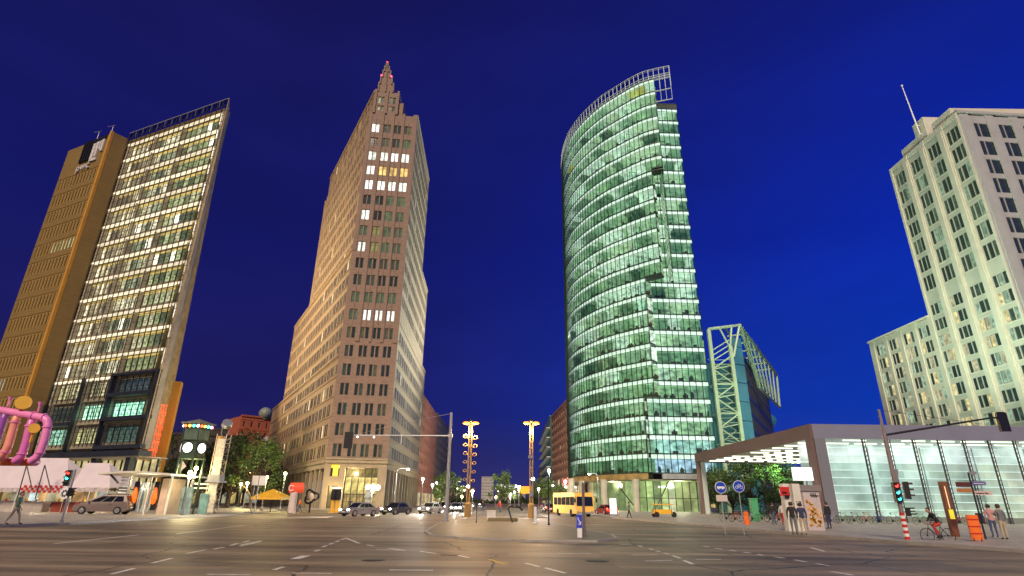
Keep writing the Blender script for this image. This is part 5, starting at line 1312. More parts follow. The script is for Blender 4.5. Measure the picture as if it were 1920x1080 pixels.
# ------------------------------------------------------------------ historic clock tower and lattice column
def clock_tower():
    q = aty(342, 940, 60); X, Y = q.x, 60.0; root = thing('clock_tower', 'old green five sided tower with lit clock faces and a row of coloured lamps', 'clock tower', (X, Y, 0))
    Mg = mat('tower_green', (.035, .065, .04), .45, noise=.15, scale=2)
    def ring(r, z, ph=.31): return [(X+r*math.cos(2*math.pi*i/5+ph), Y+r*math.sin(2*math.pi*i/5+ph), z) for i in range(5)]
    m = MB()
    for p, p2 in zip(ring(1.15, .1), ring(1.22, 5.6)): m.tube(p, p2, .11, n=6)
    a = ring(1.2, 5.5); m.prism([(p[0], p[1]) for p in a], 5.45, 7.2)
    for k in range(5):
        p, r_ = ring(1.25, 5.45)[k], ring(1.25, 5.45)[(k+1) % 5]; m.tube(p, r_, .07, n=6)
    m.build('shaft', Mg, root)
    c = MB(); 
    for p, p2 in zip(ring(1.3, 7.2), ring(1.4, 9.0)): c.tube(p, p2, .06, n=6)
    for z in (7.25, 8.35): 
        rr = ring(1.33, z)
        for k in range(5): c.tube(rr[k], rr[(k+1) % 5], .06, n=6)
    c.build('cabin_frame', Mg, root)
    g = MB(); g.prism([(p[0], p[1]) for p in ring(1.22, 0)], 7.3, 8.4, lit=(.10, .11, .06)); g.build('cabin_window', M_pane, root)
    p = MB(); p.prism([(p_[0], p_[1]) for p_ in ring(1.42, 0)], 8.42, 8.85); p.build('lamp_band', M_dark, root)
    r = MB(); k0 = len(r.v); base = ring(1.75, 8.9); r.prism([(p_[0], p_[1]) for p_ in base], 8.86, 9.0)
    for k in range(5): r.poly([base[k], base[(k+1) % 5], (X, Y, 9.45)])
    r.build('roof', mat('roof_copper', (.16, .17, .14), .5, noise=.2, scale=2), root)
    R5 = ring(1.45, 8.62); cols_ = [(1, .12, .03), (1, .55, .08), (.1, .9, .7), (.8, .8, .9)]
    for k in range(5):
        a, b = Vector(R5[k]), Vector(R5[(k+1) % 5])
        for j in range(4):
            l = MB(); l.sphere(a.lerp(b, (j+.5)/4), .15, 8, 5); l.build('signal_lamp', glow('sig%d' % j, cols_[j], 5), root)
    vis = [k for k in range(5)]
    R6 = ring(1.22, 6.45)
    for k in range(5):
        a, b = Vector(R6[k]), Vector(R6[(k+1) % 5]); c_ = (a+b)/2; n_ = Vector((c_.x-X, c_.y-Y, 0)).normalized()
        d = MB(); d.tube(c_+n_*.0, c_+n_*.10, .54, n=24); cl = d.build('clock_rim', M_dark, root)
        d = MB(); d.tube(c_+n_*.08, c_+n_*.13, .48, n=24); d.build('clock_face', glow('clock_white', (1, 1, .97), 3.2), cl)
        u = n_.cross(Vector((0, 0, 1))); d = MB(); d.tube(c_+n_*.15, c_+n_*.15+Vector((0, 0, .40)), .02, n=4); d.tube(c_+n_*.15, c_+n_*.15-u*.26+Vector((0, 0, -.12)), .025, n=4); d.build('clock_hand', M_black, cl)
    d = MB(); d.box((X+.5, Y-.3, .1), (.9, .5, 2.6), 0, 0, (.30, .38, .28)); d.build('display_case', M_pane, root)
clock_tower()
def lattice_column():
    q = aty(397, 940, 61); X, Y = q.x, 61.0; root = thing('lattice_column', 'pale steel lattice column topped by a round reflector, right of the clock tower', 'lattice column', (X, Y, 0))
    m = MB(); w = .50; H = 8.0
    for sx in (-1, 1):
        for sy in (-1, 1): m.tube((X+sx*w, Y+sy*w, .1), (X+sx*w, Y+sy*w, H), .05, n=6)
    z = .3; k = 0
    while z < H-.6:
        for sy in (-1, 1): m.tube((X-w*(1 if k % 2 else -1), Y+sy*w, z), (X+w*(1 if k % 2 else -1), Y+sy*w, z+.62), .03, n=4); m.tube((X-w, Y+sy*w, z), (X+w, Y+sy*w, z), .03, n=4)
        for sx in (-1, 1): m.tube((X+sx*w, Y-w, z), (X+sx*w, Y+w, z+.62), .03, n=4)
        z += .62; k += 1
    m.build('lattice', mat('lattice_white', (.62, .56, .44), .45, .2), root)
    m = MB(); m.par((X-.45, Y-.45, 5.2), (.4, 0, 0), (0, .9, 0), (0, 0, 2.6)); m.build('amber_panel', mat('amber_panel', (.65, .36, .06), .5, noise=.25, scale=3), root)
    m = MB(); m.par((X-.3, Y-.6, .3), (.85, 0, 0), (0, .1, 0), (0, 0, 7.2)); 
    m.build('ladder_panel', mat('panel_cream', (.58, .53, .42), .5, noise=.3, scale=3), root)
    m = MB(); m.box((X+.15, Y-.2, 3.15), (1.5, 1.5, .2)); m.box((X+.1, Y-.2, 3.35), (1.2, 1.1, .55)); m.build('platform', M_grey, root)
    m = MB(); m.tube((X-2.1, Y, 3.0), (X-.5, Y, 3.0), .09); m.tube((X-2.6, Y, .1), (X-2.4, Y, 4.0), .08); m.tube((X-2.4, Y, 2.6), (X-.5, Y, 2.6), .08); m.build('side_frame', M_white, root)
    m = MB(); m.tube((X-.35, Y, H), (X-.35, Y, H+1.0), .05, n=6); m.tube((X+.35, Y, H), (X+.4, Y, H+1.0), .05, n=6)
    c = Vector((X+.1, Y-.1, H+.95)); m.tube(c, c+Vector((.18, -.3, .25)), .55, .5, 16); m.build('reflector', mat('reflector_grey', (.35, .38, .38), .3, .5), root)
    m = MB(); m.box((X-.4, Y-.8, .1), (.7, .3, 2.0), 0, 0, (.25, .40, .28)); m.build('display_case', M_pane, root)
lattice_column()

# ------------------------------------------------------------------ pink water pipes
def pipes():
    Y = 30.0; P = lambda u, v, d=0: (lambda q: Vector((q.x, Y+d, q.z)))(aty(u/6.75, 740+v/6.75, Y))
    root = thing('water_pipe', 'overhead pink construction water pipes with a row of U bends, by the market stalls', 'pipes', (P(300, 0).x, Y, 0))
    Mp = mat('pink_pipe', (.85, .26, .55), .35, noise=.08, scale=2); r = .19
    def run(pts, mt, name='pipe', rr=r):
        m = MB()
        for a, b in zip(pts, pts[1:]): m.tube(a, b, rr, n=14, cap=False)
        for p in pts[1:-1]: m.sphere(p, rr*1.0, 12, 8)
        m.build(name, mt, root, smooth=True)
    def flange(p, q, f=1.25):
        m = MB(); d = (Vector(q)-Vector(p)).normalized(); m.tube(Vector(p)-d*.03, Vector(p)+d*.03, r*f, n=14); m.build('flange', Mp, root)
    run([P(-900, 30), P(0, 195), P(420, 268), P(550, 290), P(598, 330), P(606, 395), P(560, 590), P(508, 730), P(455, 800), P(400, 835), P(340, 845, .6)], Mp)
    run([P(400, 300, .1), P(385, 380), P(330, 600), P(285, 745), P(250, 800), P(200, 830), P(150, 840, .6)], mat('magenta_pipe', (.72, .18, .50), .35, noise=.08, scale=2))
    run([P(205, 260, .1), P(195, 330), P(105, 650), P(60, 730), P(0, 790), P(-60, 820, .6)], mat('salmon_pipe', (.85, .32, .24), .35, noise=.08, scale=2))
    run([P(60, 230, .1), P(50, 300), P(-10, 470), P(-60, 640)], mat('violet_pipe', (.33, .10, .45), .35, noise=.08, scale=2))
    run([P(-900, 840, .6), P(340, 845, .6)], M_orange)
    for a, b in ((P(425, 268), P(550, 290)), (P(560, 292), P(420, 268)), (P(600, 412), P(560, 590)), (P(508, 735), P(560, 590)), (P(380, 395), P(330, 600)), (P(282, 748), P(330, 600)), (P(190, 350), P(105, 650)), (P(66, 722), P(105, 650))): flange(a, b)
    for (u, v, s) in ((100, 150, 1), (480, 215, 1)):
        m = MB(); p = P(u, v); m.tube(p, p+Vector((0, 0, .35)), .05, n=6); m.tube(p+Vector((0, 0, .35)), p+Vector((0, 0, .5)), .07, .13, 8); m.build('valve', Mp, root)
    for (u, v, rr) in ((318, 110, .36), (452, 435, .25)):
        m = MB(); p = P(u, v, -.1); m.tube(p, p+Vector((.08, -.12, .02)), rr, n=18); m.tube(p-Vector((0, 0, .7)), p, .05, n=6); m.build('warning_disc', M_yellow, root)
    m = MB(); p = P(-860, 60); m.tube((p.x, Y, 0), (p.x, Y, p.z), r, n=12); m.tube((p.x, Y+.6, 0), (p.x, Y+.6, p.z-2), r, n=12)
    m.build('riser', Mp, root)
    t = P(420, 260, .5); m = MB(); m.tube((t.x-11.4, Y+1.1, 0), (t.x-11.4, Y+1.1, P(0, 840).z-.1), .08, n=8); m.par((t.x-12, Y+.5, P(0, 840).z-.32), (9.5, 0, 0), (0, 1.0, 0), (0, 0, .12)); m.tube((t.x-6.5, Y+1.1, 0), (t.x-6.5, Y+1.1, P(0, 840).z-.1), .08, n=8)
    m.build('trestle', M_dark, root)
pipes()

# ------------------------------------------------------------------ market awnings and stalls on the left plaza
M_canvas = mat('pale_canvas', (.66, .58, .60), .7, noise=.05, scale=.8)
def awning(px0, px1, ytop, ybot, Y, label, check=False):
    a, b = aty(px0, ybot, Y), aty(px1, ybot, Y); c = aty(px1, ytop, Y+1.8); zt = aty((px0+px1)/2, ytop, Y+1.8).z; zb = a.z
    root = thing('market_awning', label, 'awning', ((a.x+b.x)/2, Y, 0), 'white market awnings on the left plaza')
    m = MB(); dx = (c.x-b.x)
    m.poly([(a.x, Y, zb), (b.x, Y, zb), (b.x+dx, Y+1.8, zt), (a.x+dx*.2, Y+1.8, zt)]); m.poly([(a.x+dx*.2, Y+1.8, zt), (b.x+dx, Y+1.8, zt), (b.x+dx, Y+5.5, zb+.3), (a.x, Y+5.5, zb+.3)])
    m.poly([(b.x, Y, zb), (b.x, Y+5.5, zb+.3), (b.x+dx, Y+1.8, zt)])
    m.build('canvas', M_canvas, root)
    v = MB(); n = int((b.x-a.x)/.5)
    for k in range(n):
        x = a.x+k*(b.x-a.x)/n; w = (b.x-a.x)/n; v.par((x, Y-.02, zb-.42+.05*(k % 2)), (w*.92, 0, 0), (0, .02, 0), (0, 0, .40))
    v.build('valance', mat('valance_cloth', (.50, .44, .44), .7, noise=.3, scale=3), root)
    if check:
        r = MB()
        for k in range(16):
            for j in range(3):
                if (k+j) % 2: r.par((aty(40, ybot, Y).x+k*.26, Y-.05, zb-.42+j*.24), (.26, 0, 0), (0, .02, 0), (0, 0, .24))
        r.build('check_trim', M_red, root)
    for x in (a.x+.2, (a.x+b.x)/2, b.x-.2):
        p = MB(); p.tube((x, Y+.1, .1), (x, Y+.1, zb), .04, n=6); p.build('pole', M_white, root)
    return a, b, zb
awning(-60, 128, 858, 914, 60, 'wide pale awning with red and white checks, under the pink pipes', True)
awning(132, 206, 868, 914, 60.4, 'narrower pale awning beside the minivan')
for i, (x0, x1) in enumerate(((28, 45), (62, 76))):
    root = thing('tent_strut', ['leftmost black tent strut pair leaning on the wide awning', 'second black tent strut pair leaning on the wide awning'][i], 'tent poles', (aty(x0+14, 930, 58.6).x, 58.6, 0), 'dark strut pairs before the awning'); t = aty(x0+22, 872, 58.6)
    for k, (px_, py_) in enumerate(((x0+4, 935), (x0+40, 918))):
        b = aty(px_, py_, 58.6); m = MB(); m.tube(t, (b.x, 58.6-k*.5, max(b.z, .1)), .05, n=6); m.build('strut', M_dark, root)
def stall(px0, px1, Y, label, cols_):
    a, b = aty(px0, 940, Y), aty(px1, 940, Y); root = thing('market_stall', label, 'market stall', ((a.x+b.x)/2, Y, 0), 'market stalls under the awnings'); w = b.x-a.x
    m = MB(); m.par((a.x, Y, .1), (w, 0, 0), (0, 1.0, 0), (0, 0, 1.0)); m.build('counter', mat('stall_%s' % cols_[0], {'red': (.28, .05, .03), 'grey': (.42, .38, .34), 'cream': (.5, .42, .3)}[cols_[0]], .6, noise=.15, scale=1.5), root)
    m = MB(); m.par((a.x-.05, Y-.1, 1.1), (w+.1, 0, 0), (0, 1.2, 0), (0, 0, .07)); m.build('worktop', M_steel, root)
    m = MB(); n = max(2, int(w/.9))
    for k in range(n): m.par((a.x+k*w/n+.05, Y+2.6, 1.1), (w/n-.1, 0, 0), (0, .1, 0), (0, 0, 1.1), 0, vary(random.choice([(.8, .62, .28), (.55, .62, .60), (.7, .4, .15), (.35, .3, .2)]), .5, 1.3))
    m.build('lit_shelf', MATS['shop_glass'], root)
    for k in range(max(3, int(w/1.1))):
        j = MB(); x = a.x+.4+k*1.05; h = random.uniform(.2, .5)
        if x > b.x-.3: break
        j.lathe((x, Y+.35, 1.17), [(.13, 0), (.13, h*.7), (.05, h*.85), (.05, h), (0, h)], 8); j.build('jar', [M_yellow, M_white, M_red, M_steel][k % 4], root)
stall(-40, 82, 61.5, 'long pale stall counter at the far left under the wide awning', ('grey',)); stall(99, 141, 61.8, 'stall with dark red front panel under the awnings', ('red',)); stall(146, 204, 62.5, 'cream stall counter half hidden by the minivan', ('cream',))
lamp('stall_light', 'POINT', (aty(60, 930, 62).x, 63.2, 2.4), 260, (1, .8, .5), shadow_soft_size=.3); lamp('stall_light', 'POINT', (aty(165, 930, 62).x, 63.4, 2.4), 200, (1, .78, .5), shadow_soft_size=.3)
q = aty(122, 925, 59.5); m = MB(); 
fl = thing('round_stall_sign', 'round white stall board with dark floral squiggles, above the red stall', 'sign', (q.x, 59.5, 0)); m.tube((q.x, 59.45, q.z), (q.x, 59.5, q.z), .55, n=20); m.build('board', M_white, fl)
m = MB()
for k in range(9): a = k*.7; m.tube((q.x+.36*math.cos(a), 59.42, q.z+.36*math.sin(a)), (q.x+.2*math.cos(a+1.4), 59.42, q.z+.25*math.sin(a+1.4)), .035, n=4)
m.build('squiggle', M_black, fl); m = MB(); m.tube((q.x, 59.6, .1), (q.x, 59.6, q.z), .05, n=6); m.build('post', M_dark, fl)

# ------------------------------------------------------------------ entrance pavilion with orange posters
def pavilion():
    Y = 58.0; a, b = aty(222, 945, Y), aty(312, 945, Y); zt = aty(290, 893, Y).z; root = thing('entrance_pavilion', 'small white entrance pavilion with thin curved roof and orange posters, right of the minivan', 'pavilion', ((a.x+b.x)/2, Y, 0))
    m = MB(); xl, xr = a.x-1.5, b.x+.9; N = 8
    for k in range(N):
        x0, x1 = xl+(xr-xl)*k/N, xl+(xr-xl)*(k+1)/N; z0 = zt+.25*math.sin(math.pi*k/N); z1 = zt+.25*math.sin(math.pi*(k+1)/N)
        m.par((x0, Y-1.8, z0), (x1-x0, 0, z1-z0), (0, 8, 0), (0, 0, .16))
    m.build('roof', mat('pavilion_white', (.66, .62, .52), .5, noise=.06, scale=1), root, smooth=False)
    for x in (a.x+.5, (a.x+b.x)/2+.2, b.x-.1): m = MB(); m.par((x, Y, .1), (.14, 0, 0), (0, .2, 0), (0, 0, zt-.1)); m.build('post', M_white, root)
    for (p0, p1) in ((246, 256), (284, 293)):
        u, v = aty(p0, 940, Y-.2), aty(p1, 940, Y-.2); h0, h1 = .5, zt-.5; m = MB(); m.par((u.x, Y-.25, h0), (v.x-u.x, 0, 0), (0, .12, 0), (0, 0, h1-h0)); pf = m.build('poster_frame', M_black, root)
        m = MB(); m.lathe(((u.x+v.x)/2, Y-.32, h0+.5), [(0, 0), (.2, .15), (.26, .6), (.2, 1.1), (.1, 1.5), (0, 1.6)], 10); m.build('poster', glow('poster_orange', (1, .14, .01), 1.1), pf)
    m = MB(); u, v = aty(258, 940, Y+.6), aty(282, 940, Y+.6)
    for k in range(8): m.par((u.x+k*(v.x-u.x)/8, Y+.6, .3), ((v.x-u.x)/8-.08, 0, 0), (0, .05, 0), (0, 0, zt-.9), 0, random.choice([(.3, .3, .3), (.45, .40, .25), (.15, .16, .22)]))
    m.build('glass_door', M_pane, root)
    m = MB(); u, v = aty(298, 940, Y), aty(316, 940, Y); m.par((u.x, Y-.1, .1), (v.x-u.x-.3, 0, 0), (0, 3, 0), (0, 0, zt-.3)); m.build('side_panel', mat('side_panel', (.55, .42, .32), .6, noise=.2, scale=1), root)
    m = MB(); u = aty(222, 920, Y-.5)
    for k in range(6): m.par((u.x, Y-.5, 2.0+k*.28), (.75, 0, 0), (0, .08, 0), (0, 0, .12))
    m.build('notice_slats', M_white, root)
    m = MB(); t0, t1 = aty(206, 888, Y-1), aty(222, 906, Y-1); m.tube((t0.x, Y-1, t0.z), (t1.x, Y-1, t1.z), .09, n=6); m.build('strut', M_dark, root)
    lamp('pavilion_light', 'POINT', ((a.x+b.x)/2, Y+1, zt-.5), 260, (1, .85, .55), shadow_soft_size=.3)
pavilion()

# ------------------------------------------------------------------ vehicles
M_tyre = M_rubber; M_rim = mat('wheel_rim', (.45, .45, .46), .3, .8); M_cg = mat('car_glass', (.012, .014, .018), .06)
M_head = glow('headlight_on', (1, .96, .86), 30); M_tail = glow('taillight_on', (1, .05, .02), 9); M_hoff = mat('headlight_off', (.5, .5, .5), .15)
M_toff = mat('taillight_off', (.35, .01, .01), .2); M_plate = mat('number_plate', (.75, .75, .72), .5)
def car(label, loc, heading, color, L=4.5, W=1.8, H=1.45, van=False, head=False, tail=False, group=None, name='parked_car', beam=0, roofbars=False):
    """heading: direction the car faces, radians from +x"""
    root = thing(name, label, 'car', loc, group); hx = Vector((math.cos(heading), math.sin(heading), 0)); hy = Vector((-hx.y, hx.x, 0)); o = Vector(loc)
    P = lambda u, v, z: o+hx*u+hy*v+Vector((0, 0, z))
    cm = mat('paint_%d_%d_%d' % tuple(int(c*99) for c in color), color, .25, .35, spec=.6)
    h2 = L/2; sh = H*.58
    # side profile: (u, z) body and greenhouse
    if van: body = [(-h2, .35), (-h2, .75), (-h2+.05, sh+.08), (-h2+.25, sh+.12), (h2-1.15, sh+.06), (h2-.15, sh-.22), (h2, .62), (h2-.03, .32), (h2-.2, .24), (-h2+.2, .24)]; gh = [(-h2+.12, sh+.08), (-h2+.35, H-.04), (-h2+.7, H), (h2-1.9, H-.02), (h2-2.25, H), (h2-1.0, sh+.05)]
    else: body = [(-h2, .38), (-h2, .80), (-h2+.15, sh+.04), (-h2+.9, sh+.06), (h2-1.35, sh+.03), (h2-.35, sh-.14), (h2-.02, .62), (h2, .36), (h2-.2, .22), (-h2+.2, .24)]; gh = [(-h2+.45, sh+.03), (-h2+1.05, H-.04), (-h2+1.5, H), (0.1, H), (h2-1.9, H-.06), (h2-1.15, sh+.02)]
    gh = sorted(gh, key=lambda p: 0) 
    m = MB(); n = len(body)
    secs = [(-W/2, .10), (-W/2+.02, .0), (W/2-.02, .0), (W/2, .10)]
    # lofted: outer skin slightly narrower at sill and shoulder
    def wz(z): t = max(0, min(1, (z-.24)/(sh-.2))); return W/2*(.93+.07*math.sin(math.pi*min(1, t*.9+.1)))
    for s in (-1, 1):
        pts = [P(u, s*wz(z), z) for u, z in body]; m.poly(pts if s > 0 else pts[::-1])
    for i in range(n):
        (u0, z0), (u1, z1) = body[i], body[(i+1) % n]; m.poly([P(u0, -wz(z0), z0), P(u1, -wz(z1), z1), P(u1, wz(z1), z1), P(u0, wz(z0), z0)])
    gw0, gw1 = W/2*.93, W/2*.74
    gwz = lambda z: gw0+(gw1-gw0)*max(0, min(1, (z-sh)/(H-sh)))
    k = len(gh)
    for s in (-1, 1):
        pts = [P(u, s*gwz(z), z) for u, z in gh]; m.poly(pts if s < 0 else pts[::-1])
    for i in range(k-1):
        (u0, z0), (u1, z1) = gh[i], gh[i+1]; m.poly([P(u0, -gwz(z0), z0), P(u0, gwz(z0), z0), P(u1, gwz(z1), z1), P(u1, -gwz(z1), z1)])
    m.build('body', cm, root)
    # glazing: windscreen, rear window, side windows, set proud of the shell
    g = MB(); e = .012
    def strip(i, f0, f1, ww=.88):
        (u0, z0), (u1, z1) = gh[i], gh[i+1]; d = Vector((z1-z0, 0, -(u1-u0))).normalized(); sgn = 1 if (d.z > 0) else -1
        off = hx*(d.x*sgn*e)+Vector((0, 0, d.z*sgn*e))
        a = (u0+(u1-u0)*f0, z0+(z1-z0)*f0); b = (u0+(u1-u0)*f1, z0+(z1-z0)*f1)
        g.poly([P(a[0], -gwz(a[1])*ww, a[1])+off, P(a[0], gwz(a[1])*ww, a[1])+off, P(b[0], gwz(b[1])*ww, b[1])+off, P(b[0], -gwz(b[1])*ww, b[1])+off])
    strip(0, .12, .9); strip(k-2, .06, .9)
    for s in (-1, 1):
        z0, z1 = sh+.09, H-.13; ua, ub = gh[0][0]+.28, gh[-1][0]-.25; uc, ud = gh[1][0]+.18, gh[-2][0]-.02
        for j in range(3):
            f0, f1 = j/3+.015, (j+1)/3-.015; q = [(ua+(ub-ua)*f0, z0), (ua+(ub-ua)*f1, z0), (uc+(ud-uc)*f1, z1), (uc+(ud-uc)*f0, z1)]
            g.poly([P(u, s*(gwz(z)+e), z) for u, z in q])
    g.build('window', M_cg, root)
    wr = .33 if not van else .34
    for u in (h2-.85, -h2+.80):
        for s in (-1, 1):
            c = P(u, s*(W/2-.10), wr); w = MB(); w.tube(c-hy*s*.11, c+hy*s*.11, wr, n=18); wo = w.build('wheel', M_tyre, root)
            w = MB(); w.tube(c+hy*s*.10, c+hy*s*.125, wr*.62, n=14)
            for a in range(5): w.tube(c+hy*s*.12, c+hy*s*.135+hx*wr*.55*math.cos(a*1.257)+Vector((0, 0, wr*.55*math.sin(a*1.257))), .035, n=4)
            w.build('rim', M_rim, wo)
    for s in (-1, 1):
        l = MB(); c = P(h2-.10, s*W*.36, .66 if not van else .70); l.sphere(c, .15, 10, 6, 0, (1, 1, .65)); l.build('headlight', M_head if head else M_hoff, root)
        if head and beam and s == 1:
            lo = P(h2+.25, 0, .7); lamp('beam', 'SPOT', lo, beam, (1, .96, .86), to=lo+hx*10+Vector((0, 0, -.62)), spot_size=R(64), spot_blend=.7, shadow_soft_size=.1)
        l = MB(); c = P(-h2+.04, s*W*.40, .82); l.sphere(c, .14, 10, 6, 0, (.5, .8, 1.2) if abs(hx.x) > .7 else (.8, .5, 1.2)); l.build('taillight', M_tail if tail else M_toff, root)
        l = MB(); l.par(P(h2-1.35, s*(W/2+.0), sh+.02), hy*s*.16, hx*.10, (0, 0, .12)); l.build('wing_mirror', cm, root)
        for u in (.15, -.9):
            l = MB(); l.par(P(u, s*(wz(sh-.1)), sh-.12), hx*.16, hy*s*.025, (0, 0, .03)); l.build('door_handle', M_dark, root)
    if tail: c = P(-h2-.9, 0, .7); lamp('tail_glow', 'POINT', c, 45, (1, .10, .03), shadow_soft_size=.3)
    l = MB(); l.par(P(h2-.01, -.26, .42), hy*.52, hx*.02, (0, 0, .11)); l.build('number_plate', M_plate, root); l = MB(); l.par(P(-h2-.02, -.26, .55), hy*.52, hx*.02, (0, 0, .11)); l.build('number_plate', M_plate, root)
    l = MB(); l.par(P(h2-.02, -W*.40, .26), hy*W*.8, hx*.05, (0, 0, .12)); l.build('bumper', M_dark, root); l = MB(); l.par(P(-h2-.03, -W*.42, .30), hy*W*.84, hx*.05, (0, 0, .14)); l.build('bumper', M_dark, root); l = MB(); l.par(P(h2-.05, -W*.24, .5), hy*W*.48, hx*.06, (0, 0, .14)); l.build('grille', M_dark, root)
    if roofbars:
        l = MB()
        for s in (-1, 1): l.tube(P(-h2+.6, s*gw1*.9, H+.05), P(h2-2.2, s*gw1*.9, H+.05), .025, n=6)
        l.build('roof_rail', M_dark, root)
    return root
q = aty(197, 950, 57.0)
car('brown grey minivan parked before the market awnings', Vector((q.x, 57.0, .134)), R(188), (.22, .17, .15), 4.7, 1.85, 1.72, van=True, roofbars=True)
# traffic at rest with its lamps lit: towards the camera on the left, away on the right
def pc(px, py): return gp(px, py)+Vector((0, 0, .004))
stream = [((672, 968), 236, (.30, .30, .32), 'silver saloon with headlights lit, leftmost of the oncoming cars'), ((742, 965), 244, (.05, .05, .06), 'black car with headlights lit in front of the lit arcade'),
          ((806, 963), 252, (.45, .45, .44), 'white hatchback with headlights lit just left of the gantry pole'), ((861, 960), 262, (.35, .33, .30), 'beige car with headlights lit behind the island')]
for (p, hd, c, lb_) in stream: car(lb_, pc(*p), R(hd), c, 4.3, 1.75, 1.42, head=True, beam=5200, name='car', group='oncoming cars with headlights lit')
away = [((1028, 961), 96, (.12, .12, .13), 'grey car with tail lights lit beside the central strip'), ((1136, 966), 105, (.30, .03, .03), 'dark red car with tail lights lit right of the yellow coach')]
for (p, hd, c, lb_) in away: car(lb_, pc(*p), R(hd), c, 4.3, 1.75, 1.42, tail=True, name='car', group='departing cars with tail lights lit')
for i, (x, Y) in enumerate([(-8.5, 96), (-12.5, 112), (-9, 138), (-13, 165), (-9.5, 205)]): car(['silver oncoming car with headlights lit, nearest on the avenue beyond the left mast', 'black oncoming car with headlights lit, second along the avenue', 'beige oncoming car with headlights lit, third along the avenue', 'blue oncoming car with headlights lit, fourth along the avenue', 'dark red oncoming car with headlights lit, farthest along the avenue'][i], (x, Y, .004), R(270), [(.3, .3, .3), (.06, .06, .07), (.4, .38, .35), (.1, .12, .2), (.25, .05, .04)][i], 4.3, 1.75, 1.42, head=True, beam=1500, name='car', group='far oncoming cars on the avenue')
for i, (x, Y) in enumerate([(8.5, 100), (12.0, 118), (8.8, 150), (12.2, 190)]): car(['black departing car with tail lights lit, nearest on the avenue beyond the right mast', 'pale departing car with tail lights lit, second along the avenue', 'grey departing car with tail lights lit, third along the avenue', 'navy departing car with tail lights lit, farthest along the avenue'][i], (x, Y, .004), R(90), [(.1, .1, .1), (.35, .33, .3), (.2, .2, .22), (.05, .06, .1)][i], 4.3, 1.75, 1.42, tail=True, name='car', group='far departing cars on the avenue')
for i, (x, Y) in enumerate([(-18.6, 150), (-18.6, 178), (-18.6, 210), (-18.6, 245), (16.6, 175), (16.6, 205), (16.6, 240), (3.6, 190), (-4.8, 200), (3.6, 230), (-4.8, 250)]):
    rt = thing('avenue_lamp', 'small white globe lamp, '+['nearest of the row along the left pavement of the avenue', 'second of the row along the left pavement of the avenue', 'third of the row along the left pavement of the avenue', 'farthest of the row along the left pavement of the avenue', 'nearest of the row along the right pavement of the avenue', 'second of the row along the right pavement of the avenue', 'farthest of the row along the right pavement of the avenue', 'nearer one on the right edge of the central strip', 'nearer one on the left edge of the central strip', 'farther one on the right edge of the central strip', 'farther one on the left edge of the central strip'][i], 'street lamp', (x, Y, 0), 'far globe lamps along the avenue'); m = MB(); m.tube((x, Y, .1), (x, Y, 5.6), .08, .05); m.build('post', M_grey, rt); m = MB(); m.sphere((x, Y, 5.8), .3, 10, 6); m.build('lamp_glass', glow('lamp_far', (1, .92, .72), 16), rt)
def coach():
    q = aty(1093, 968, 74); X, Y = q.x+.3, 74.0; hd = R(285); root = thing('coach', 'yellow coach standing at the kerb in front of the glass tower', 'coach', (X, Y, 0)); 
    hx = Vector((math.cos(hd), math.sin(hd), 0)); hy = Vector((-hx.y, hx.x, 0)); o = Vector((X, Y, 0)); P = lambda u, v, z: o+hx*u+hy*v+Vector((0, 0, z)); L, W, H = 8.5, 2.45, 2.85
    b = MB(); prof = [(0, .35), (-.02, 1.2), (-.12, 2.3), (-.45, H-.12), (-.8, H), (-L+.3, H), (-L, H-.3), (-L, .35)]
    for s in (-1, 1): pts = [P(u, s*W/2, z) for u, z in prof]; b.poly(pts if s > 0 else pts[::-1])
    for i in range(len(prof)): (u0, z0), (u1, z1) = prof[i], prof[(i+1) % len(prof)]; b.poly([P(u0, -W/2, z0), P(u1, -W/2, z1), P(u1, W/2, z1), P(u0, W/2, z0)])
    b.build('body', mat('coach_yellow', (.78, .50, .10), .35, noise=.05, scale=1), root)
    g = MB(); g.poly([P(.0, -W/2+.15, 1.25), P(.0, W/2-.15, 1.25), P(-.12, W/2-.2, 2.35), P(-.12, -W/2+.2, 2.35)]); 
    g.build('windscreen', M_cg, root)
    for s in (-1, 1):
        for k in range(5): w = MB(); a, c = -.5-k*1.55, -.5-k*1.55-1.4; w.poly([P(a, s*(W/2+.012), 1.35), P(c, s*(W/2+.012), 1.35), P(c, s*(W/2+.012), 2.3), P(a, s*(W/2+.012), 2.3)]); w.build('side_window', M_cg, root)
        for u in (-1.7, -6.6): w = MB(); c = P(u, s*(W/2-.12), .45); w.tube(c-hy*s*.12, c+hy*s*.15, .45, n=18); w.build('wheel', M_tyre, root)
        l = MB(); l.sphere(P(-.0, s*.9, .7), .13, 8, 6); l.build('headlight', M_hoff, root)
        l = MB(); l.tube(P(.0, s*W/2, 2.4), P(.3, s*(W/2+.2), 2.2), .03, n=5); l.par(P(.25, s*(W/2+.1), 1.7), hx*.1, hy*.2*s, (0, 0, .45)); l.build('wing_mirror', M_dark, root)
    l = MB(); l.par(P(.0, -1.1, .35), hy*2.2, hx*.06, (0, 0, .22)); l.build('bumper', M_grey, root)
coach()

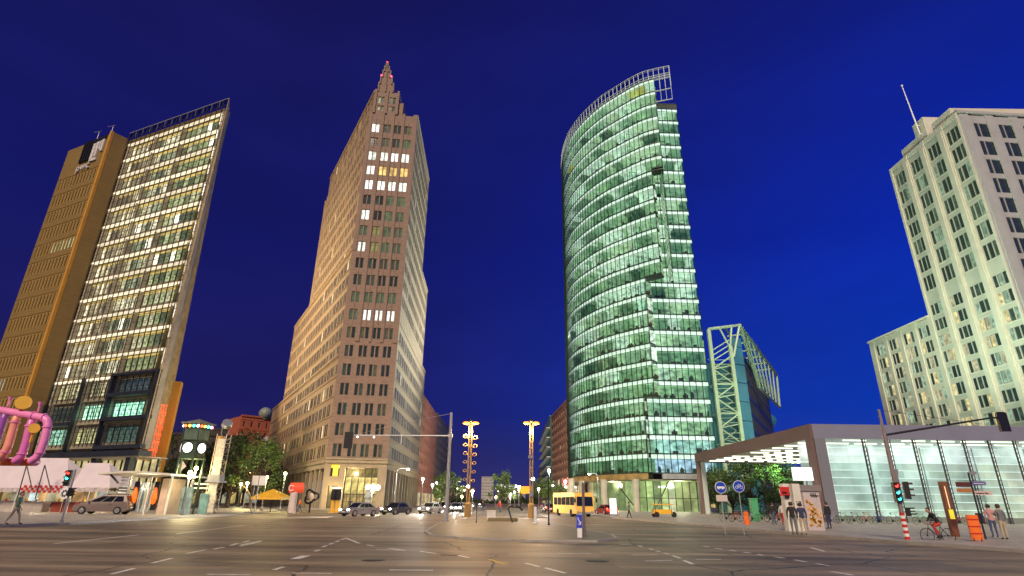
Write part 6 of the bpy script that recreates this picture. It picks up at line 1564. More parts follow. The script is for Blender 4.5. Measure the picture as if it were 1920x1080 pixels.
# ------------------------------------------------------------------ bicycles
M_bike = mat('bike_frame', (.04, .04, .045), .35, .5)
def bicycle(loc, hd, label, group=None, color=None, mb_name='bicycle', detail=12):
    root = thing(mb_name, label, 'bicycle', loc, group); hx = Vector((math.cos(hd), math.sin(hd), 0)); o = Vector(loc); hy = Vector((-hx.y, hx.x, 0)); P = lambda u, z, v=0: o+hx*u+hy*v+Vector((0, 0, z)); r = .335
    for c in (.52, -.52):
        w = MB(); N = detail*2
        for i in range(N):
            a0, a1 = 2*math.pi*i/N, 2*math.pi*(i+1)/N; w.tube(P(c+r*math.cos(a0), r+r*math.sin(a0)), P(c+r*math.cos(a1), r+r*math.sin(a1)), .017, n=5, cap=False)
        for i in range(detail): a = 2*math.pi*i/detail; w.tube(P(c, r), P(c+r*math.cos(a), r+r*math.sin(a)), .004, n=3, cap=False)
        w.tube(P(c, r, -.04), P(c, r, .04), .03, n=6); w.build('wheel', M_tyre, root)
    f = MB(); bb, st, hdp, hd2 = P(-.08, .28), P(-.22, .82), P(.36, .86), P(.40, .70)
    for a, b in ((bb, st), (bb, hd2), (st, hdp), (hdp, hd2), (bb, P(-.52, r)), (P(-.2, .74), P(-.52, r)), (hd2, P(.52, r))): f.tube(a, b, .017, n=6)
    f.build('frame', color or M_bike, root)
    f = MB(); f.tube(P(.35, .86), P(.34, .98), .014, n=5); f.tube(P(.34, .98, -.27), P(.34, .98, .27), .014, n=5); f.tube(P(.34, .98, -.27), P(.2, 1.0, -.30), .018, n=5); f.tube(P(.34, .98, .27), P(.2, 1.0, .30), .018, n=5); f.build('handlebar', M_steel, root)
    f = MB(); f.tube(st, P(-.24, .92), .014, n=5); f.sphere(P(-.24, .94), .13, 8, 5, 0, (1, .6, .3)); f.build('saddle', M_black, root)
    f = MB(); f.tube(P(-.08, .28, -.07), P(-.08, .28, .07), .09, n=12); f.tube(P(-.08, .28, .08), P(.02, .16, .08), .012, n=5); f.tube(P(-.08, .28, -.08), P(-.18, .40, -.08), .012, n=5); f.par(P(.0, .15, .08), hx*.08, hy*.09, (0, 0, .02)); f.par(P(-.22, .40, -.17), hx*.08, hy*.09, (0, 0, .02)); f.build('crank', M_dark, root)
    return root
random.seed(11)
bike_cols = [M_bike, M_red, M_blue, M_steel, mat('bike_green', (.05, .25, .08), .4)]
spots = [(1362, 58, 20), (1378, 57, 25), (1394, 59, 15), (1410, 58, 30), (1428, 59, 20), (1444, 58, 22), (1460, 57, 18), (1476, 58.5, 25), (1556, 56, 10), (1578, 56.5, 18), (1600, 56, 12), (1622, 56.5, 20), (1646, 56, 15), (1672, 56, 18), (1722, 56, 12), (1750, 56, 20), (1796, 56, 14), (1836, 56, 10)]
adj = ['grey', 'red', 'blue', 'silver', 'green']
where = {1362: 'just right of the canopy column', 1378: 'behind the blue cycle sign', 1394: 'behind the orange wrapped bollard', 1410: 'left of the green litter bin', 1428: 'right of the green litter bin', 1444: 'left of the walking pair', 1460: 'behind the walking pair', 1476: 'left of the ticket pillars',
         1556: 'at the foot of the first hall window', 1578: 'below the first lattice post', 1600: 'below the second hall window', 1622: 'by the second lattice post', 1646: 'left of the signal mast', 1672: 'behind the signal mast', 1722: 'right of the signal mast', 1750: 'behind the cyclist', 1796: 'behind the brown info pillar', 1836: 'behind the orange barrier'}
for i, (px, Y, h) in enumerate(spots):
    q = aty(px, 960, Y); bicycle((q.x, Y, .13), R(h), '%s bicycle parked %s' % (adj[i % 5], where[px]), 'bicycles parked along the station hall', bike_cols[i % 5], 'parked_bicycle', 8)

# ------------------------------------------------------------------ people
M_skin = mat('skin', (.50, .30, .22), .5); M_hair = mat('hair_brown', (.04, .025, .015), .6)
CL = {n: mat('cloth_'+n, c, .8, noise=.12, scale=6) for n, c in dict(black=(.02, .02, .022), navy=(.03, .04, .10), red=(.45, .04, .03), grey=(.16, .16, .17), jeans=(.06, .09, .18), beige=(.45, .38, .28), pink=(.5, .25, .25), white=(.6, .6, .58), orange=(.7, .2, .03), green=(.08, .14, .09)).items()}
def person(loc, hd, label, top, bottom, pose='stand', h=1.72, group=None, hair=None):
    s = h/1.72; hx = Vector((math.cos(hd), math.sin(hd), 0)); hy = Vector((-hx.y, hx.x, 0)); o = Vector(loc)
    P = lambda f, l, z: o+(hx*f+hy*l+Vector((0, 0, z)))*s
    J = {}
    if pose == 'ride':
        J.update(pel=(-.20, 0, .98), sp=(-.10, 0, 1.14), ch=(.06, 0, 1.34), nk=(.14, 0, 1.47), hd=(.22, 0, 1.56), hd2=(.24, 0, 1.67))
        for sd, kn, an in ((1, (.22, .12, .80), (.02, .11, .30)), (-1, (.18, -.12, .95), (-.16, -.11, .50))):
            J.update({('hip', sd): (-.18, sd*.10, .94), ('kn', sd): kn, ('an', sd): an, ('to', sd): (an[0]+.16, an[1], an[2]-.06), ('sh', sd): (.06, sd*.18, 1.38), ('el', sd): (.16, sd*.24, 1.16), ('wr', sd): (.27, sd*.25, 1.02)})
    else:
        st = {'stand': (.03, .0), 'walk': (.28, -.26), 'phone': (.03, .0)}[pose]; lean = .03 if pose == 'walk' else 0
        J.update(pel=(0, 0, .95), sp=(.01, 0, 1.12), ch=(lean, 0, 1.33), nk=(lean, 0, 1.47), hd=(lean+.02, 0, 1.55), hd2=(lean+.02, 0, 1.66))
        for sd, f in ((1, st[0]), (-1, st[1])):
            arm = -f*.7; bend = .08 if pose != 'walk' else .14
            J.update({('hip', sd): (0, sd*.095, .90), ('kn', sd): (f*.55+.03, sd*.10, .49), ('an', sd): (f-(.06 if f < 0 else 0), sd*.10, .09 if f >= 0 else .13), ('to', sd): (f+.15, sd*.12, .04),
                      ('sh', sd): (lean, sd*.185, 1.39), ('el', sd): (lean+arm*.5-.02, sd*.25, 1.11), ('wr', sd): (lean+arm+bend*.7, sd*.26, .87)})
            if pose == 'phone' and sd == 1: J[('el', 1)] = (.05, .24, 1.13); J[('wr', 1)] = (.27, .12, 1.25)
    names = ['pel', 'sp', 'ch', 'nk', 'hd', 'hd2']; rad = dict(pel=.135, sp=.118, ch=.135, nk=.052, hd=.088, hd2=.075)
    vs, es, rs, idx = [], [], [], {}
    def add(k, r): idx[k] = len(vs); vs.append(P(*J[k])); rs.append(r*s)
    for n_ in names: add(n_, rad[n_])
    for a, b in zip(names, names[1:]): es.append((idx[a], idx[b]))
    for sd in (1, -1):
        for k, r in (('hip', .10), ('kn', .062), ('an', .042), ('to', .036)): add((k, sd), r)
        es += [(idx['pel'], idx[('hip', sd)]), (idx[('hip', sd)], idx[('kn', sd)]), (idx[('kn', sd)], idx[('an', sd)]), (idx[('an', sd)], idx[('to', sd)])]
        for k, r in (('sh', .068), ('el', .046), ('wr', .030)): add((k, sd), r)
        es += [(idx['ch'], idx[('sh', sd)]), (idx[('sh', sd)], idx[('el', sd)]), (idx[('el', sd)], idx[('wr', sd)])]
    me = bpy.data.meshes.new('p'); me.from_pydata([tuple(v) for v in vs], es, []); ob = bpy.data.objects.new('p', me); COL.objects.link(ob)
    sk = ob.modifiers.new('s', 'SKIN'); sv = me.skin_vertices[0].data
    for i, r in enumerate(rs): sv[i].radius = (r, r)
    for i, n_ in enumerate(names[:3]): sv[i].radius = (rs[i]*1.0, rs[i]*.9)
    sv[0].use_root = True
    sb = ob.modifiers.new('u', 'SUBSURF'); sb.levels = 1; sb.render_levels = 1
    dg = bpy.context.evaluated_depsgraph_get(); me2 = bpy.data.meshes.new_from_object(ob.evaluated_get(dg)); bpy.data.objects.remove(ob)
    B = MB()
    for v in me2.vertices: B.v.append(tuple(v.co))
    def matof(c):
        q = (Vector(c)-o)/s; f, l, z = q.dot(hx), q.dot(hy), q.z
        if pose == 'ride':
            if z > 1.50 and f > .1: return 0
            if (z < .38 and z < .5): return 3
            return 1 if (z > 1.0 or (f > .22 and z > .97)) else 2
        if z > 1.46: return 0
        if z < .10: return 3
        if z < .90 and abs(l) < .215: return 2
        return 1
    for p_ in me2.polygons: B.f.append(tuple(p_.vertices)); B.mi.append(matof(p_.center)); B.lit.append((0, 0, 0))
    # face: nose, eyes, mouth, ears; hands with palm, four fingers and thumb
    H_ = Vector(J['hd']); hp = lambda f, l, z: P(H_.x+f, H_.y+l, H_.z+z)
    B.sphere(hp(.02, 0, .045), .098*s, 12, 9, 0, (1, 1, 1.2)); B.tube(hp(.10, 0, .055), hp(.128, 0, .02), .010*s, .018*s, 6, 0)
    for sd in (1, -1): B.sphere(hp(.105, sd*.034, .06), .012*s, 6, 4, 3); B.sphere(hp(.01, sd*.098, .04), .026*s, 6, 4, 0, (1, .6, 1.3))
    B.tube(hp(.108, -.025, -.015), hp(.108, .025, -.015), .007*s, n=5, mi=4)
    for sd in (1, -1):
        w = Vector(J[('wr', sd)]); e_ = Vector(J[('el', sd)]); d = (w-e_).normalized(); side = Vector((0, sd, 0)); fw = Vector((1, 0, 0)) if abs(d.x) < .8 else Vector((0, 0, 1))
        fw = (fw-d*fw.dot(d)).normalized(); T_ = lambda v: P(*v)
        pm = w+d*.045; B.sphere(T_(pm), .036*s, 8, 6, 0, (1, 1, 1.1))
        for j in range(4):
            a = pm+d*.03+fw*(.030-.019*j); ln = (.040, .046, .043, .034)[j]; b = a+d*ln-side*.004; c = b+d*ln*.7-side*.014; B.tube(T_(a), T_(b), .010*s, .009*s, 5, 0); B.tube(T_(b), T_(c), .009*s, .007*s, 5, 0)
        a = pm+fw*.028; B.tube(T_(a), T_(a+fw*.028+d*.028), .011*s, .009*s, 5, 0)
    bo = B.build('person', [M_skin, CL[top], CL[bottom], CL['black'], M_red], None, label=label, cat='person', group=group, smooth=True, origin=o)
    hb = MB(); hb.sphere(hp(-.005, 0, .075), .112*s, 12, 8, 0, (1.02, .98, 1.05)); 
    # cut the cap so the face stays open
    keep = [i for i, f in enumerate(hb.f) if not (sum((Vector(hb.v[j])-hp(0, 0, 0)).dot(hx) for j in f)/4 > .045*s and sum(hb.v[j][2]-hp(0, 0, .10).z for j in f)/4 < 0)]
    hb.f = [hb.f[i] for i in keep]; hb.mi = [0]*len(keep); hb.lit = [(0, 0, 0)]*len(keep)
    ho = hb.build('hair', hair or M_hair, None, origin=o); ho.parent = bo; ho.matrix_parent_inverse = Matrix.Translation(o).inverted()
    return bo
def stand(px, py, hd, label, top, bottom, pose='stand', h=1.72, z=.13, group=None): q = gp(px, py, z); return person((q.x, q.y, z), R(hd), label, top, bottom, pose, h, group)
cy = gp(1762, 1018, .004); cy = Vector((cy.x, cy.y, .004))
bicycle(cy, R(178), 'thin framed racing bicycle ridden by the hunched cyclist on the right', None, M_bike, 'ridden_bicycle', 14)
person((cy.x, cy.y, .004), R(178), 'cyclist in dark jacket hunched over the bars of the racing bicycle', 'black', 'red', 'ride', 1.62)
stand(1491, 1003, 60, 'pedestrian in dark jacket waiting at the kerb, left of the two by the ticket pillars', 'black', 'grey'); stand(1509, 1003, 80, 'slimmer pedestrian in dark top waiting right of the ticket pillars edge', 'navy', 'beige', h=1.68)
stand(1557, 992, 110, 'broad pedestrian in black coat in front of the hall corner frame', 'black', 'navy', h=1.78)
stand(1452, 984, 20, 'walker in black jacket, left one of the pair before the parked bicycles', 'black', 'jeans', 'walk', group='pair walking before the parked bicycles'); stand(1470, 984, 25, 'walker in white jacket, right one of the pair before the parked bicycles', 'white', 'red', 'walk', group='pair walking before the parked bicycles')
stand(22, 984, 15, 'pedestrian in green top and pale trousers walking at the far left kerb', 'green', 'beige', 'walk', 1.76); 
stand(343, 962, 250, 'person in dark clothes standing at the foot of the clock tower', 'black', 'grey'); stand(352, 962, 290, 'person in brown coat beside the lamp pair left of the clock tower', 'beige', 'navy')
stand(1888, 1012, 95, 'pedestrian in violet grey coat standing at the far right', 'grey', 'beige', 'phone'); stand(1868, 1008, 70, 'pedestrian in pink top left of the one at the far right', 'pink', 'jeans')
for (px, py, hd, lb_, a, b) in [(905, 964, 90, 'tiny pedestrian in black on the central strip, left of the white box', 'black', 'jeans'), (937, 963, 250, 'tiny pedestrian in red top under the central strip tree', 'red', 'jeans'), (1018, 962, 200, 'tiny pedestrian in navy by the right light mast', 'navy', 'grey'), (560, 960, 30, 'tiny pedestrian in orange walking past the red round sign', 'orange', 'jeans'), (655, 958, 100, 'tiny pedestrian in black before the arcade', 'black', 'black'), (812, 957, 80, 'tiny pedestrian in white near the lit shop corner', 'white', 'jeans'), (1180, 972, 10, 'tiny pedestrian in grey by the white lit advert box', 'grey', 'black')]:
    stand(px, py, hd, lb_, a, b, 'walk', 1.7, .1)

# ------------------------------------------------------------------ kiosk, signs and small street furniture on the right
def box_thing(name, label, cat, px0, px1, pyb, pyt, Y, d, mats, parts=None, lit=None, zb=.1, group=None):
    a, b = aty(px0, pyb, Y), aty(px1, pyb, Y); zt = aty(px0, pyt, Y).z; root = thing(name, label, cat, ((a.x+b.x)/2, Y, 0), group)
    return root, a.x, b.x, zb, zt
root, x0, x1, zb, zt = box_thing('graffiti_kiosk', 'grey kiosk wall painted with yellow graffiti at the corner of the station hall', 'kiosk', 1515, 1546, 985, 912, 40, 1, None)
m = MB(); m.par((x0, 40, .1), (x1-x0, 0, 0), (0, 2.2, 0), (0, 0, zt-.4)); m.build('wall', mat('kiosk_grey', (.50, .44, .45), .6, noise=.1, scale=2), root)
m = MB(); m.par((x0-.15, 39.9, zt-.3), (x1-x0+.3, 0, 0), (0, 2.5, 0), (0, 0, .4)); m.build('roof_edge', mat('kiosk_roof', (.22, .2, .19), .5), root)
m = MB(); rnd = random.Random(3)
for k in range(170):
    u, v = rnd.random(), rnd.random(); 
    if v > .75-.35*u+.3*rnd.random(): continue
    x = x0+.08+u*(x1-x0-.25); z = .35+v*1.7; m.par((x, 39.985, z), (rnd.uniform(.05, .16), 0, 0), (0, .012, 0), (0, 0, rnd.uniform(.04, .13)))
m.build('graffiti', mat('graffiti_yellow', (.72, .36, .03), .6, noise=.35, scale=6), root)
m = MB()
for k in range(6): m.tube((x0+.55+.07*k, 39.97, 2.2), (x0+.5+.07*k+.06*(-1)**k, 39.97, 2.45), .02, n=4)
m.tube((x0+.45, 39.97, 2.32), (x0+1.05, 39.97, 2.28), .02, n=4); m.build('tag_mark', M_black, root)
def textmesh(body, size, loc, name, mt, parent, ext=.01):
    fc = bpy.data.curves.new('t', 'FONT'); fc.body = body; fc.size = size; fc.extrude = ext
    to = bpy.data.objects.new('t', fc); COL.objects.link(to); me = bpy.data.meshes.new_from_object(to.evaluated_get(bpy.context.evaluated_depsgraph_get())); bpy.data.objects.remove(to)
    o = bpy.data.objects.new(name, me); COL.objects.link(o); me.materials.clear(); me.materials.append(mt)
    o.rotation_euler = (math.pi/2, 0, 0); o.location = loc; o.parent = parent; o.matrix_parent_inverse = Matrix.Translation(parent.location).inverted(); return o
for i, (p0, p1, lb_) in enumerate(((1479, 1491, 'white ticket pillar with red and black emblem, left of the pillar marked 12'), (1497, 1512, 'white ticket pillar marked 12, left of the graffiti kiosk'))):
    root, x0, x1, zb, zt = box_thing('ticket_pillar', lb_, 'pillar', p0, p1, 990, 907, 38.5, .5, None); m = MB(); m.par((x0, 38.5, .1), (x1-x0, 0, 0), (0, .5, 0), (0, 0, zt-.1)); m.build('casing', mat('pillar_white', (.66, .64, .56), .5, noise=.08, scale=2), root)
    if i: textmesh('12', .42, (x0+.05, 38.48, zt-1.35), 'number', M_black, root)
    else:
        m = MB(); m.par((x0-.25, 38.4, zt-.75), (.62, 0, 0), (0, .1, 0), (0, 0, .55)); m.build('emblem_board', M_red, root); m = MB(); m.par((x0-.12, 38.385, zt-.62), (.3, 0, 0), (0, .01, 0), (0, 0, .12)); m.par((x0+.0, 38.385, zt-.9), (.3, 0, 0), (0, .01, 0), (0, 0, .2)); m.build('emblem', M_black, root)
root, x0, x1, zb, zt = box_thing('lit_sign_box', 'blank white lit sign box on a post above the ticket pillars', 'sign', 1490, 1526, 900, 876, 42, .3, None); z0 = aty(1500, 901, 42).z
m = MB(); m.par((x0, 42, z0), (x1-x0, 0, 0), (0, .25, 0), (0, 0, zt-z0)); m.build('sign_box', glow('white_box', (.95, .95, 1), .95), root); m = MB(); m.tube(((x0+x1)/2+.2, 42.1, .1), ((x0+x1)/2+.2, 42.1, z0), .07); m.build('post', M_grey, root)
def round_sign(px, py, Y, label, bike):
    q = aty(px, py, Y); b = aty(px+7, 985, Y); X = q.x; root = thing('round_sign', label, 'traffic sign', (X, Y, 0), 'round blue traffic signs by the canopy'); z = q.z
    m = MB(); m.tube((X, Y+.05, .1), (X, Y+.05, z+.2), .035, n=8); m.build('post', M_steel, root)
    m = MB(); m.tube((X, Y, z), (X, Y-.02, z), .33, n=28); m.build('rim', M_white, root); m = MB(); m.tube((X, Y-.021, z), (X, Y-.03, z), .30, n=28); m.build('disc', glow('sign_blue_lit', (.005, .05, .42), .35), root)
    m = MB()
    if bike:
        for s in (-1, 1):
            for i in range(12): a0, a1 = i*.5236, (i+1)*.5236; m.tube((X+s*.13+.08*math.cos(a0), Y-.04, z-.05+.08*math.sin(a0)), (X+s*.13+.08*math.cos(a1), Y-.04, z-.05+.08*math.sin(a1)), .012, n=4)
        for a, b_ in (((-.13, -.05), (-.03, .08)), ((-.03, .08), (.1, .08)), ((.1, .08), (.13, -.05)), ((-.13, -.05), (.0, -.05)), ((.0, -.05), (.1, .08)), ((-.03, .08), (.0, -.05)), ((.1, .08), (.08, .13)), ((-.06, .11), (.0, .11))): m.tube((X+a[0], Y-.04, z+a[1]), (X+b_[0], Y-.04, z+b_[1]), .012, n=4)
    else:
        m.par((X-.22, Y-.045, z-.06), (.44, 0, 0), (0, .012, 0), (0, 0, .12)); 
        for s in (-.13, .1): m.tube((X+s, Y-.035, z-.08), (X+s, Y-.045, z-.08), .035, n=8)
    m.build('symbol', M_white, root)
    if not bike: m = MB(); m.par((X-.32, Y-.02, z-.75), (.64, 0, 0), (0, .02, 0), (0, 0, .34)); m.par((X-.15, Y-.028, z-.62), (.3, 0, 0), (0, .006, 0), (0, 0, .05)); m.build('plate', mat('plate_white', (.6, .52, .48), .5), root)
round_sign(1351, 914, 34, 'round blue sign with white bus bar and a white plate below', False); round_sign(1385, 912, 34, 'round blue sign with white bicycle symbol', True)
root, x0, x1, zb, zt = box_thing('litter_bin', 'green upright litter bin behind the parked bicycles', 'bin', 1412, 1424, 965, 935, 60, .6, None); m = MB(); m.par((x0, 60, .1), (x1-x0, 0, 0), (0, .6, 0), (0, 0, zt-.15)); m.build('body', mat('bin_green', (.08, .40, .16), .5), root); m = MB(); m.par((x0-.05, 59.95, zt-.05), (x1-x0+.1, 0, 0), (0, .7, 0), (0, 0, .1)); m.build('lid', mat('bin_green', (.08, .40, .16), .5), root)
q = aty(1400, 975, 50); m = MB(); m.lathe((q.x, 50, .13), [(.28, 0), (.26, .3), (.2, .7), (.22, .9), (.12, 1.0), (0, 1.02)], 12); tag(m.build('wrapped_bollard', M_orange), 'orange wrapped bollard below the blue cycle sign', 'bollard')
# brown info pillar, street name post, orange barrier
Y = 34; root, x0, x1, zb, zt = box_thing('info_pillar', 'slim brown information pillar with yellow poster, right of the cyclist', 'info pillar', 1787, 1799, 998, 903, Y, .3, None); m = MB(); m.par((x0, Y, .1), (x1-x0, 0, 0), (0, .25, 0), (0, 0, zt-.1)); m.build('casing', mat('info_brown', (.20, .07, .03), .5, noise=.3, scale=2), root)
m = MB(); m.par((x0+.05, Y-.02, 1.05), (x1-x0-.1, 0, 0), (0, .02, 0), (0, 0, .5)); m.build('poster', glow('poster_yellow', (.9, .75, .05), .8), root); m = MB(); m.par((x0+.12, Y-.035, 1.6), (.05, 0, 0), (0, .01, 0), (0, 0, 1.2)); m.build('light_slit', glow('slit', (1, .7, .4), .9), root)
b = gp(1850, 1016, .004); Y = b.y; root = thing('street_name_post', 'dark post with brown fingerpost signs on its left and pale name plates on its right', 'signpost', (b.x, Y, 0)); t = aty(1812, 886, Y); m = MB(); m.tube((b.x, Y, 0), (b.x, Y, t.z), .045, n=8); m.box((b.x-.05, Y, .9), (.22, .18, .5)); m.build('post', M_dark, root)
for (p0, p1, py0, py1, mt, nm) in ((1789, 1814, 904, 913, 'dark', 'finger_sign'), (1793, 1819, 916, 923, 'brown', 'finger_sign'), (1818, 1830, 884, 889, 'grey', 'name_plate'), (1822, 1846, 903, 909, 'blue', 'name_plate'), (1828, 1858, 921, 928, 'pink', 'name_plate')):
    a, c = aty(p0, py1, Y), aty(p1, py0, Y); m = MB(); xo = b.x-(aty(1816, 906, Y).x); a.x += 0; mt_ = {'dark': mat('sign_dark_brown', (.10, .03, .025), .5), 'brown': mat('sign_orange_brown', (.40, .17, .06), .5), 'grey': M_grey, 'blue': mat('plate_blue', (.10, .09, .30), .5), 'pink': mat('plate_pink', (.62, .48, .44), .5)}[mt]
    dx = b.x-c.x if nm == 'finger_sign' else b.x-a.x
    w = c.x-a.x; X0 = b.x-w-.05 if nm == 'finger_sign' else b.x+.05
    m.par((X0, Y-.02, a.z), (w, 0, 0), (0, .03, 0), (0, 0, c.z-a.z)); o_ = m.build(nm, mt_, root)
    if nm == 'name_plate' and mt == 'pink': textmesh('Potsdamer Platz', .105, (X0+.04, Y-.03, a.z+.06), 'lettering', M_dark, o_)
    if nm == 'name_plate' and mt == 'blue': m = MB(); m.par((X0+.08, Y-.025, a.z+.06), (w-.16, 0, 0), (0, .004, 0), (0, 0, .03)); m.build('lettering', M_white, o_)
root, x0, x1, zb, zt = box_thing('orange_barrier', 'orange panelled barrier on a dark rubber base beside the street name post', 'barrier', 1822, 1844, 1008, 970, 29.8, .1, None); m = MB(); m.par((x0, 29.8, .18), (x1-x0, 0, 0), (0, .06, 0), (0, 0, 1.15)); m.build('panel', M_orange, root); m = MB()
for k in range(3): m.par((x0-.01, 29.785, .45+k*.32), (x1-x0+.02, 0, 0), (0, .09, 0), (0, 0, .06))
m.build('rail', M_red, root); m = MB(); m.par((x0-.2, 29.6, 0), (x1-x0+.6, 0, 0), (0, .45, 0), (0, 0, .12)); m.tube((x0+.1, 29.83, .1), (x0+.1, 29.83, .3), .04); m.tube((x1-.1, 29.83, .1), (x1-.1, 29.83, .3), .04); m.build('foot', M_dark, root)
# glass tower foot: advert box, cycle taxi
root, x0, x1, zb, zt = box_thing('advert_box', 'white lit advert box standing before the glass tower lobby', 'advert box', 1145, 1157, 968, 944, 76, .4, None); m = MB(); m.par((x0, 76, .3), (x1-x0, 0, 0), (0, .35, 0), (0, 0, 1.9)); m.build('light_panel', glow('white_box', (.95, .95, 1), .95), root); m = MB(); m.par((x0-.1, 75.9, .1), (x1-x0+.2, 0, 0), (0, .55, 0), (0, 0, .25)); m.build('plinth', M_grey, root)
root = thing('cycle_taxi', 'yellow cycle taxi with canopy parked in front of the glass tower lobby', 'cycle taxi', (aty(1243, 960, 72).x, 72, .1)); X = aty(1243, 960, 72).x; m = MB(); m.par((X-1.2, 71.5, .5), (2.2, 0, 0), (0, 1.0, 0), (0, 0, .5)); m.par((X-1.3, 71.4, 1.5), (2.5, 0, 0), (0, 1.2, 0), (0, 0, .12)); m.build('cabin', M_yellow, root)
for dx in (-1.0, .9): m = MB(); m.tube((X+dx, 71.5, .4), (X+dx, 71.5, 1.5), .03, n=5); m.tube((X+dx, 72.4, .4), (X+dx, 72.4, 1.5), .03, n=5); m.build('roof_post', M_dark, root)
for dx, dy in ((-.9, -.6), (-.9, .6), (1.3, 0)): m = MB(); m.tube((X+dx, 72+dy-.03, .42), (X+dx, 72+dy+.03, .42), .32, n=16); m.build('wheel', M_tyre, root)
# ------------------------------------------------------------------ island furniture
def post(name, label, px, pyb, pyt, r, mt, cat, Y=None):
    b = gp(px, pyb, .12); t = aty(px, pyt, b.y); m = MB(); m.lathe((b.x, b.y, .1), [(r*1.6, 0), (r*1.6, .1), (r, .12), (r, t.z-.15), (r*.5, t.z-.1), (0, t.z-.1)], 10); return tag(m.build(name, mt), label, cat)
post('white_bollard', 'tall white bollard post right of the right light mast', 1004, 982, 950, .13, M_white, 'bollard'); post('thin_post', 'dark thin post on the island beneath the lamp row', 1029, 984, 886, .055, M_dark, 'post')
post('tall_post', 'brown grey signal post at the right part of the island', 1096, 1006, 905, .07, mat('post_brown', (.16, .12, .11), .5), 'post'); post('slim_post', 'slim dark post between the left mast and the white box', 893, 980, 935, .03, M_dark, 'post')
b = gp(1087, 1007, .12); root = thing('keep_right_sign', 'small blue keep right sign on the tip of the island', 'traffic sign', (b.x, b.y, .12)); m = MB(); m.par((b.x-.14, b.y, .5), (.28, 0, 0), (0, .05, 0), (0, 0, .62)); m.build('panel', glow('keep_blue', (.03, .05, .5), .3), root)
m = MB(); m.tube((b.x-.08, b.y-.02, 1.0), (b.x+.06, b.y-.02, .68), .025, n=5); m.tube((b.x+.06, b.y-.02, .68), (b.x-.05, b.y-.02, .70), .025, n=5); m.tube((b.x+.06, b.y-.02, .68), (b.x+.07, b.y-.02, .82), .025, n=5); m.build('arrow', M_white, root); m = MB(); m.box((b.x, b.y, .1), (.22, .12, .42)); m.build('base', M_white, root)
b = gp(955, 979, .12); root = thing('bent_rail', 'dark bent steel rail rising from the island and sloping down to the right', 'rail', b); X, Y = b.x, b.y; m = MB(); m.path([(X+.25, Y, .1), (X-.1, Y+.2, 1.15), (X+.05, Y+.4, 1.3), (X+.8, Y+1.8, 1.25), (X+1.1, Y+2.6, 1.0)], .07, 8); m.build('rail', M_dark, root)
b = gp(921, 974, .12); m = MB(); m.box((b.x, b.y, .1), (.8, .6, .75)); m.box((b.x, b.y-.01, .85), (.9, .7, .06)); tag(m.build('utility_box', mat('utility_white', (.66, .62, .58), .5, noise=.1, scale=3)), 'pale pinkish utility box on the island left of the bent rail', 'utility box')
b = gp(936, 977, .12); m = MB(); m.par((b.x-1.0, b.y, .1), (2.6, 0, 0), (0, .5, 0), (0, 0, .22)); m.par((b.x-.9, b.y+.05, .32), (2.4, 0, 0), (0, .4, 0), (0, 0, .05)); tag(m.build('stone_bench', mat('bench_olive', (.20, .16, .07), .7)), 'low olive brown bench slab at the foot of the bent rail', 'bench')
# orange hoarding behind the right mast
a, c = aty(973, 925, 150), aty(996, 912, 150); m = MB(); m.par((a.x, 150, a.z), (c.x-a.x, 0, 0), (0, .6, 0), (0, 0, c.z-a.z)); root = thing('orange_billboard', 'glowing orange billboard left of the right light mast', 'billboard', (a.x, 150, 0)); m.build('panel', glow('orange_lit', (1, .40, .02), .9), root)
for x in (a.x+.4, c.x-.4): m = MB(); m.tube((x, 150.3, 0), (x, 150.3, a.z), .12, n=6); m.build('post', M_dark, root)
# ------------------------------------------------------------------ in front of the brick tower
b = aty(484, 950, 66); root = thing('white_signboard', 'large blank white twin signboard on two posts at the side street corner', 'signboard', (b.x, 66, 0)); z0, z1 = aty(485, 910, 66).z, aty(485, 892, 66).z; m = MB(); a, c = aty(473, 900, 66), aty(498, 900, 66); mid = (a.x+c.x)/2
m.par((a.x, 66, z0), (mid-a.x-.04, 0, 0), (0, .08, 0), (0, 0, z1-z0)); m.par((mid+.04, 66, z0), (c.x-mid-.04, 0, 0), (0, .08, 0), (0, 0, z1-z0)); m.build('panel', mat('board_white', (.72, .68, .66), .5), root); m = MB(); m.tube((mid, 66.15, .1), (mid, 66.15, z1), .07); m.build('post', M_steel, root); m = MB(); m.tube((a.x+.3, 66.15, .1), (a.x+.3, 66.15, z0), .05); m.build('post', M_steel, root)
b = aty(548, 950, 72); root = thing('red_round_sign', 'red sign drum with white ring emblem on a pale column before the brick tower', 'sign', (b.x, 72, 0)); z = aty(548, 915, 72).z; m = MB(); m.tube((b.x-.35, 72, z), (b.x+.9, 72.5, z+.05), .62, .58, 20); m.tube((b.x-.45, 71.9, z), (b.x-.35, 72, z), .6, n=20); m.build('drum', glow('drum_red', (.9, .10, .04), .55), root)
m = MB()
for i in range(14): a0, a1 = .5+i*.38, .5+(i+1)*.38; m.tube((b.x-.2+.30*math.cos(a0), 71.38, z+.30*math.sin(a0)), (b.x-.2+.30*math.cos(a1), 71.38, z+.30*math.sin(a1)), .06, n=5)
m.build('emblem', M_white, root); m = MB(); m.lathe((b.x, 72, .1), [(.5, 0), (.42, 2.2), (.3, 2.4)], 12); m.build('column', mat('pale_column_b', (.6, .52, .48), .6, noise=.1, scale=2), root)
b = aty(508, 950, 76); root = thing('yellow_parasol', 'square yellow parasol beside the white signboard', 'parasol', (b.x, 76, 0)); z = aty(508, 932, 76).z; m = MB()
cr_ = [(b.x-1.9, 74.1, z), (b.x+1.9, 74.1, z), (b.x+1.9, 77.9, z), (b.x-1.9, 77.9, z)]
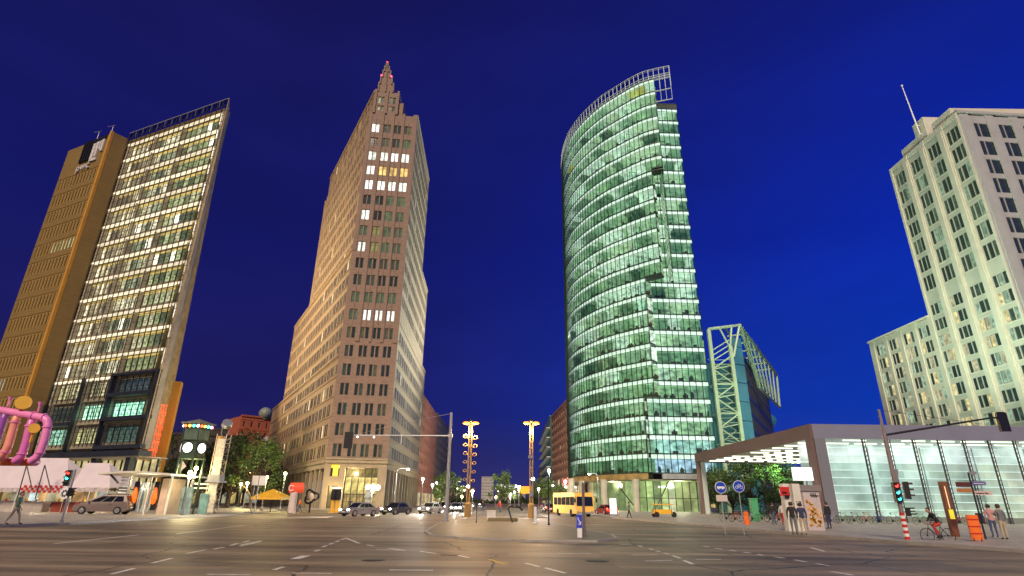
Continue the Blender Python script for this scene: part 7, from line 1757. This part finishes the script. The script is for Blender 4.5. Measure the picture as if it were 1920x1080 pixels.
for k in range(4): m.poly([cr_[k], cr_[(k+1) % 4], (b.x, 76, z+1.0)]); p_, q_ = Vector(cr_[k]), Vector(cr_[(k+1) % 4]); m.poly([p_, q_, q_-Vector((0, 0, .3)), p_-Vector((0, 0, .3))])
m.build('canopy', M_yellow, root); m = MB(); m.tube((b.x, 76, .1), (b.x, 76, z+1), .05); m.build('pole', M_dark, root)
b = aty(581, 950, 74); root = thing('knot_sculpture', 'dark knot shaped street sculpture with pale centre before the shop windows', 'sculpture', (b.x, 74, 0)); z = aty(581, 931, 74).z; m = MB(); N = 26
pts_ = [(b.x+.75*math.cos(t_)*(1+.25*math.cos(3*t_)), 74+.2*math.sin(3*t_), z+.7*math.sin(t_)*(1+.25*math.cos(3*t_))) for t_ in [2*math.pi*i/N for i in range(N+1)]]; m.path(pts_, .13, 6); m.tube((b.x, 74, .1), (b.x, 74, z-.6), .1); m.tube((b.x-.5, 74, z-.4), (b.x+.5, 74, z+.4), .1, n=6); m.build('knot', M_black, root)
m = MB(); m.sphere((b.x, 73.9, z), .42, 8, 6, 0, (1, .3, 1)); m.build('core', mat('sculpt_pale', (.65, .6, .45), .6), root)
for i, (px, lb_) in enumerate(((623, 'slim yellow and black column with lit cap, left one of the pair before the brick tower'), (632, 'slim yellow and black column with lit cap, right one of the pair before the brick tower'))):
    b = aty(px, 955, 76); root = thing('advert_column', lb_, 'advert column', (b.x, 76, 0), 'pair of yellow and black columns'); m = MB(); m.lathe((b.x, 76, .1), [(.30, 0), (.30, .2), (.24, .3), (.24, 1.5)], 10); m.build('base', M_yellow, root); m = MB(); m.lathe((b.x, 76, 1.6), [(.36, 0), (.40, .6), (.36, 1.3), (0, 1.35)], 10); m.build('drum', M_dark, root); m = MB(); m.lathe((b.x, 76, 2.98), [(.3, 0), (.3, .14), (0, .16)], 10); m.build('cap_light', glow('cap', (1, .8, .45), 3), root)
b = aty(688, 950, 80); m = MB(); m.lathe((b.x, 80, .1), [(.35, 0), (.33, 1.6), (.5, 1.9), (.3, 2.6), (.35, 2.9), (0, 3.0)], 10); tag(m.build('pale_statue', mat('pale_statue', (.5, .56, .5), .4)), 'pale glassy standing figure column below the three globe lamp', 'statue')
# flood lamps without fixtures, put in to brighten facades: warm on the brick tower flank, pale on its street side, green on the hotel in place of glass tower glow
def added_flood(loc, to, e, c, ang=60, sz=1.2): lamp('added_flood', 'SPOT', loc, e, c, to=to, spot_size=R(ang), spot_blend=.8, shadow_soft_size=sz)
added_flood((-78, 116, 48), (-48, 132, 52), 92000, (1.0, .82, .52), 120)
added_flood((-92, 150, 30), (-58, 150, 40), 56000, (1.0, .76, .44), 110)
added_flood((-66, 118, 10), (-40, 120, 16), 14000, (1.0, .78, .45), 120)
added_flood((15, 150, 42), (-24, 126, 56), 170000, (1.0, .93, .78), 115)
added_flood((4, 140, 8), (-24, 140, 18), 18000, (1.0, .88, .66), 115)
added_flood((38, 72, 12), (79, 92, 46), 105000, (.72, 1.0, .72), 80)
added_flood((48, 98, 4), (48, 118, 24), 16000, (.60, 1.0, .60), 90)
added_flood((-32, 84, 4), (-52, 84, 34), 12000, (1.0, .80, .46), 110)
added_flood((6, 172, 16), (-26, 190, 14), 26000, (1.0, .72, .55), 120)
added_flood((-14, 170, 14), (20, 180, 18), 14000, (1.0, .74, .55), 120)
